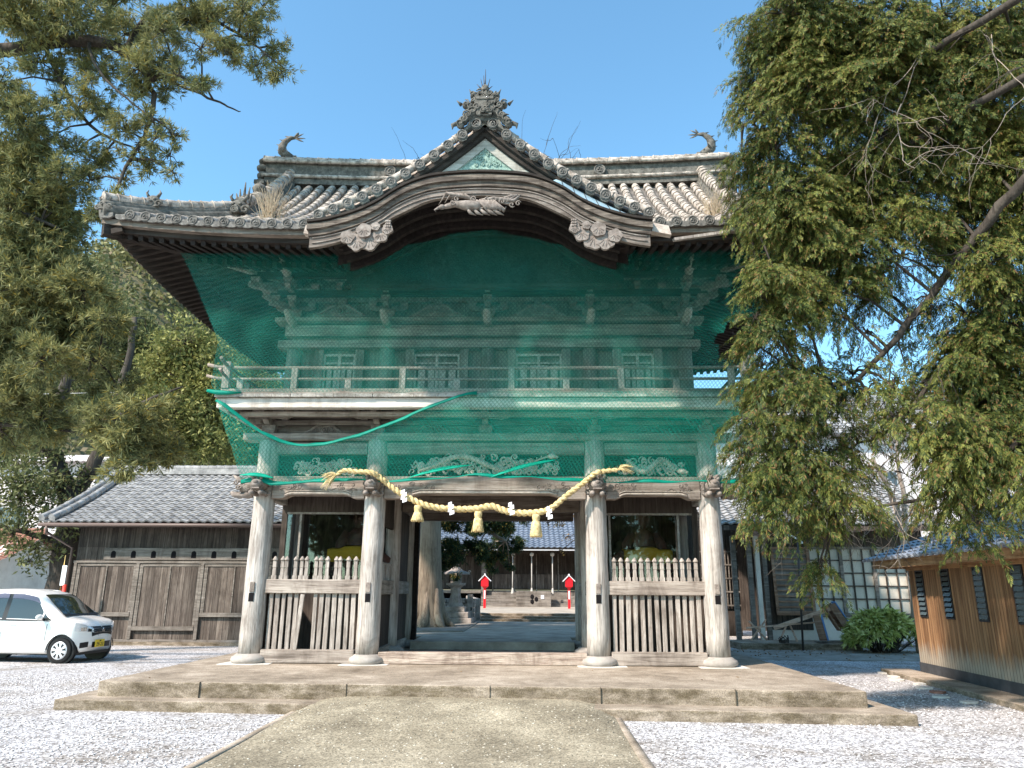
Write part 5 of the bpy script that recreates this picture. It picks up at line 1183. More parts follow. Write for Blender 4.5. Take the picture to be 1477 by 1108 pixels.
q=MB(); q.bar((9.62,9.2,.2),(9.48,9.25,1.0),.05,.22,(1,0,0)); q.build('board_face',M['shut'],T_,bevel=.003); q=MB(); q.bar((9.75,9.2,.2),(9.62,9.24,1.0),.07,.05,(1,0,0)); q.build('blue_edge',bpy.data.materials['faded_blue_paint'],T_,bevel=.003)
T_=MB(); T_.ell((10.45,9.2,.4),(.28,.2,.16),12,8); T_.ell((10.6,9.15,.35),(.2,.15,.12),10,7); o=T_.build('white_sack',plain('white_sack',(.75,.75,.76),.7),origin=(10.45,9.2,.22)); tag(o,'white crumpled sack on the apron next to the shrub','sack')
stick('plank','grey weathered plank lying flat on the apron by the sack',(9.3,9.0,.24),(10.5,9.1,.26),.2,.05,greyt)
q=MB(); rq=random.Random(3); 
for k in range(16): a=rq.random()*6.28; q.tube([(8.35+.14*math.cos(a+t*.7),8.95+.14*math.sin(a+t*.7),.22+.05*t*rq.random()) for t in range(5)],.012,5)
o=q.build('wire_coil',M['bark'],origin=(8.35,8.95,.2)); tag(o,'small rusty coil of wire at the foot of the lamp post','coil')
# ============================================================ TOILET BLOCK (far right)
phi=math.atan2(-.9975,-.0703)    # local x runs towards the camera along the wall, local y points outward (left)
TB=thing('plank_building','low orange-brown plank building with blue-grey tiled roof and narrow louvred windows','building',(8.96,2.23,0),phi); MIRROR.add(TB.name)
M['cedar']=wood('orange_cedar_planks',(.22,.095,.035),(.42,.2,.075),(.56,.32,.14),'z',1.2,plank=('x',.095),bump=.5)
n=NT('orange_cedar_planks_weathered_foot'); s=n.obj((14,14,.8)); g=n.noise(s,1,6,.65,.6); col=n.ramp(g,[(.3,(.13,.065,.032)),(.5,(.29,.155,.075)),(.72,(.44,.28,.15))]); X_=n.sep(n.obj()); fr=n.math('FRACT',n.math('DIVIDE',X_[0],.095)); fl=n.math('FLOOR',n.math('DIVIDE',X_[0],.095)); wn=n.n('TexWhiteNoise',noise_dimensions='1D'); n.set(wn.inputs['W'],fl)
col=n.mix(1,col,n.ramp(wn.outputs[0],[(0,(.7,.66,.62)),(1,(1.1,1.08,1.05))]),'MULTIPLY'); stain=n.math('ADD',X_[2],n.math('MULTIPLY',n.noise(n.obj((9,9,1.2)),1,4),-.6)); col=n.mix(n.ramp(stain,[(.12,(.8,.8,.8)),(.38,(0,0,0))]),col,(.36,.33,.27)); seam=n.math('GREATER_THAN',n.math('ABSOLUTE',n.math('SUBTRACT',fr,.5)),.45); col=n.mix(seam,col,(.05,.025,.012)); n.bump(n.math('SUBTRACT',g,seam),.5,.012); M['cedar']=n.fin(col,.75,.3)
LEN=6.9; DEP=-4.0
q=MB(); q.box(0,LEN,-.08,0,.27,2.2); q.build('front_wall',M['cedar'],TB)
q=MB(); q.box(0,.08,DEP,-.08,.27,2.2); q.box(LEN-.08,LEN,DEP,-.08,.27,2.2); q.box(0,LEN,DEP-.08,DEP,.27,2.2); q.prism([(-4.0,2.2),(0,2.2),(-2,3.0)],'x',.002,.08);q.prism([(-4.0,2.2),(0,2.2),(-2,3.0)],'x',LEN-.08,LEN-.002); q.build('side_wall',M['cedar'],TB)
q=MB(); q.box(-.02,LEN+.02,DEP-.1,.012,-.02,.27); q.build('dark_base_course',noisy('dark_slate_base',[(.3,(.035,.037,.04)),(.7,(.075,.078,.085))],4,.6,.2,.003),TB)
q=MB(); q.box(-.75,LEN+.5,.38,.44,2.16,2.33); q.box(-.75,-.7,-4.3,.38,2.16,2.33); q.box(-.7,LEN+.5,.0,.38,2.3,2.32); q.box(-.05,LEN,-.02,.03,2.1,2.3); q.build('eave_beam',wood('orange_eave_beam',(.2,.1,.045),(.38,.21,.1),(.52,.33,.18),'x',1),TB)
q=pantiles((-.9,.55,2.34),(LEN+.6,.55,2.34),(LEN+.6,-1.95,3.32),(-.9,-1.95,3.32),.26,.25,.03,.03)
for k in range(30): x=-.9+.26*k; q.tube([(x,.6,2.335),(x,.4,2.38)],.03,8)
q.build('roof_slope',M['btile'],TB,fixn=False)
q=pantiles((LEN+.6,-4.45,2.34),(-.9,-4.45,2.34),(-.9,-1.95,3.32),(LEN+.6,-1.95,3.32),.26,.25,.03,.03); q.build('roof_slope',M['btile'],TB,fixn=False)
ridgeline((-1,-1.95,3.36),(LEN+.6,-1.95,3.36)).build('roof_ridge',M['btile'],TB,fixn=False)
M['alu']=plain('dark_window_frame',(.02,.02,.022),.4); M['lou']=NT('louvre_glass').fin((.07,.09,.09),.25,.5)
for k,(s_,sh_) in enumerate(((.35,0),(1.48,0),(2.72,1),(3.95,1),(5.1,0))):
    q=MB(); w_=.34; q.box(s_,s_+w_,-.02,.02,1.17,1.2); q.box(s_,s_+w_,-.02,.02,2.07,2.11); q.box(s_,s_+.03,-.02,.02,1.2,2.07); q.box(s_+w_-.03,s_+w_,-.02,.02,1.2,2.07); q.box(s_+.03,s_+w_-.03,-.03,-.02,1.2,2.07) ; wf=q.build('louvred_window',M['alu'],TB)
    q=MB()
    q.box(s_+.03,s_+w_-.03,.001,.004,1.2,2.07); q.build('window_backing',M['black'] if not sh_ else M['lou'],wf)
    for j in range(9): q=MB(); z=1.25+.094*j; q.bar((s_+.03,.022,z),(s_+w_-.03,.022,z),.004,.075,(0,-.5 if not sh_ else -.15,1)); q.build('louvre',M['lou'],wf)
q=MB(); q.box(-.55,LEN+.3,-.62,-.02,-.04,.09); struct_=q.build('kerb_slab',M['conc'],None,bevel=.02); struct_.location=(8.96,2.23,0); struct_.rotation_euler=(0,0,phi); struct(struct_)
# flat white stepping stones
rs_=random.Random(6)
for i,(x,y) in enumerate(((8.35,2.6),(8.25,1.9),(8.0,1.3),(8.15,.7),(7.9,.1),(7.85,-.5),(7.6,-1.1),(7.7,-1.7))):
    q=MB(); pts=[(x+rs_.uniform(.1,.17)*math.cos(a*math.pi/4),y+rs_.uniform(.1,.17)*math.sin(a*math.pi/4)) for a in range(8)]; q.prism(pts,'z',-.01,.03); o=q.build('flat_stone',M['mortar'] if i!=5 else M['redtile'],None,bevel=.006,origin=(x,y,0)); tag(o,'pale flat stone lying in the gravel beside the plank building' if i!=5 else 'reddish flat stone among the pale ones by the plank building','stone','flat stones in the gravel')
# ============================================================ THROUGH THE GATE
H=thing('worship_hall','dark timber worship hall with blue tiled roof at the end of the path','shrine hall',(0.9,31,.8))
q=MB(); q.box(-8,10.5,29.6,29.75,1.7,3.9); q.build('front_wall',M['darkboard'],H)
q=MB(); q.box(-8.3,-1.9,28.6,34.5,1.5,1.65); q.box(3.7,10.8,28.6,34.5,1.5,1.65); q.box(-1.9,3.7,29.3,34.5,1.5,1.65); q.build('veranda_floor',M['storetrim'],H)
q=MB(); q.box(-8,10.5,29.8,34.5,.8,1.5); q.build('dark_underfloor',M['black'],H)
for x in (-8,-5.6,-3.4,-1.75,3.55,5.2,7.4,10.4): q=MB(); q.box(x-.13,x+.13,28.7,28.95,.8,3.9); q.build('pillar',M['storetrim'] if x in(-1.75,3.55) else M['darkboard'],H)
for k,x in enumerate((-1.2,.05,1.3,2.55)):
    q=MB(); q.box(x-.05,x+1.1,29.5,29.55,1.75,2.55); q.build('door_panel',M['store'],H)
    q=MB(); q.box(x-.1,x-.04,29.48,29.58,1.65,3.7); q.build('door_post',M['storetrim'],H)
    q=MB(); 
    for j in range(9): q.box(x+.0+.12*j,x+.03+.12*j,29.52,29.56,2.6,3.6)
    q.build('door_lattice',M['darkboard'],H)
for x in (-7.2,-5.8,-4.4,-3.0,4.6,6.0,7.4): 
    q=MB(); q.box(x-.6,x+.6,29.5,29.56,1.75,3.5); q.build('sliding_panel',M['store'],H)
q=MB()
for k in range(4): q.box(-1.6,3.4,28.1+.3*k-.0,28.1+.3*(k+1),.8,.8+.2*(k+1)-.02)
q.build('wooden_steps',M['storetrim'],H,bevel=.01)
q=MB(); q.box(-8.5,10.9,28.2,28.3,3.7,3.95); q.box(-8.6,11,27.5,27.6,3.82,3.95); q.add([(-8.6,27.6,3.86),(11,27.6,3.86),(11,29.8,4.4),(-8.6,29.8,4.4)],[(0,1,2,3)]); q.build('eave_beam',M['darkboard'],H,fixn=False)
q=MB(); q.box(-8.7,11.1,27.36,27.46,3.78,3.84); q.build('rain_gutter',plain('pale_gutter',(.5,.5,.5),.4),H)
q=pantiles((-8.8,27.4,3.95),(11.2,27.4,3.95),(9.5,33,8.2),(-7.2,33,8.2),.3,.3,.35,.04); q.build('front_roof_slope',M['blutile'],H,fixn=False)
ridgeline((-7.2,33,8.2),(9.5,33,8.2),.14).build('roof_ridge',M['blutile'],H,fixn=False)
T_=thing('offertory_box','wide grey wooden offertory box with a round crest in front of the hall doors','offertory box',(.9,27.9,.8))
q=MB(); q.box(.1,2.0,27.6,28.08,.8,1.62); q.build('box_body',M['storetrim'],T_,bevel=.02); q=MB(); 
for k in range(3): a=k*2.094; q.ell((1.05+.15*math.cos(a),27.59,1.2+.15*math.sin(a)),(.1,.02,.13),10,6)
q.build('round_crest',M['black'],T_); q=MB(); q.box(1.45,1.62,27.57,27.6,1.22,1.42); q.build('paper_notice',paper,T_)
for k,x in enumerate((-.1,.95,2.1)):
    T_=MB(); T_.tube([(x,27.9,3.7),(x,27.88,2.2),(x,27.9,1.75)],[.03,.03,.035],7); T_.ell((x,27.9,3.6),(.12,.12,.12),10,7); T_.lathe([(.035,0),(.09,-.3),(.09,-.32)][::-1],(x,27.9,1.8),8); o=T_.build('bell_rope',plain('pale_bell_rope_%d'%k,(.45,.42,.38),.9),origin=(x,27.9,3.7)); tag(o,('left','middle','right')[k]+' one of three pale bell ropes hanging before the hall doors','bell rope','bell ropes of the worship hall')
# red lanterns
redm=plain('lantern_red',(.72,.01,.02),.45); lw=plain('lantern_white_trim',(.85,.84,.84),.5)
def redlantern(x,y,z,label):
    T_=thing('red_lantern',label,'lantern',(x,y,z),0,'red lanterns beside the steps')
    q=MB(); q.box(x-.06,x+.06,y-.06,y+.06,z,z+.95); q.build('post',redm,T_,bevel=.005)
    q=MB(); q.box(x-.035,x+.035,y-.068,y-.061,z+.45,z+.85); q.build('name_strip',lw,T_)
    q=MB(); q.bar((x,y,z+.95),(x,y,z+1.05),.12,.12,(0,1,0),.34,.34); q.box(x-.18,x+.18,y-.18,y+.18,z+1.05,z+1.35); q.prism([(x-.2,z+1.352),(x+.2,z+1.352),(x,z+1.55)],'y',y-.17,y+.17); q.build('lamp_box',redm,T_,bevel=.005)
    q=MB()
    for sg in (-1,1): q.bar((x,y,z+1.6),(x+sg*.31,y,z+1.3),.46,.03,(-sg*.7,0,-1)); 
    q.build('roof',lw,T_); q=MB(); q.box(x-.03,x+.03,y-.2,y+.2,z+1.59,z+1.66); q.build('ridge_cap',lw,T_)
redlantern(-1.4,24,.8,'red post lantern with white roof edges on the left of the far steps'); redlantern(2.8,24,.8,'red post lantern with white roof edges on the right of the far steps')
# stone lantern
T_=thing('stone_lantern','mossy grey stone lantern on a stepped base beside the big trunk','stone lantern',(-1.78,13,.52))
x,y,z=-1.78,13,.52; q=MB(); q.box(x-.62,x+.62,y-.62,y+.62,z,z+.2); q.box(x-.5,x+.5,y-.5,y+.5,z+.2,z+.4); q.box(x-.36,x+.36,y-.36,y+.36,z+.4,z+.58); q.build('stepped_base',M['stone'],T_,bevel=.02)
q=MB(); q.tube([(x,y,z+.58),(x,y,z+.7),(x,y,z+1.0),(x,y,z+1.22),(x,y,z+1.3)],[.32,.24,.17,.19,.3],4 if False else 6,True,False); q.build('shaft',M['stone'],T_)
q=MB(); q.tube([(x,y,z+1.3),(x,y,z+1.38)],[.34,.36],6,True,False); q.tube([(x,y,z+1.38),(x,y,z+1.68)],[.2,.2],6,True,False); q.build('fire_box',M['stone'],T_)
q=MB(); q.box(x-.09,x+.09,y-.21,y-.17,z+1.44,z+1.62); q.build('fire_opening',M['black'],T_)
q=MB(); q.tube([(x,y,z+1.68),(x,y,z+1.73),(x,y,z+1.82),(x,y,z+1.96)],[.5,.47,.24,.08],6,True,False)
for k in range(6): a=k*math.pi/3; q.spiral((x+.47*math.cos(a),y-.02,z+1.76),.06,1,.025,'y',1,0,5,8)
q.build('roof',M['stone'],T_); q=MB(); q.ell((x,y,z+2.06),(.1,.1,.12),10,8); q.build('finial',M['stone'],T_)
# low masonry beside the steps
rs_=random.Random(21); T_=thing('stone_wall','low wall of rough mossy blocks left of the steps behind the stone lantern','stone wall',(-1.9,14.5,.52))
q=MB()
for r_ in range(5):
    x=-3.4
    while x<-1.2:
        w_=rs_.uniform(.22,.5); q.box(x+.01,min(x+w_,-1.17)-.01,14.2+rs_.uniform(-.05,.03),14.6,.52+.17*r_,.52+.17*(r_+1)-.015); x+=w_
q.build('wall_blocks',M['stone'],T_,bevel=.02)
for k,x in enumerate((-1.35,-1.12)):
    q=MB(); yy=14.15+.7*k; q.box(x-.1,x+.1,yy-.1,yy+.1,.52,1.5-.15*k); q.build('stone_pillar',M['stone'],T_,bevel=.02)
q=MB(); q.bar((-1.12,14.9,1.25),(-1.6,16.0,1.35),.14,.2); q.build('stone_rail',M['stone'],T_,bevel=.02)
T_=thing('stone_block_parapet','mossy stone parapet right of the far steps','parapet',(3.35,15.5,.52)); q=MB(); q.box(3.25,3.5,14.9,24,.52,1.35); q.build('parapet_blocks',M['stone'],T_,bevel=.02)
# ============================================================ CAR
h_ang=rad(-4.5)
CAR=thing('white_car','small white five-door car parked on the gravel in front of the storehouse','car',(-10.94,4.07,0),h_ang)
def lerp_tab(t,x):
    return interp(t,x)
ZT=[(-1.7,.95),(-1.66,1.25),(-1.6,1.45),(-1.45,1.55),(-1.1,1.6),(-.5,1.625),(0,1.61),(.3,1.55),(.5,1.46),(.8,1.23),(1.08,1.03),(1.14,.995),(1.35,.95),(1.5,.895)]
def czt(x):
    if x<=1.5: return interp(ZT,x)
    return .6+.295*max(0,(1.7-x)/.2)**.5
def cw(x):
    if x<-1.55: return .735-.16*((-1.55-x)/.15)**2
    if x<.9: return .735
    if x<1.35: return .735-.02*((x-.9)/.45)
    return min(.715,.72*max(0.02,(1.705-x)/.3)**.36)
def czb(x): return .2+ (0 if abs(x)<1.45 else .12*((abs(x)-1.45)/.25)**1.2)
def belt(x): return min(.93+.03*(-x)*.5 if x<1.1 else 2,czt(x)-.035)
def arch(x):
    z=0
    for xa in (1.18,-1.3):
        d=abs(x-xa)
        if d<.335: z=max(z,.285+math.sqrt(.335**2-d*d))
    return z
def csec(x):
    w_=cw(x); zt=czt(x); zb=czb(x); bl=belt(x); roofk=max(0,min(1,(zt-bl-.04)/.55)); wr=w_-.03-.13*roofk
    lv=[zb,zb+.04,.32,.42,.52,.62,.72,.82]
    pts=[(0,zb)]
    a=arch(x)
    for k,z in enumerate(lv):
        z=min(max(z,zb),bl-.01*(8-k)); bul=[-.06,-.015,0,0,0,-.0,-.008,-.012][k]; zz=max(z,min(a,bl-.02)) ; pts.append((w_+bul-(.012 if 0 else 0),zz))
    pts.append((w_-.02,bl)); pts.append((w_-.025-.065*roofk,bl+(zt-.07-bl)*.5)); pts.append((wr,zt-.075*max(.3,roofk))); pts.append((wr-.06,zt-.018)); pts.append((wr*.5,zt+.004)); pts.append((0,zt+.01))
    return pts
st_=[-1.7,-1.69,-1.66,-1.6,-1.5]+[-1.4+.035*i for i in range(0,0)]
xs_=sorted(set([round(v,3) for v in list(np.linspace(-1.7,-1.6,4))+list(np.linspace(-1.6,1.5,90))+[1.53,1.56,1.59,1.62,1.64,1.66,1.675,1.688,1.698,1.703]]))
q=MB(); rows=[]
for x in xs_:
    s_=csec(x); rows.append([(x,-a,z) for a,z in s_[::-1]]+[(x,a,z) for a,z in s_[1:]])
q.strip(rows,True); q.add(rows[0],[tuple(range(len(rows[0])))]); q.add(rows[-1],[tuple(range(len(rows[-1])))])
n=NT('white_car_paint'); n.b.inputs['Coat Weight'].default_value=.8; n.b.inputs['Coat Roughness'].default_value=.05; M['paint']=n.fin((.86,.82,.78),.35,.5)
body=q.build('body',M['paint'],CAR,local=True)
M['cglass']=plain('car_glass',(.018,.024,.022),.04,.9); M['rub']=plain('tyre_rubber',(.02,.02,.02),.8,.2); M['rim']=plain('silver_wheel_cover',(.62,.63,.65),.35,.5,.3); M['blk']=plain('black_trim',(.012,.012,.013),.4,.4); M['chr']=plain('chrome',(.7,.7,.72),.15,.5,.9); M['visor']=plain('smoked_visor',(.14,.12,.17),.25,.6)
def sidep(x,s,o=.006):   # greenhouse side: s 0 belt .. 1 roof edge
    p=csec(x); b,m_,t=p[9],p[10],p[11]
    a,z=(b[0]+(m_[0]-b[0])*s*2,b[1]+(m_[1]-b[1])*s*2) if s<.5 else (m_[0]+(t[0]-m_[0])*(s-.5)*2,m_[1]+(t[1]-m_[1])*(s-.5)*2)
    return (x,a+o,z)
def sidewin(name,xa,xb,s0,s1,mt,fa=None,fb=None,parent=CAR,o=.006):
    for sg in (-1,1):
        q=MB(); 
        def f(u,v):
            s=s0+(s1-s0)*v; a=(fa(s) if fa else xa); b=(fb(s) if fb else xb); p=sidep(a+(b-a)*u,s,o); return (p[0],sg*p[1],p[2])
        q.grid(f,12,6); q.build(name,mt,parent,local=True)
apil=lambda s:.93-.62*s
sidewin('door_window',-.27,.6,.06,.93,M['cglass'],None,lambda s:min(.6,apil(s)-.02)); sidewin('rear_door_window',-1.2,-.38,.06,.93,M['cglass'],lambda s:-1.25+.1*s); sidewin('quarter_glass',.64,.9,.06,.45,M['cglass'],None,lambda s:apil(s)); sidewin('centre_pillar_trim',-.38,-.27,.0,.95,M['blk']); 
sidewin('window_visor',-.27,.6,.78,.96,M['visor'],None,lambda s:min(.6,apil(s)+.02),o=.018); sidewin('window_visor',-1.2,-.36,.78,.96,M['visor'],None,None,o=.018); sidewin('belt_strip',-1.3,.85,-.03,.03,M['blk'],o=.008)
q=MB(); q.grid(lambda u,v:((.43+.62*v),(csec(.43+.62*v)[12][0]-.03)*(2*u-1)*(1),czt(.43+.62*v)+.012*(1-(2*u-1)**2)+.004),14,12); q.build('windscreen',M['cglass'],CAR,local=True)
q=MB(); q.grid(lambda u,v:((1.03+.09*v),(csec(1.05)[12][0]-.0)*(2*u-1),czt(1.03+.09*v)+.012),10,2); q.build('wiper_panel',M['blk'],CAR,local=True)
def frontx(y,z): 
    # invert the nose: the front surface at height z and offset y
    lo,hi=1.2,1.703
    for _ in range(26):
        mid=(lo+hi)/2
        ok=(cw(mid)>abs(y)) and (czt(mid)>z)
        if ok: lo=mid
        else: hi=mid
    return lo
def fpatch(name,pts_fn,mt,nu=14,nv=5,o=.008,parent=CAR):
    q=MB(); q.grid(lambda u,v:(lambda yz:(frontx(*yz)+o,yz[0],yz[1]))(pts_fn(u,v)),nu,nv); return q.build(name,mt,parent,local=True,fixn=True)
gr=fpatch('grille',lambda u,v:((2*u-1)*(.36+.04*v),.62+.17*v-(0.05*abs(2*u-1)**2)*(1-v)),M['blk'],18,5)
for z in (.655,.7,.74): fpatch('grille_bar',lambda u,v,z=z:((2*u-1)*.37,z+.008*v),M['chr'],16,1,.014,gr)
q=MB()
for a in (90,210,330):
    a=rad(a); c=(0,.7); d=(math.cos(a),math.sin(a)); e=(-d[1],d[0]); L=.05; W_=.022
    pts=[c,(c[0]+d[0]*L*.5+e[0]*W_,c[1]+d[1]*L*.5+e[1]*W_),(c[0]+d[0]*L,c[1]+d[1]*L),(c[0]+d[0]*L*.5-e[0]*W_,c[1]+d[1]*L*.5-e[1]*W_)]
    xq=frontx(0,.72)+.02; q.prism(pts,'x',xq,xq+.012)
q.build('three_diamond_badge',M['chr'],gr,local=True)
lo_=fpatch('lower_intake',lambda u,v:((2*u-1)*.33,.33+.12*v),M['blk'],14,4)
for sg in (-1,1): fpatch('fog_recess',lambda u,v,sg=sg:(sg*(.42+.16*u),.34+.12*v-.02*u),M['blk'],6,4)
for sg in (-1,1):
    h_=fpatch('headlight',lambda u,v,sg=sg:(sg*(.33+.36*u),.66+.035*u+(.1+.09*u)*v),plain('headlight_lens_%d'%sg,(.75,.76,.78),.12,.8,.3),10,6,.01)
    fpatch('headlight_lamp',lambda u,v,sg=sg:(sg*(.5+.1*u),.7+.07*v),M['chr'],5,5,.018,h_); fpatch('headlight_dark_patch',lambda u,v,sg=sg:(sg*(.39+.08*u),.68+.06*v),M['blk'],5,4,.016,h_)  # chrome lamp and a black patch on each headlight
xq=frontx(0,.4)+.02; q=MB(); q.box(xq,xq+.012,-.29,.04,.33,.495); pl_=q.build('number_plate',plain('yellow_plate',(.8,.56,.04),.5),CAR,bevel=.004,local=True)
def txt(s,size,loc,rot,mt,parent,ext=.002):
    cu=bpy.data.curves.new('plate_text','FONT'); cu.body=s; cu.size=size; cu.extrude=ext; cu.align_x='CENTER'; cu.align_y='CENTER'
    o=bpy.data.objects.new('plate_text_src',cu); sc.collection.objects.link(o); bpy.context.view_layer.update()
    me=bpy.data.meshes.new_from_object(o); bpy.data.objects.remove(o); me.materials.clear(); me.materials.append(mt); o=bpy.data.objects.new('plate_numbers',me); sc.collection.objects.link(o); o.location=loc; o.rotation_euler=rot; o.parent=parent; return o
txt('29-23',.11,(xq+.014,-.125,.39),(rad(90),0,rad(90)),M['blk'],pl_); txt('580',.05,(xq+.014,-.125,.465),(rad(90),0,rad(90)),M['blk'],pl_)
for xa in (1.18,-1.3):
    for sg in (-1,1):
        q=MB(); q.tube([(xa,sg*.735,.285),(xa,sg*.45,.285)],.335,24); q.build('wheel_arch_liner',M['blk'],CAR,local=True) if False else None
        y0=sg*.6; r_=.278
        q=MB(); q.tube([(xa,sg*.585,r_),(xa,sg*.6,r_),(xa,sg*.715,r_),(xa,sg*.735,r_),(xa,sg*.737,r_)],[.24,.278,.278,.262,.2],28); wh=q.build('wheel',M['rub'],CAR,local=True)
        q=MB(); q.tube([(xa,sg*.738,r_),(xa,sg*.746,r_),(xa,sg*.752,r_)],[.198,.19,.12],28); rm=q.build('wheel_cover',M['rim'],wh,local=True)
        for k in range(8):
            a=k*math.pi/4+.2; q=MB(); q.bar((xa+.085*math.cos(a),sg*.755,r_+.085*math.sin(a)),(xa+.165*math.cos(a),sg*.752,r_+.165*math.sin(a)),.022,.008,(0,1,0),.05); q.build('wheel_slot',M['blk'],wh,local=True)
q=MB(); q.box(-1.6,1.5,-.6,.6,.17,.5); q.build('underbody',M['blk'],CAR,local=True)
for sg in (-1,1):   # arch lips
    for xa in (1.18,-1.3):
        q=MB(); q.tube([(xa+.335*math.cos(a),sg*.725,.285+.335*math.sin(a)) for a in [math.pi*i/16 for i in range(17)]],.012,5); q.tube([(xa,sg*.69,.285),(xa,sg*.56,.285)],.325,24); q.build('wheel_arch',M['blk'],CAR,local=True)
    q=MB(); q.ell((.66,sg*.86,1.0),(.07,.1,.065),12,8); q.build('door_mirror',M['paint'],CAR,local=True); q=MB(); q.bar((.68,sg*.72,.95),(.67,sg*.8,.97),.05,.04); q.build('mirror_stalk',M['blk'],CAR,local=True)
    for xd in (-.15,-.98): q=MB(); q.tube([(xd,sg*.738,.84),(xd+.03,sg*.755,.84),(xd+.13,sg*.755,.84),(xd+.16,sg*.738,.84)],.014,6); q.build('door_handle',M['paint'],CAR,local=True)
    for xd in (.78,-.33,-1.12):
        q=MB(); q.tube([(xd,sg*(.737-.01),.3 if xd!=-1.12 else .64),(xd,sg*.737,.45 if xd!=-1.12 else .68),(xd,sg*.736,.6 if xd!=-1.12 else .74),(xd,sg*.727,.85)],.0045,4); q.build('door_seam',M['blk'],CAR,local=True)
q=MB(); 
for y in (-.25,.25): q.tube([(1.07,y,1.035),(.98,y+.1,1.1),(.93,y+.28,1.145)],.008,5)
q.build('wiper',M['blk'],CAR,local=True)
q=MB(); q.ell((.78,-.15,1.17),(.04,.08,.05),8,6); q.build('rear_view_mirror',M['blk'],CAR,local=True) if False else None
# ============================================================ VEGETATION
def leafcloud(centers,normals_spread,n_per,length,width,seed,droop=0.0,rosette=False,spread=.1,dirs=None):
    """leaf-blade quads: each centre gets n_per pointed leaves"""
    rs=np.random.RandomState(seed); C_=np.repeat(np.asarray(centers,float),n_per,0); n_=len(C_)
    d=rs.normal(size=(n_,3)); 
    if dirs is not None: d=d*normals_spread+np.repeat(dirs,n_per,0)*1.0
    d[:,2]-=droop; d/=np.linalg.norm(d,axis=1)[:,None]+1e-9
    if not rosette: C_=C_+rs.normal(size=(n_,3))*spread
    up=rs.normal(size=(n_,3)); s=np.cross(d,up); s/=np.linalg.norm(s,axis=1)[:,None]+1e-9
    L=length*rs.uniform(.65,1.25,(n_,1)); W=width*rs.uniform(.7,1.2,(n_,1))
    a=C_; b=C_+d*L*.45+s*W*.5; c=C_+d*L; e=C_+d*L*.45-s*W*.5
    V=np.stack([a,b,c,e],1).reshape(-1,3); Fc=np.arange(4*n_).reshape(-1,4); return V,Fc
class Tree:
    def __init__(s,name,label,cat,base,group=None):
        s.T=thing(name,label,cat,base,0,group); s.tr=MB(); s.tw=MB(); s.LV=[];s.LF=[];s.off=0; s.nodes=[]
    def limb(s,pts,r0,r1,k=4,n=8,wob=.03,seed=0):
        rq=random.Random(seed); P_=smooth([tuple(p) for p in pts],k); L=len(P_)
        P_=[tuple(c+rq.uniform(-wob,wob) for c in p) for p in P_]
        s.tr.tube(P_,[r0+(r1-r0)*i/(L-1) for i in range(L)],n); s.nodes+=P_; return P_
    def leaves(s,V,Fc):
        s.LV.append(V); s.LF.append(Fc+s.off); s.off+=len(V)
    def done(s,bark,leaf,trunkname='trunk'):
        if s.tr.v: s.tr.build(trunkname,bark,s.T,fixn=False)
        if s.tw.v: s.tw.build('twigs',bark,s.T,fixn=False)
        if s.LV: npmesh('crown',np.concatenate(s.LV),np.concatenate(s.LF),[leaf],s.T)
def sprigs(t,blobs,dens,seed,twig=True,drop=.25,inner=.0,nodes=None):
    """fill blobs (centre, radii) with twigs that reach outward from the nearest limb; returns twig tips/points"""
    rs=random.Random(seed); out=[];dr=[]
    nd=[Vector(p) for p in (nodes or t.nodes)]
    for (c,r,k) in blobs:
        c=Vector(c); r=Vector(r) if hasattr(r,'__len__') else Vector((r,r,r)); n_=int(dens*k*(r.x*r.y*r.z)**(2/3)*4)
        anchor=min(nd,key=lambda p:(p-c).length) if nd else c
        if twig and (anchor-c).length>.15:
            t.tw.tube([anchor,anchor.lerp(c,.5)+Vector((0,0,.12*(anchor-c).length)),c],[.03,.02,.012],5,False)
        # a few sub-clumps make the outline uneven
        subs=[]
        for _ in range(max(9,int(26*(r.x*r.y*r.z)**(1/3)))):
            v=Vector((rs.gauss(0,1),rs.gauss(0,1),rs.gauss(0,1))).normalized()*(rs.random()**.5); subs.append((c+Vector((v.x*r.x,v.y*r.y,v.z*r.z)),rs.uniform(.3,.55)*min(r)))
        for i in range(n_):
            sc_,sr=rs.choice(subs); v=Vector((rs.gauss(0,1),rs.gauss(0,1),rs.gauss(0,.8)))*sr*.55; p=sc_+v
            d=(p-c); d=d.normalized() if d.length>.01 else Vector((0,0,1)); d=(d+Vector((rs.gauss(0,.35),rs.gauss(0,.35),rs.gauss(0,.3)-drop))).normalized(); out.append(tuple(p)); dr.append(tuple(d))
            if twig and i%22==0: t.tw.tube([sc_,p],[.007,.004],3,False)
        if twig:
            for sc_,sr in subs: t.tw.tube([c,c.lerp(sc_,.5)+Vector((0,0,.05)),sc_],[.016,.011,.006],4,False)
    return np.array(out),np.array(dr)
def blobs_px(L,depth_jit,seed):   # crown masses measured on the photo at a real depth
    rs=random.Random(seed); out=[]
    for (x,y,Y,r,k) in L:
        p=P(x,y,Y=Y+rs.uniform(-depth_jit,depth_jit)); out.append((tuple(p),(r,r*rs.uniform(.9,1.3),r*rs.uniform(.75,1.0)),k))
    return out
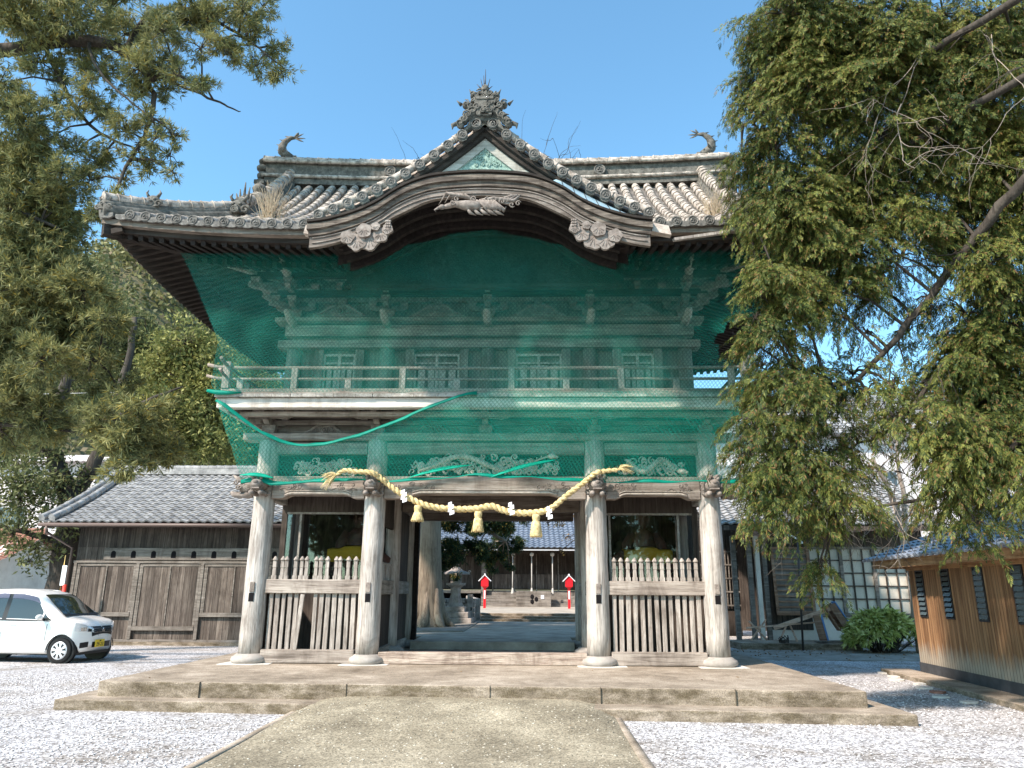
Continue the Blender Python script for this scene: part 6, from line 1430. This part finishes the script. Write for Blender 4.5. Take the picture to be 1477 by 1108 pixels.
# ---- A: long-leaved evergreen, upper left, trunk outside the frame
A=Tree('evergreen_tree','big narrow-leaved evergreen overhanging the top left, its branches reaching over the gate roof','tree',(-17.6,1.5,0))
A.limb([(-17.6,1.5,-.1),(-17.5,1.5,3),(-17,1.2,7),(-16.4,.8,11),(-15.5,.4,15)],.42,.2,5,12,.04,1)
A.limb([(-16.3,.8,11.5),(-14,-.1,13.0),(-11.5,0,13.75),(-10,0,14.0),(-8.8,.1,13.9),(-7.9,.2,13.1)],.2,.1,5,9,.03,2)
A.limb([(-8.6,.1,13.9),(-8.2,0,14.6),(-7.4,0,14.9),(-6.4,.1,14.5),(-5.5,.2,13.9),(-4.8,.2,13.3)],.07,.015,5,6,.02,3)
A.limb([(-8.3,.15,13.5),(-7.8,.1,12.6),(-7.75,0,11.6),(-8.0,0,10.9),(-8.35,0,9.6)],.07,.03,5,7,.03,4)
A.limb([(-9.5,0,14),(-8.9,-.4,13.0),(-8.2,-.5,12.2),(-7.4,-.4,11.6)],.045,.012,5,6,.02,5)
A.limb([(-10.5,0,13.9),(-9.7,.3,12.4),(-8.8,.3,11.6),(-8.0,.3,11.3)],.06,.015,5,6,.02,6)
A.limb([(-8.0,.2,13.3),(-7.0,.4,12.9),(-6.3,.5,12.6),(-5.9,.5,12.4)],.045,.012,5,6,.02,7)
A.limb([(-15.9,.5,13),(-12.8,-.4,15.3),(-9.6,-.6,16.4),(-7,-.3,16.4),(-5.6,0,15.9)],.14,.02,5,7,.03,8)
A.limb([(-17,1.2,6.3),(-12.6,-.2,8.6),(-10.8,0,9.6),(-9.4,.2,9.2)],.15,.03,5,8,.03,9)
A.limb([(-17.3,1.4,4.2),(-12.6,0,6.0),(-10.2,.2,6.9),(-8.2,.3,6.2)],.13,.02,5,8,.03,10)
A.limb([(-17.4,1.4,3.6),(-12.5,.2,4.6),(-10.0,.4,4.9),(-7.2,.5,4.5)],.1,.015,5,7,.03,11)
dense=[]
for (x,y,r,k) in [(20,20,1.0,1),(90,10,.9,1),(160,15,.8,1),(0,120,.7,.8),(30,180,.8,.9),(10,250,1.0,1.2),(60,290,.9,1.2),(20,340,1.1,1.3),(60,335,.8,1.2),(90,300,.5,1),(30,420,1.1,1.3),(75,400,.8,1.1),(80,460,.8,1),(10,500,1.1,1.2),(20,560,.8,1),(150,460,.5,.6),(60,520,.6,.7),(130,520,.5,.6),(170,560,.5,.6),(200,600,.6,.8),(150,620,.6,.8),(215,650,.5,.9),(175,675,.35,.8),(245,655,.3,.7),(180,640,.5,.8),(100,470,.8,1),(60,600,.7,.8),(120,420,.5,.8),(120,580,.4,.5),(0,620,.6,.8),(40,230,.6,.8),(60,370,.7,1),(235,45,.45,.8),(280,15,.45,.8)]: dense.append((x,y,.0,r,k))
b=blobs_px(dense,.9,4); c_,d_=sprigs(A,b,230,5,True,.1); V,Fc=leafcloud(c_,.8,12,.17,.022,6,.0,True,dirs=d_); A.leaves(V,Fc)
sparse=[]
for (x,y,r,k) in [(270,30,.4,.8),(320,55,.35,.7),(200,100,.4,.8),(60,90,.45,.8),(130,140,.4,.6),(180,190,.3,.6),(230,100,.3,.6),(350,15,.35,.7),(90,250,.4,.7),(140,240,.3,.6),(215,245,.25,.5),(225,200,.25,.6),(120,60,.5,.9),(180,50,.5,.9),(225,90,.4,.8),(150,110,.4,.7),(90,110,.3,.5),(230,30,.4,.7),(300,30,.42,.6),(340,20,.35,.6),(380,10,.3,.6),(360,45,.28,.6),(395,70,.3,.7),(405,105,.25,.9),(370,95,.25,.6),(330,75,.3,.5),(290,70,.3,.5),(260,110,.3,.6),(290,125,.28,.6),(240,130,.3,.6),(200,140,.32,.5),(160,160,.32,.5),(110,160,.3,.4),(210,170,.28,.8),(250,195,.22,.7),(245,225,.2,.5),(200,220,.25,.5),(155,215,.32,.5),(110,220,.32,.5),(80,150,.3,.5),(130,260,.3,.6),(180,260,.22,.5),(250,250,.16,.5),(160,290,.25,.8),(135,310,.28,.8),(190,300,.18,.6),(70,200,.3,.5),(195,340,.14,.8),(220,318,.1,.5)]: sparse.append((x,y,.1,r*1.15,k))
b=blobs_px(sparse,.5,7); c_,d_=sprigs(A,b,330,8,True,.1); V,Fc=leafcloud(c_,.8,10,.155,.02,9,.0,True,dirs=d_); A.leaves(V,Fc)
A.done(M['bark'],M['leafA'])
# ---- B: old broadleaf behind the storehouse
def auto(name,label,base,h,cr,trunk_r,leaf,seed,dens=30,ll=.14,lw=.05,npr=7,bark='bark',blobs=None,limbs=4,group=None,cz=.62):
    rs=random.Random(seed); T_=Tree(name,label,'tree',base,group); bx,by,bz=base
    T_.limb([(bx,by,bz-.1),(bx+rs.uniform(-.3,.3),by,bz+h*.3),(bx+rs.uniform(-.5,.5),by,bz+h*.6),(bx+rs.uniform(-.4,.4),by,bz+h*.85)],trunk_r,trunk_r*.3,5,10,.03,seed)
    for k in range(limbs):
        a=2*math.pi*k/limbs+rs.random(); z0=bz+h*rs.uniform(.25,.5); T_.limb([(bx,by,z0),(bx+cr*.4*math.cos(a),by+cr*.4*math.sin(a),z0+h*.12),(bx+cr*.75*math.cos(a),by+cr*.75*math.sin(a),z0+h*.22)],trunk_r*.45,trunk_r*.1,4,7,.03,seed+k)
    if blobs is None:
        blobs=[]
        for k in range(26):
            v=Vector((rs.gauss(0,1),rs.gauss(0,1),rs.gauss(0,1))).normalized()*(.45+.5*rs.random()); blobs.append(((bx+v.x*cr*.75,by+v.y*cr*.75,bz+h*cz+v.z*h*(1-cz)*.8),cr*rs.uniform(.28,.42),1))
    c_,d_=sprigs(T_,blobs,dens,seed,True,.05); V,Fc=leafcloud(c_,.9,npr,ll,lw,seed+3,.1,False,.07,dirs=d_); T_.leaves(V,Fc); T_.done(M[bark],leaf); return T_
Bt=Tree('broadleaf_tree','old tree with forked ivy-clad dark trunk behind the left end of the storehouse','tree',(-15.9,12.5,0))
Bt.limb([(-15.9,12.5,-.1),(-15.75,12.5,1.5),(-15.7,12.5,3.2),(-15.9,12.5,4.6),(-16.1,12.5,5.4)],.55,.42,5,14,.06,1)
Bt.limb([(-16.0,12.5,5.0),(-16.8,12.4,6.4),(-17.1,12.4,7.8),(-16.8,12.4,9.6),(-17.5,12.5,11.5)],.34,.12,5,10,.05,2)
Bt.limb([(-15.9,12.5,4.8),(-15.3,12.6,6.2),(-15.2,12.7,7.6),(-14.8,12.8,9.6),(-14.9,13,12)],.3,.1,5,10,.05,3)
Bt.limb([(-15.7,12.4,3.2),(-16.5,12.0,3.4),(-17.6,11.5,3.7),(-19,11.2,3.9)],.14,.03,5,8,.03,4)
Bt.limb([(-15.2,12.7,7.6),(-13.8,12.9,8.6),(-12.6,13,9.2)],.14,.03,5,8,.03,5)
bl=[]
for (x,y,Y,r,k) in [(30,690,11.5,.9,.6),(70,700,11.5,.8,.6),(10,650,11.5,.9,.6),(60,650,11.5,.8,.6),(30,720,11.5,.9,.5),(70,740,11.5,.8,.5),(20,770,11.5,.8,.4),(50,790,11.5,.6,.3),(100,730,12,.6,.4),(60,700,12,.6,.3),(0,740,12,.7,.3),(40,810,11.5,.5,.2),(120,690,12.2,.5,.5),(80,800,12.3,.3,.5),(95,760,12.3,.35,.5),(85,840,12.3,.25,.4)]: bl.append((x,y,Y,r,k))
for (x,y,r,k) in [(70,400,1.7,1),(165,465,1.3,1),(140,500,1.6,1),(180,540,1.4,.9),(215,505,1.0,1),(170,590,1.3,.6),(215,560,1.2,.7),(60,520,1.4,.5),(90,470,1.6,.8),(40,420,1.7,1),(95,410,1.6,1),(200,500,1.0,.8),(180,640,1.0,.5),(125,440,1.3,1),(20,600,1.2,.5),(70,620,.9,.35),(110,560,1.0,.4)]: bl.append((x,y,19,r*1.25,k))
b=blobs_px(bl,.8,14); c_,d_=sprigs(Bt,b,75,15,True,.05); V,Fc=leafcloud(c_,.9,7,.2,.075,16,.1,False,.12,dirs=d_); Bt.leaves(V,Fc); Bt.done(M['bark'],M['leafB'])
# ---- C: rounded pale trees behind the storehouse
def pxtree(name,label,base,blist,seed,leaf,dens=15,ll=.22,lw=.09,spread=.14,trunk=.25,top=None,npr=7,jit=.7,bark='bark',cat='tree'):
    T_=Tree(name,label,cat,base); tp=top or (base[0],base[1],base[2]+8); mid=[(base[i]+tp[i])/2 for i in range(3)]; mid[0]+=.2
    T_.limb([(base[0],base[1],base[2]-.1),mid,tp],trunk,trunk*.35,6,9,.03,seed)
    b=blobs_px(blist,jit,seed); c_,d_=sprigs(T_,b,dens*2.4,seed+1,True,.05); V,Fc=leafcloud(c_,.9,npr,ll,lw,seed+2,.1,False,spread,dirs=d_); T_.leaves(V,Fc); T_.done(M[bark],leaf); return T_
pxtree('round_tree','pale yellow-green rounded tree rising behind the middle of the storehouse roof',(-14.0,15.6,0),[(268,492,15.6,1.1,1),(245,515,15.6,1.1,1),(300,510,15.6,1.2,1),(240,540,15.6,1.3,1),(290,560,15.6,1.5,1),(325,560,15.6,1.1,1),(250,600,15.6,1.3,1),(300,620,15.6,1.4,1),(330,640,15.6,.9,1),(260,645,15.6,1.0,.9),(230,580,15.6,1.0,.8),(340,600,15.6,.8,.8),(225,640,15.6,.9,.6)],51,M['leafC'],17,top=(-14,15.6,12))
pxtree('round_tree','darker round tree partly behind the green net, close to the gate',(-11.2,20,0),[(340,520,20,1.2,1),(370,560,20,1.2,1),(390,600,20,1.2,1),(350,600,20,1.3,1),(370,640,20,1.3,1),(330,640,20,1.2,1),(395,650,20,1.2,1),(300,655,20,1.0,.8)],61,M['leafB'],15,top=(-11.2,20,9))
# ---- left hill
def hillh(x,y):
    h=38*math.exp(-((x+62)/34)**2-((y-75)/42)**2)+14*math.exp(-((x+38)/16)**2-((y-66)/22)**2)+24*math.exp(-((x-48)/34)**2-((y-80)/36)**2)+7*math.exp(-((x-22)/12)**2-((y-58)/14)**2)
    h+=max(0,h)*.06*math.sin(x*.35)*math.cos(y*.27)
    return h-.6
q=MB(); q.grid(lambda u,v:(-150+300*u,30+110*v,hillh(-150+300*u,30+110*v)),90,40); struct(q.build('hillside',noisy('hill_soil',[(.3,(.07,.07,.035)),(.7,(.16,.14,.08))],.4,.95,.3,.1),fixn=False))
rs=np.random.RandomState(5); pts=[]
while len(pts)<5200:
    x=rs.uniform(-105,70); y=rs.uniform(38,92); h=hillh(x,y)
    if h>1.2 and (x<-8 or x>14): pts.append((x,y,h+rs.uniform(.3,1.8)))
pts=np.array(pts); cl=np.repeat(pts,26,0)+rs.normal(size=(len(pts)*26,3))*np.array([.95,.95,.8]); V,Fc=leafcloud(cl,1,1,.62,.38,8,0,False,.1)
tag(npmesh('hill_woodland',V,Fc,[M['leafH']]),kind='stuff')
# ---- inner grove
TI=Tree('cedar_tree','massive ribbed cedar trunk with dark hanging foliage just behind the gate opening','tree',(-2.25,9.9,.52))
q=TI.tr; pr=[]
q.tube([(-2.3,9.9,.45),(-2.28,9.9,.6),(-2.27,9.9,.9),(-2.3,9.9,1.6),(-2.35,9.9,3),(-2.4,9.9,6),(-2.4,9.9,10)],[.66,.52,.43,.39,.36,.33,.25],22)
for k in range(7): a=k*.9; q.tube([(-2.27+.3*math.cos(a),9.9+.3*math.sin(a),1.7),(-2.27+.38*math.cos(a),9.9+.38*math.sin(a),1.0),(-2.27+.55*math.cos(a),9.9+.55*math.sin(a),.68),(-2.27+.85*math.cos(a),9.9+.85*math.sin(a),.5)],[.08,.13,.12,.04],8)
TI.nodes=[(-2.3,9.9,3.0),(-2.3,9.9,4),(-1.5,11,4)]
TI.limb([(-2.3,9.9,4),(-1.5,11,4),(-.6,11.5,3.6),(0,11.8,3.3)],.12,.04,4,7,.02,3)
bl=[(x,y,11.2,r,k) for (x,y,r,k) in [(615,755,.5,1),(650,755,.5,1),(690,755,.5,1),(730,760,.4,1),(615,790,.35,1),(650,795,.45,1),(690,790,.4,1),(630,820,.28,.9),(740,740,.4,1),(700,730,.6,1),(650,730,.6,1),(610,735,.5,1),(660,830,.15,.5)]]+[(x,y,13.5,r,k) for (x,y,r,k) in [(720,770,.45,1),(740,780,.35,1),(725,800,.3,1),(700,800,.35,1),(755,745,.3,.7),(735,815,.16,.8),(710,820,.18,.8)]]
c_,d_=sprigs(TI,blobs_px(bl,.5,3),620,4,True,.2); V,Fc=leafcloud(c_,.9,8,.15,.026,5,.1,True,dirs=d_); TI.leaves(V,Fc); TI.done(M['barkpale'],M['leafD'])
pxtree('autumn_tree','orange-leaved small tree in front of the blue hall roof',(4.4,14,.8),[(805,750,14,.28,.7),(830,745,14,.35,.7),(820,775,14,.2,.5),(790,755,14,.15,.5),(808,795,14,.12,.6),(850,730,14,.5,.7)],71,M['leafO'],38,.08,.045,.05,.12,top=(3.4,14,4.8),npr=5,jit=.2)
# ---- shrub by the old house
SH=Tree('leafy_shrub','dense shrub with drooping pale green leaves at the corner of the plank building','shrub',(11.0,8.3,0)); rs=random.Random(4); cen=[];dr=[]
for k in range(520):
    a=rs.uniform(-math.pi,math.pi); ph=rs.uniform(0,1)**.7; x=11.0+1.05*math.cos(a)*math.cos(ph*1.5); y=8.3+.7*math.sin(a)*math.cos(ph*1.5); z=.25+.85*math.sin(ph*1.5)*(.9+.2*math.sin(a*5))
    cen.append((x,y,z)); dr.append((math.cos(a)*.5,math.sin(a)*.5,-.45+.3*rs.random()))
    if k%4==0: SH.tw.tube([(11+.3*math.cos(a),8.3+.3*math.sin(a),0),(x,y,z)],[.012,.005],4,False)
V,Fc=leafcloud(np.array(cen),.4,9,.24,.07,5,.1,True,dirs=np.array(dr)); SH.leaves(V,Fc); SH.done(M['bark'],M['leafS'])
# ---- bare tree and dead twigs on the right
BTt=Tree('bare_tree','small pale bare tree with tangled leafless branches beside the old house roof','tree',(11.9,8.2,0))
BTt.limb([(11.95,8.2,-.1),(11.95,8.2,2),(11.85,8.2,3.6),(11.6,8.1,4.6),(11.2,8.0,5.5)],.13,.06,5,8,.03,1); BTt.limb([(11.9,8.2,3.2),(12.05,8.2,4.5),(12.0,8.2,5.6),(12.1,8.2,6.4)],.09,.04,5,8,.03,2)
rs=random.Random(9)
def twigs(mb,p,d,L,r,lev):
    pts=[p]; 
    for i in range(9): d=(d+Vector((rs.gauss(0,.17),rs.gauss(0,.17),rs.gauss(0,.15)-.03))).normalized(); p=p+d*L/9; pts.append(p)
    mb.tube(pts,[r*(1-.08*i) for i in range(10)],4,False)
    if lev>0:
        for _ in range(4): twigs(mb,pts[rs.randint(2,9)],(d+Vector((rs.gauss(0,.8),rs.gauss(0,.8),rs.gauss(0,.6)-.12))).normalized(),L*.65,r*.55,lev-1)
for k in range(11): nd=Vector(rs.choice(BTt.nodes[10:])); twigs(BTt.tw,nd,Vector((rs.uniform(-1.3,.6),rs.uniform(-.6,.4),rs.uniform(-.3,.6))).normalized(),1.3,.028,2)
BTt.done(M['twig'],M['leafS'])
# ---- D: drooping cypress on the right, trunk outside the frame
D=Tree('cypress_tree','huge drooping cypress on the right with sunlit yellow-green sprays','tree',(9.1,-7.2,0))
D.limb([(9.1,-7.2,-.1),(9.0,-7.1,3),(9.0,-6.9,7),(8.9,-6.7,12),(8.8,-6.5,15)],.45,.15,5,12,.04,1)
D.limb([(9.0,-7,8.5),(8.2,-5.6,7.6),(7.6,-4.6,7.0),(7.0,-4.0,6.1),(6.3,-3.8,5.3),(5.7,-3.7,4.7),(5.0,-3.6,4.5)],.1,.02,5,9,.03,2)
D.limb([(9.0,-7,7),(8.4,-5.4,6.2),(7.75,-4,5.7),(7.0,-3.7,4.9),(6.3,-3.6,4.1),(5.6,-3.5,3.7)],.08,.015,5,8,.03,3)
D.limb([(9.0,-6.9,10),(7.8,-5.2,9.9),(6.6,-4.2,9.6),(5.4,-3.9,9.3),(4.3,-3.9,8.9)],.075,.012,5,8,.03,4)
D.limb([(9.0,-6.9,8.8),(7.6,-5,8.6),(6.4,-4.1,8.2),(5.2,-3.9,7.8),(4.2,-3.9,7.4)],.07,.01,5,8,.03,5)
D.limb([(8.9,-6.8,11),(7.9,-5,11.5),(6.4,-4.3,11.4),(5.0,-4.1,11.1)],.07,.012,5,8,.03,6)
D.limb([(9.0,-7,6),(8.3,-5.2,4.7),(7.4,-4.4,3.6),(6.4,-4,2.9),(5.2,-3.9,2.8)],.08,.012,5,8,.03,7)
D.limb([(9,-7,5.5),(8.7,-5.5,4.2),(8.0,-4.6,3.2),(7.6,-4.4,2.5)],.06,.012,5,8,.03,8)
sp=[]
def S_(L,Y,r0=.5,k=1.0):
    for (x,y,*z) in L:
        if x<1150: x+=20
        if y>560: y-=34
        if y>861: continue
        sp.append((x,y,Y,(z[0] if z else r0),(z[1] if len(z)>1 else k)))
S_([(1110,20),(1160,15),(1220,20),(1290,15),(1360,20),(1430,20),(1475,20),(1095,60,.35),(1140,70),(1200,70),(1270,70),(1340,75),(1410,75),(1465,75),(1080,110,.3),(1120,130,.4),(1170,130),(1240,130),(1310,130),(1380,130),(1450,130),(1060,150,.16),(1090,170,.3),(1330,190),(1400,190),(1465,190),(1270,190),(1075,190,.2),(1100,215,.3),(1050,225,.14,.8),(1140,240,.35),(1200,190,.35,.6)],-4,.5)
S_([(1220,240),(1290,250),(1360,250),(1430,260),(1475,250),(1075,250,.3),(1120,275,.4),(1170,280,.4),(1060,290,.22),(1090,300,.3),(1230,310),(1300,310),(1430,330),(1475,330),(1370,310,.4,.8),(1170,310,.35),(1130,310,.3),(1240,360,.4),(1180,370,.4),(1300,370,.35,.7),(1420,390,.45),(1470,400,.5),(1130,340,.25)],-3.8,.5)
S_([(1150,400,.4),(1100,400,.3),(1080,430,.28),(1095,470,.25),(1070,460,.16),(1075,500,.2),(1210,420,.35,.6),(1270,420,.3,.4),(1440,460,.5),(1475,480,.5),(1390,450,.35,.6),(1420,520,.5),(1360,510,.35,.5),(1470,550,.5),(1340,430,.22,.4),(1180,440,.2,.4),(1250,480,.22,.3),(1310,480,.22,.3),(1130,430,.3,.8),(1120,500,.2,.5),(1380,570,.4,.7),(1440,600,.5)],-3.6,.45)
S_([(1090,540,.22,.8),(1130,545,.25,.7),(1180,540,.25,.7),(1230,540,.25,.6),(1290,560,.25,.5),(1080,590,.25),(1120,590,.28),(1160,580,.25),(1200,590,.22,.6),(1250,600,.25,.6),(1060,640,.2),(1100,640,.25),(1140,650,.25,.8),(1190,640,.22,.6),(1230,660,.22,.5),(1060,690,.2),(1100,690,.25),(1150,680,.25),(1190,690,.25),(1080,720,.22),(1140,720,.25,.8),(1190,730,.25),(1230,720,.2,.6),(1070,765,.18),(1100,760,.2),(1050,672,.12),(1160,770,.2),(1210,755,.22),(1240,775,.14),(1130,770,.14,.6),(1188,846,.11,1.6),(1180,852,.08,1.2)],-3.6,.25)
S_([(1360,650,.3,.7),(1420,610,.4,.9),(1290,640,.22,.4),(1400,640,.35,.9),(1450,660,.4,.9),(1380,690,.3),(1430,710,.3,.8),(1370,730,.25),(1390,765,.18,1),(1410,790,.14,1),(1350,620,.25,.6),(1475,700,.4,.8),(1340,670,.2,.5),(1470,620,.4),(1310,620,.2,.4),(1395,812,.1,1)],-4.2,.3)
b=blobs_px(sp,.35,21)
c_,d_=sprigs(D,b,235,22,True,.35)
# each spray: a flat, fern-like fan of fine blades hanging from its stem
def fans(c_,d_,seed,L0=.17,nb=9):
    rs=np.random.RandomState(seed); n_=len(c_); d=d_.copy(); d[:,2]-=.35; d/=np.linalg.norm(d,axis=1)[:,None]
    s=np.cross(d,rs.normal(size=(n_,3))*.6+np.array([0,0,1.])); s/=np.linalg.norm(s,axis=1)[:,None]+1e-9; Vs=[]
    L=L0*rs.uniform(.6,1.3,(n_,1)); nrm=np.cross(d,s)
    for k in range(nb):
        t=k/(nb-1); side=(-1)**k; o=c_+d*L*t*.75; bd=d*.8+s*side*(.75-.45*t)+nrm*rs.normal(size=(n_,1))*.2; bd[:,2]-=.15; bd/=np.linalg.norm(bd,axis=1)[:,None]; bl=L*(.55-.25*t)*rs.uniform(.7,1.2,(n_,1)) if k<nb-1 else L*.45
        w=np.cross(bd,nrm); w/=np.linalg.norm(w,axis=1)[:,None]+1e-9; W=L*.055
        Vs.append(np.stack([o-w*W*.5,o+bd*bl*.5-w*W,o+bd*bl,o+bd*bl*.5+w*W],1))
    V=np.stack(Vs,1).reshape(-1,3); return V,np.arange(len(V)).reshape(-1,4)
def plumes(c_,d_,seed,nf=9,L=.42):
    rs=np.random.RandomState(seed); n_=len(c_); d=d_.copy(); d[:,2]=d[:,2]*.5-.1; d/=np.linalg.norm(d,axis=1)[:,None]; Ls=L*rs.uniform(.6,1.25,(n_,1)); s=np.cross(d,np.array([0,0,1.])); s/=np.linalg.norm(s,axis=1)[:,None]+1e-9; C2=[];D2=[]
    for k in range(nf):
        t=(k+.5)/nf; side=(-1)**k; q_=c_+d*Ls*t-np.array([0,0,1.])*(.55*Ls*t*t); tan=d-np.array([0,0,1.1])*t; tan/=np.linalg.norm(tan,axis=1)[:,None]
        C2.append(q_+s*side*.02); D2.append(tan*.8+s*side*(.65-.5*t)+rs.normal(size=(n_,3))*.12)
    return np.concatenate(C2),np.concatenate(D2)
c2,d2=plumes(c_,d_,5); V,Fc=fans(c2,d2,31,.13,9); D.leaves(V,Fc)
rs=random.Random(19)
for k in range(40): nd=Vector(rs.choice(D.nodes[30:])); twigs(D.tw,nd,Vector((rs.uniform(-1,.3),rs.uniform(-.4,.6),rs.uniform(-1,.1))).normalized(),rs.uniform(.7,1.4),.013,1)
D.done(M['bark'],M['leafR'])
def dtw(*a):
    q=MB(); twigs(q,*a); q.build('dead_twig',M['twig'],D.T,fixn=False)
for k in range(16): dtw(P(rs.uniform(1180,1330),rs.uniform(640,740),Y=-3.2+rs.uniform(-.5,.5)),Vector((rs.uniform(-1,.6),rs.uniform(-.3,.3),rs.uniform(-1,.2))).normalized(),.8,.009,2)
for (x0,y0,x1,y1) in ((1340,60,1290,240),(1330,80,1240,250),(1430,50,1380,260),(1300,150,1250,300)):
    a,bq=P(x0,y0,Y=-4.8),P(x1,y1,Y=-4.6); dtw(a,(bq-a).normalized(),(bq-a).length*.8,.009,2)
# ---- dry grass growing on the roof
def grass(loc,n_,h_,spr,label,seed,vert=.6):
    rs=random.Random(seed); q=MB()
    for i in range(n_):
        a=rs.uniform(0,6.28); p=Vector(loc)+Vector((rs.gauss(0,.07),rs.gauss(0,.07),0)); e=p+Vector((spr*math.cos(a)*rs.random(),spr*math.sin(a)*rs.random()*.6,h_*rs.uniform(.5,1.1))); q.tube([p,p.lerp(e,.5)+Vector((0,0,.04)),e],[.007,.005,.002],3,False)
    o=q.build('dry_grass_tuft',M['drygrass'],None,fixn=False,origin=loc); tag(o,label,'grass'); return o
p=P(420,298,Y=-1.0); grass((-4.35,-.95,zfront(0,.32)+.0),150,.85,.45,'dry straw-coloured grass tuft growing on the left of the gate roof',1)
grass((4.55,-.9,zfront(0,.33)),110,.75,.4,'dry pinkish grass tuft growing on the right of the gate roof',2)
for sx,lab in ((-1,'thin bare saplings sprouting behind the left of the main ridge'),(1,'thin bare saplings sprouting behind the right of the main ridge')):
    rs=random.Random(5+sx); q=MB()
    for k in range(3 if sx<0 else 7): x0=sx*1.2+rs.uniform(-.3,.5)*1.2; twigs(q,Vector((x0,2.6,11.2)),Vector((rs.uniform(-.3,.4),0,1)).normalized(),rs.uniform(1.2,2.2),.012,1)
    o=q.build('roof_sapling',M['bark'],None,fixn=False,origin=(sx*1.2,2.6,11.2)); tag(o,lab,'sapling')
# ---- overhead wire, fallen leaves
q=MB(); q.tube([(-24,16,9.6),(-17,16.5,9.9),(-11,17,9.2)],.012,4); o=q.build('overhead_wire',plain('wire_grey',(.5,.5,.5),.5),None,origin=(-17,16.5,9.9)); tag(o,'pale thin wire strung across the trees left of the gate','wire')
rs=np.random.RandomState(3); n_=700; x=rs.uniform(6,12.5,n_); y=5.5+3.4*rs.rand(n_)**.6; c_=np.stack([x,y,np.full(n_,.03)],1); V,Fc=leafcloud(c_,1,1,.09,.05,4); V[:,2]=np.clip(V[:,2],.018,.06)
tag(npmesh('fallen_leaves',V,Fc,[plain('fallen_leaf',(.22,.13,.07),.9,.1)]),kind='stuff')
rs=np.random.RandomState(8); n_=260; x=rs.uniform(-9,9,n_); y=rs.uniform(-10.5,-.5,n_)
z=np.where((np.abs(x)<5.3)&(y>-2.8),ZP+.006,np.where((np.abs(x)<5.7)&(y>-3.1),.15,.026)); z=np.where((x>-2.3)&(x<1.95)&(y<-2.8),[pathf((a+2.36)/4.38,(min(b,-3.04)+13.5)/10.46)[2]+.008 for a,b in zip(x,y)],z)
c_=np.stack([x,y,z],1); V,Fc=leafcloud(c_,1,1,.06,.028,9); zz_=np.repeat(z,4); V[:,2]=np.clip(V[:,2],zz_,zz_+.012)
tag(npmesh('scattered_leaves',V,Fc,[plain('brown_leaf',(.2,.12,.05),.9,.1)]),kind='stuff')
# ---- trees behind the viewpoint (seen only as reflections in the glass)
for k,(x,y,h_) in enumerate(((-14,-40,11),(-4,-44,12),(6,-42,10),(15,-40,12))):
    auto('broadleaf_tree',('far left','left middle','right middle','far right')[k]+' of the four green trees standing behind the viewer','%s'%'' or (x,y,0),h_,4.2,.3,M['leafB'],90+k,6,.5,.25,5)
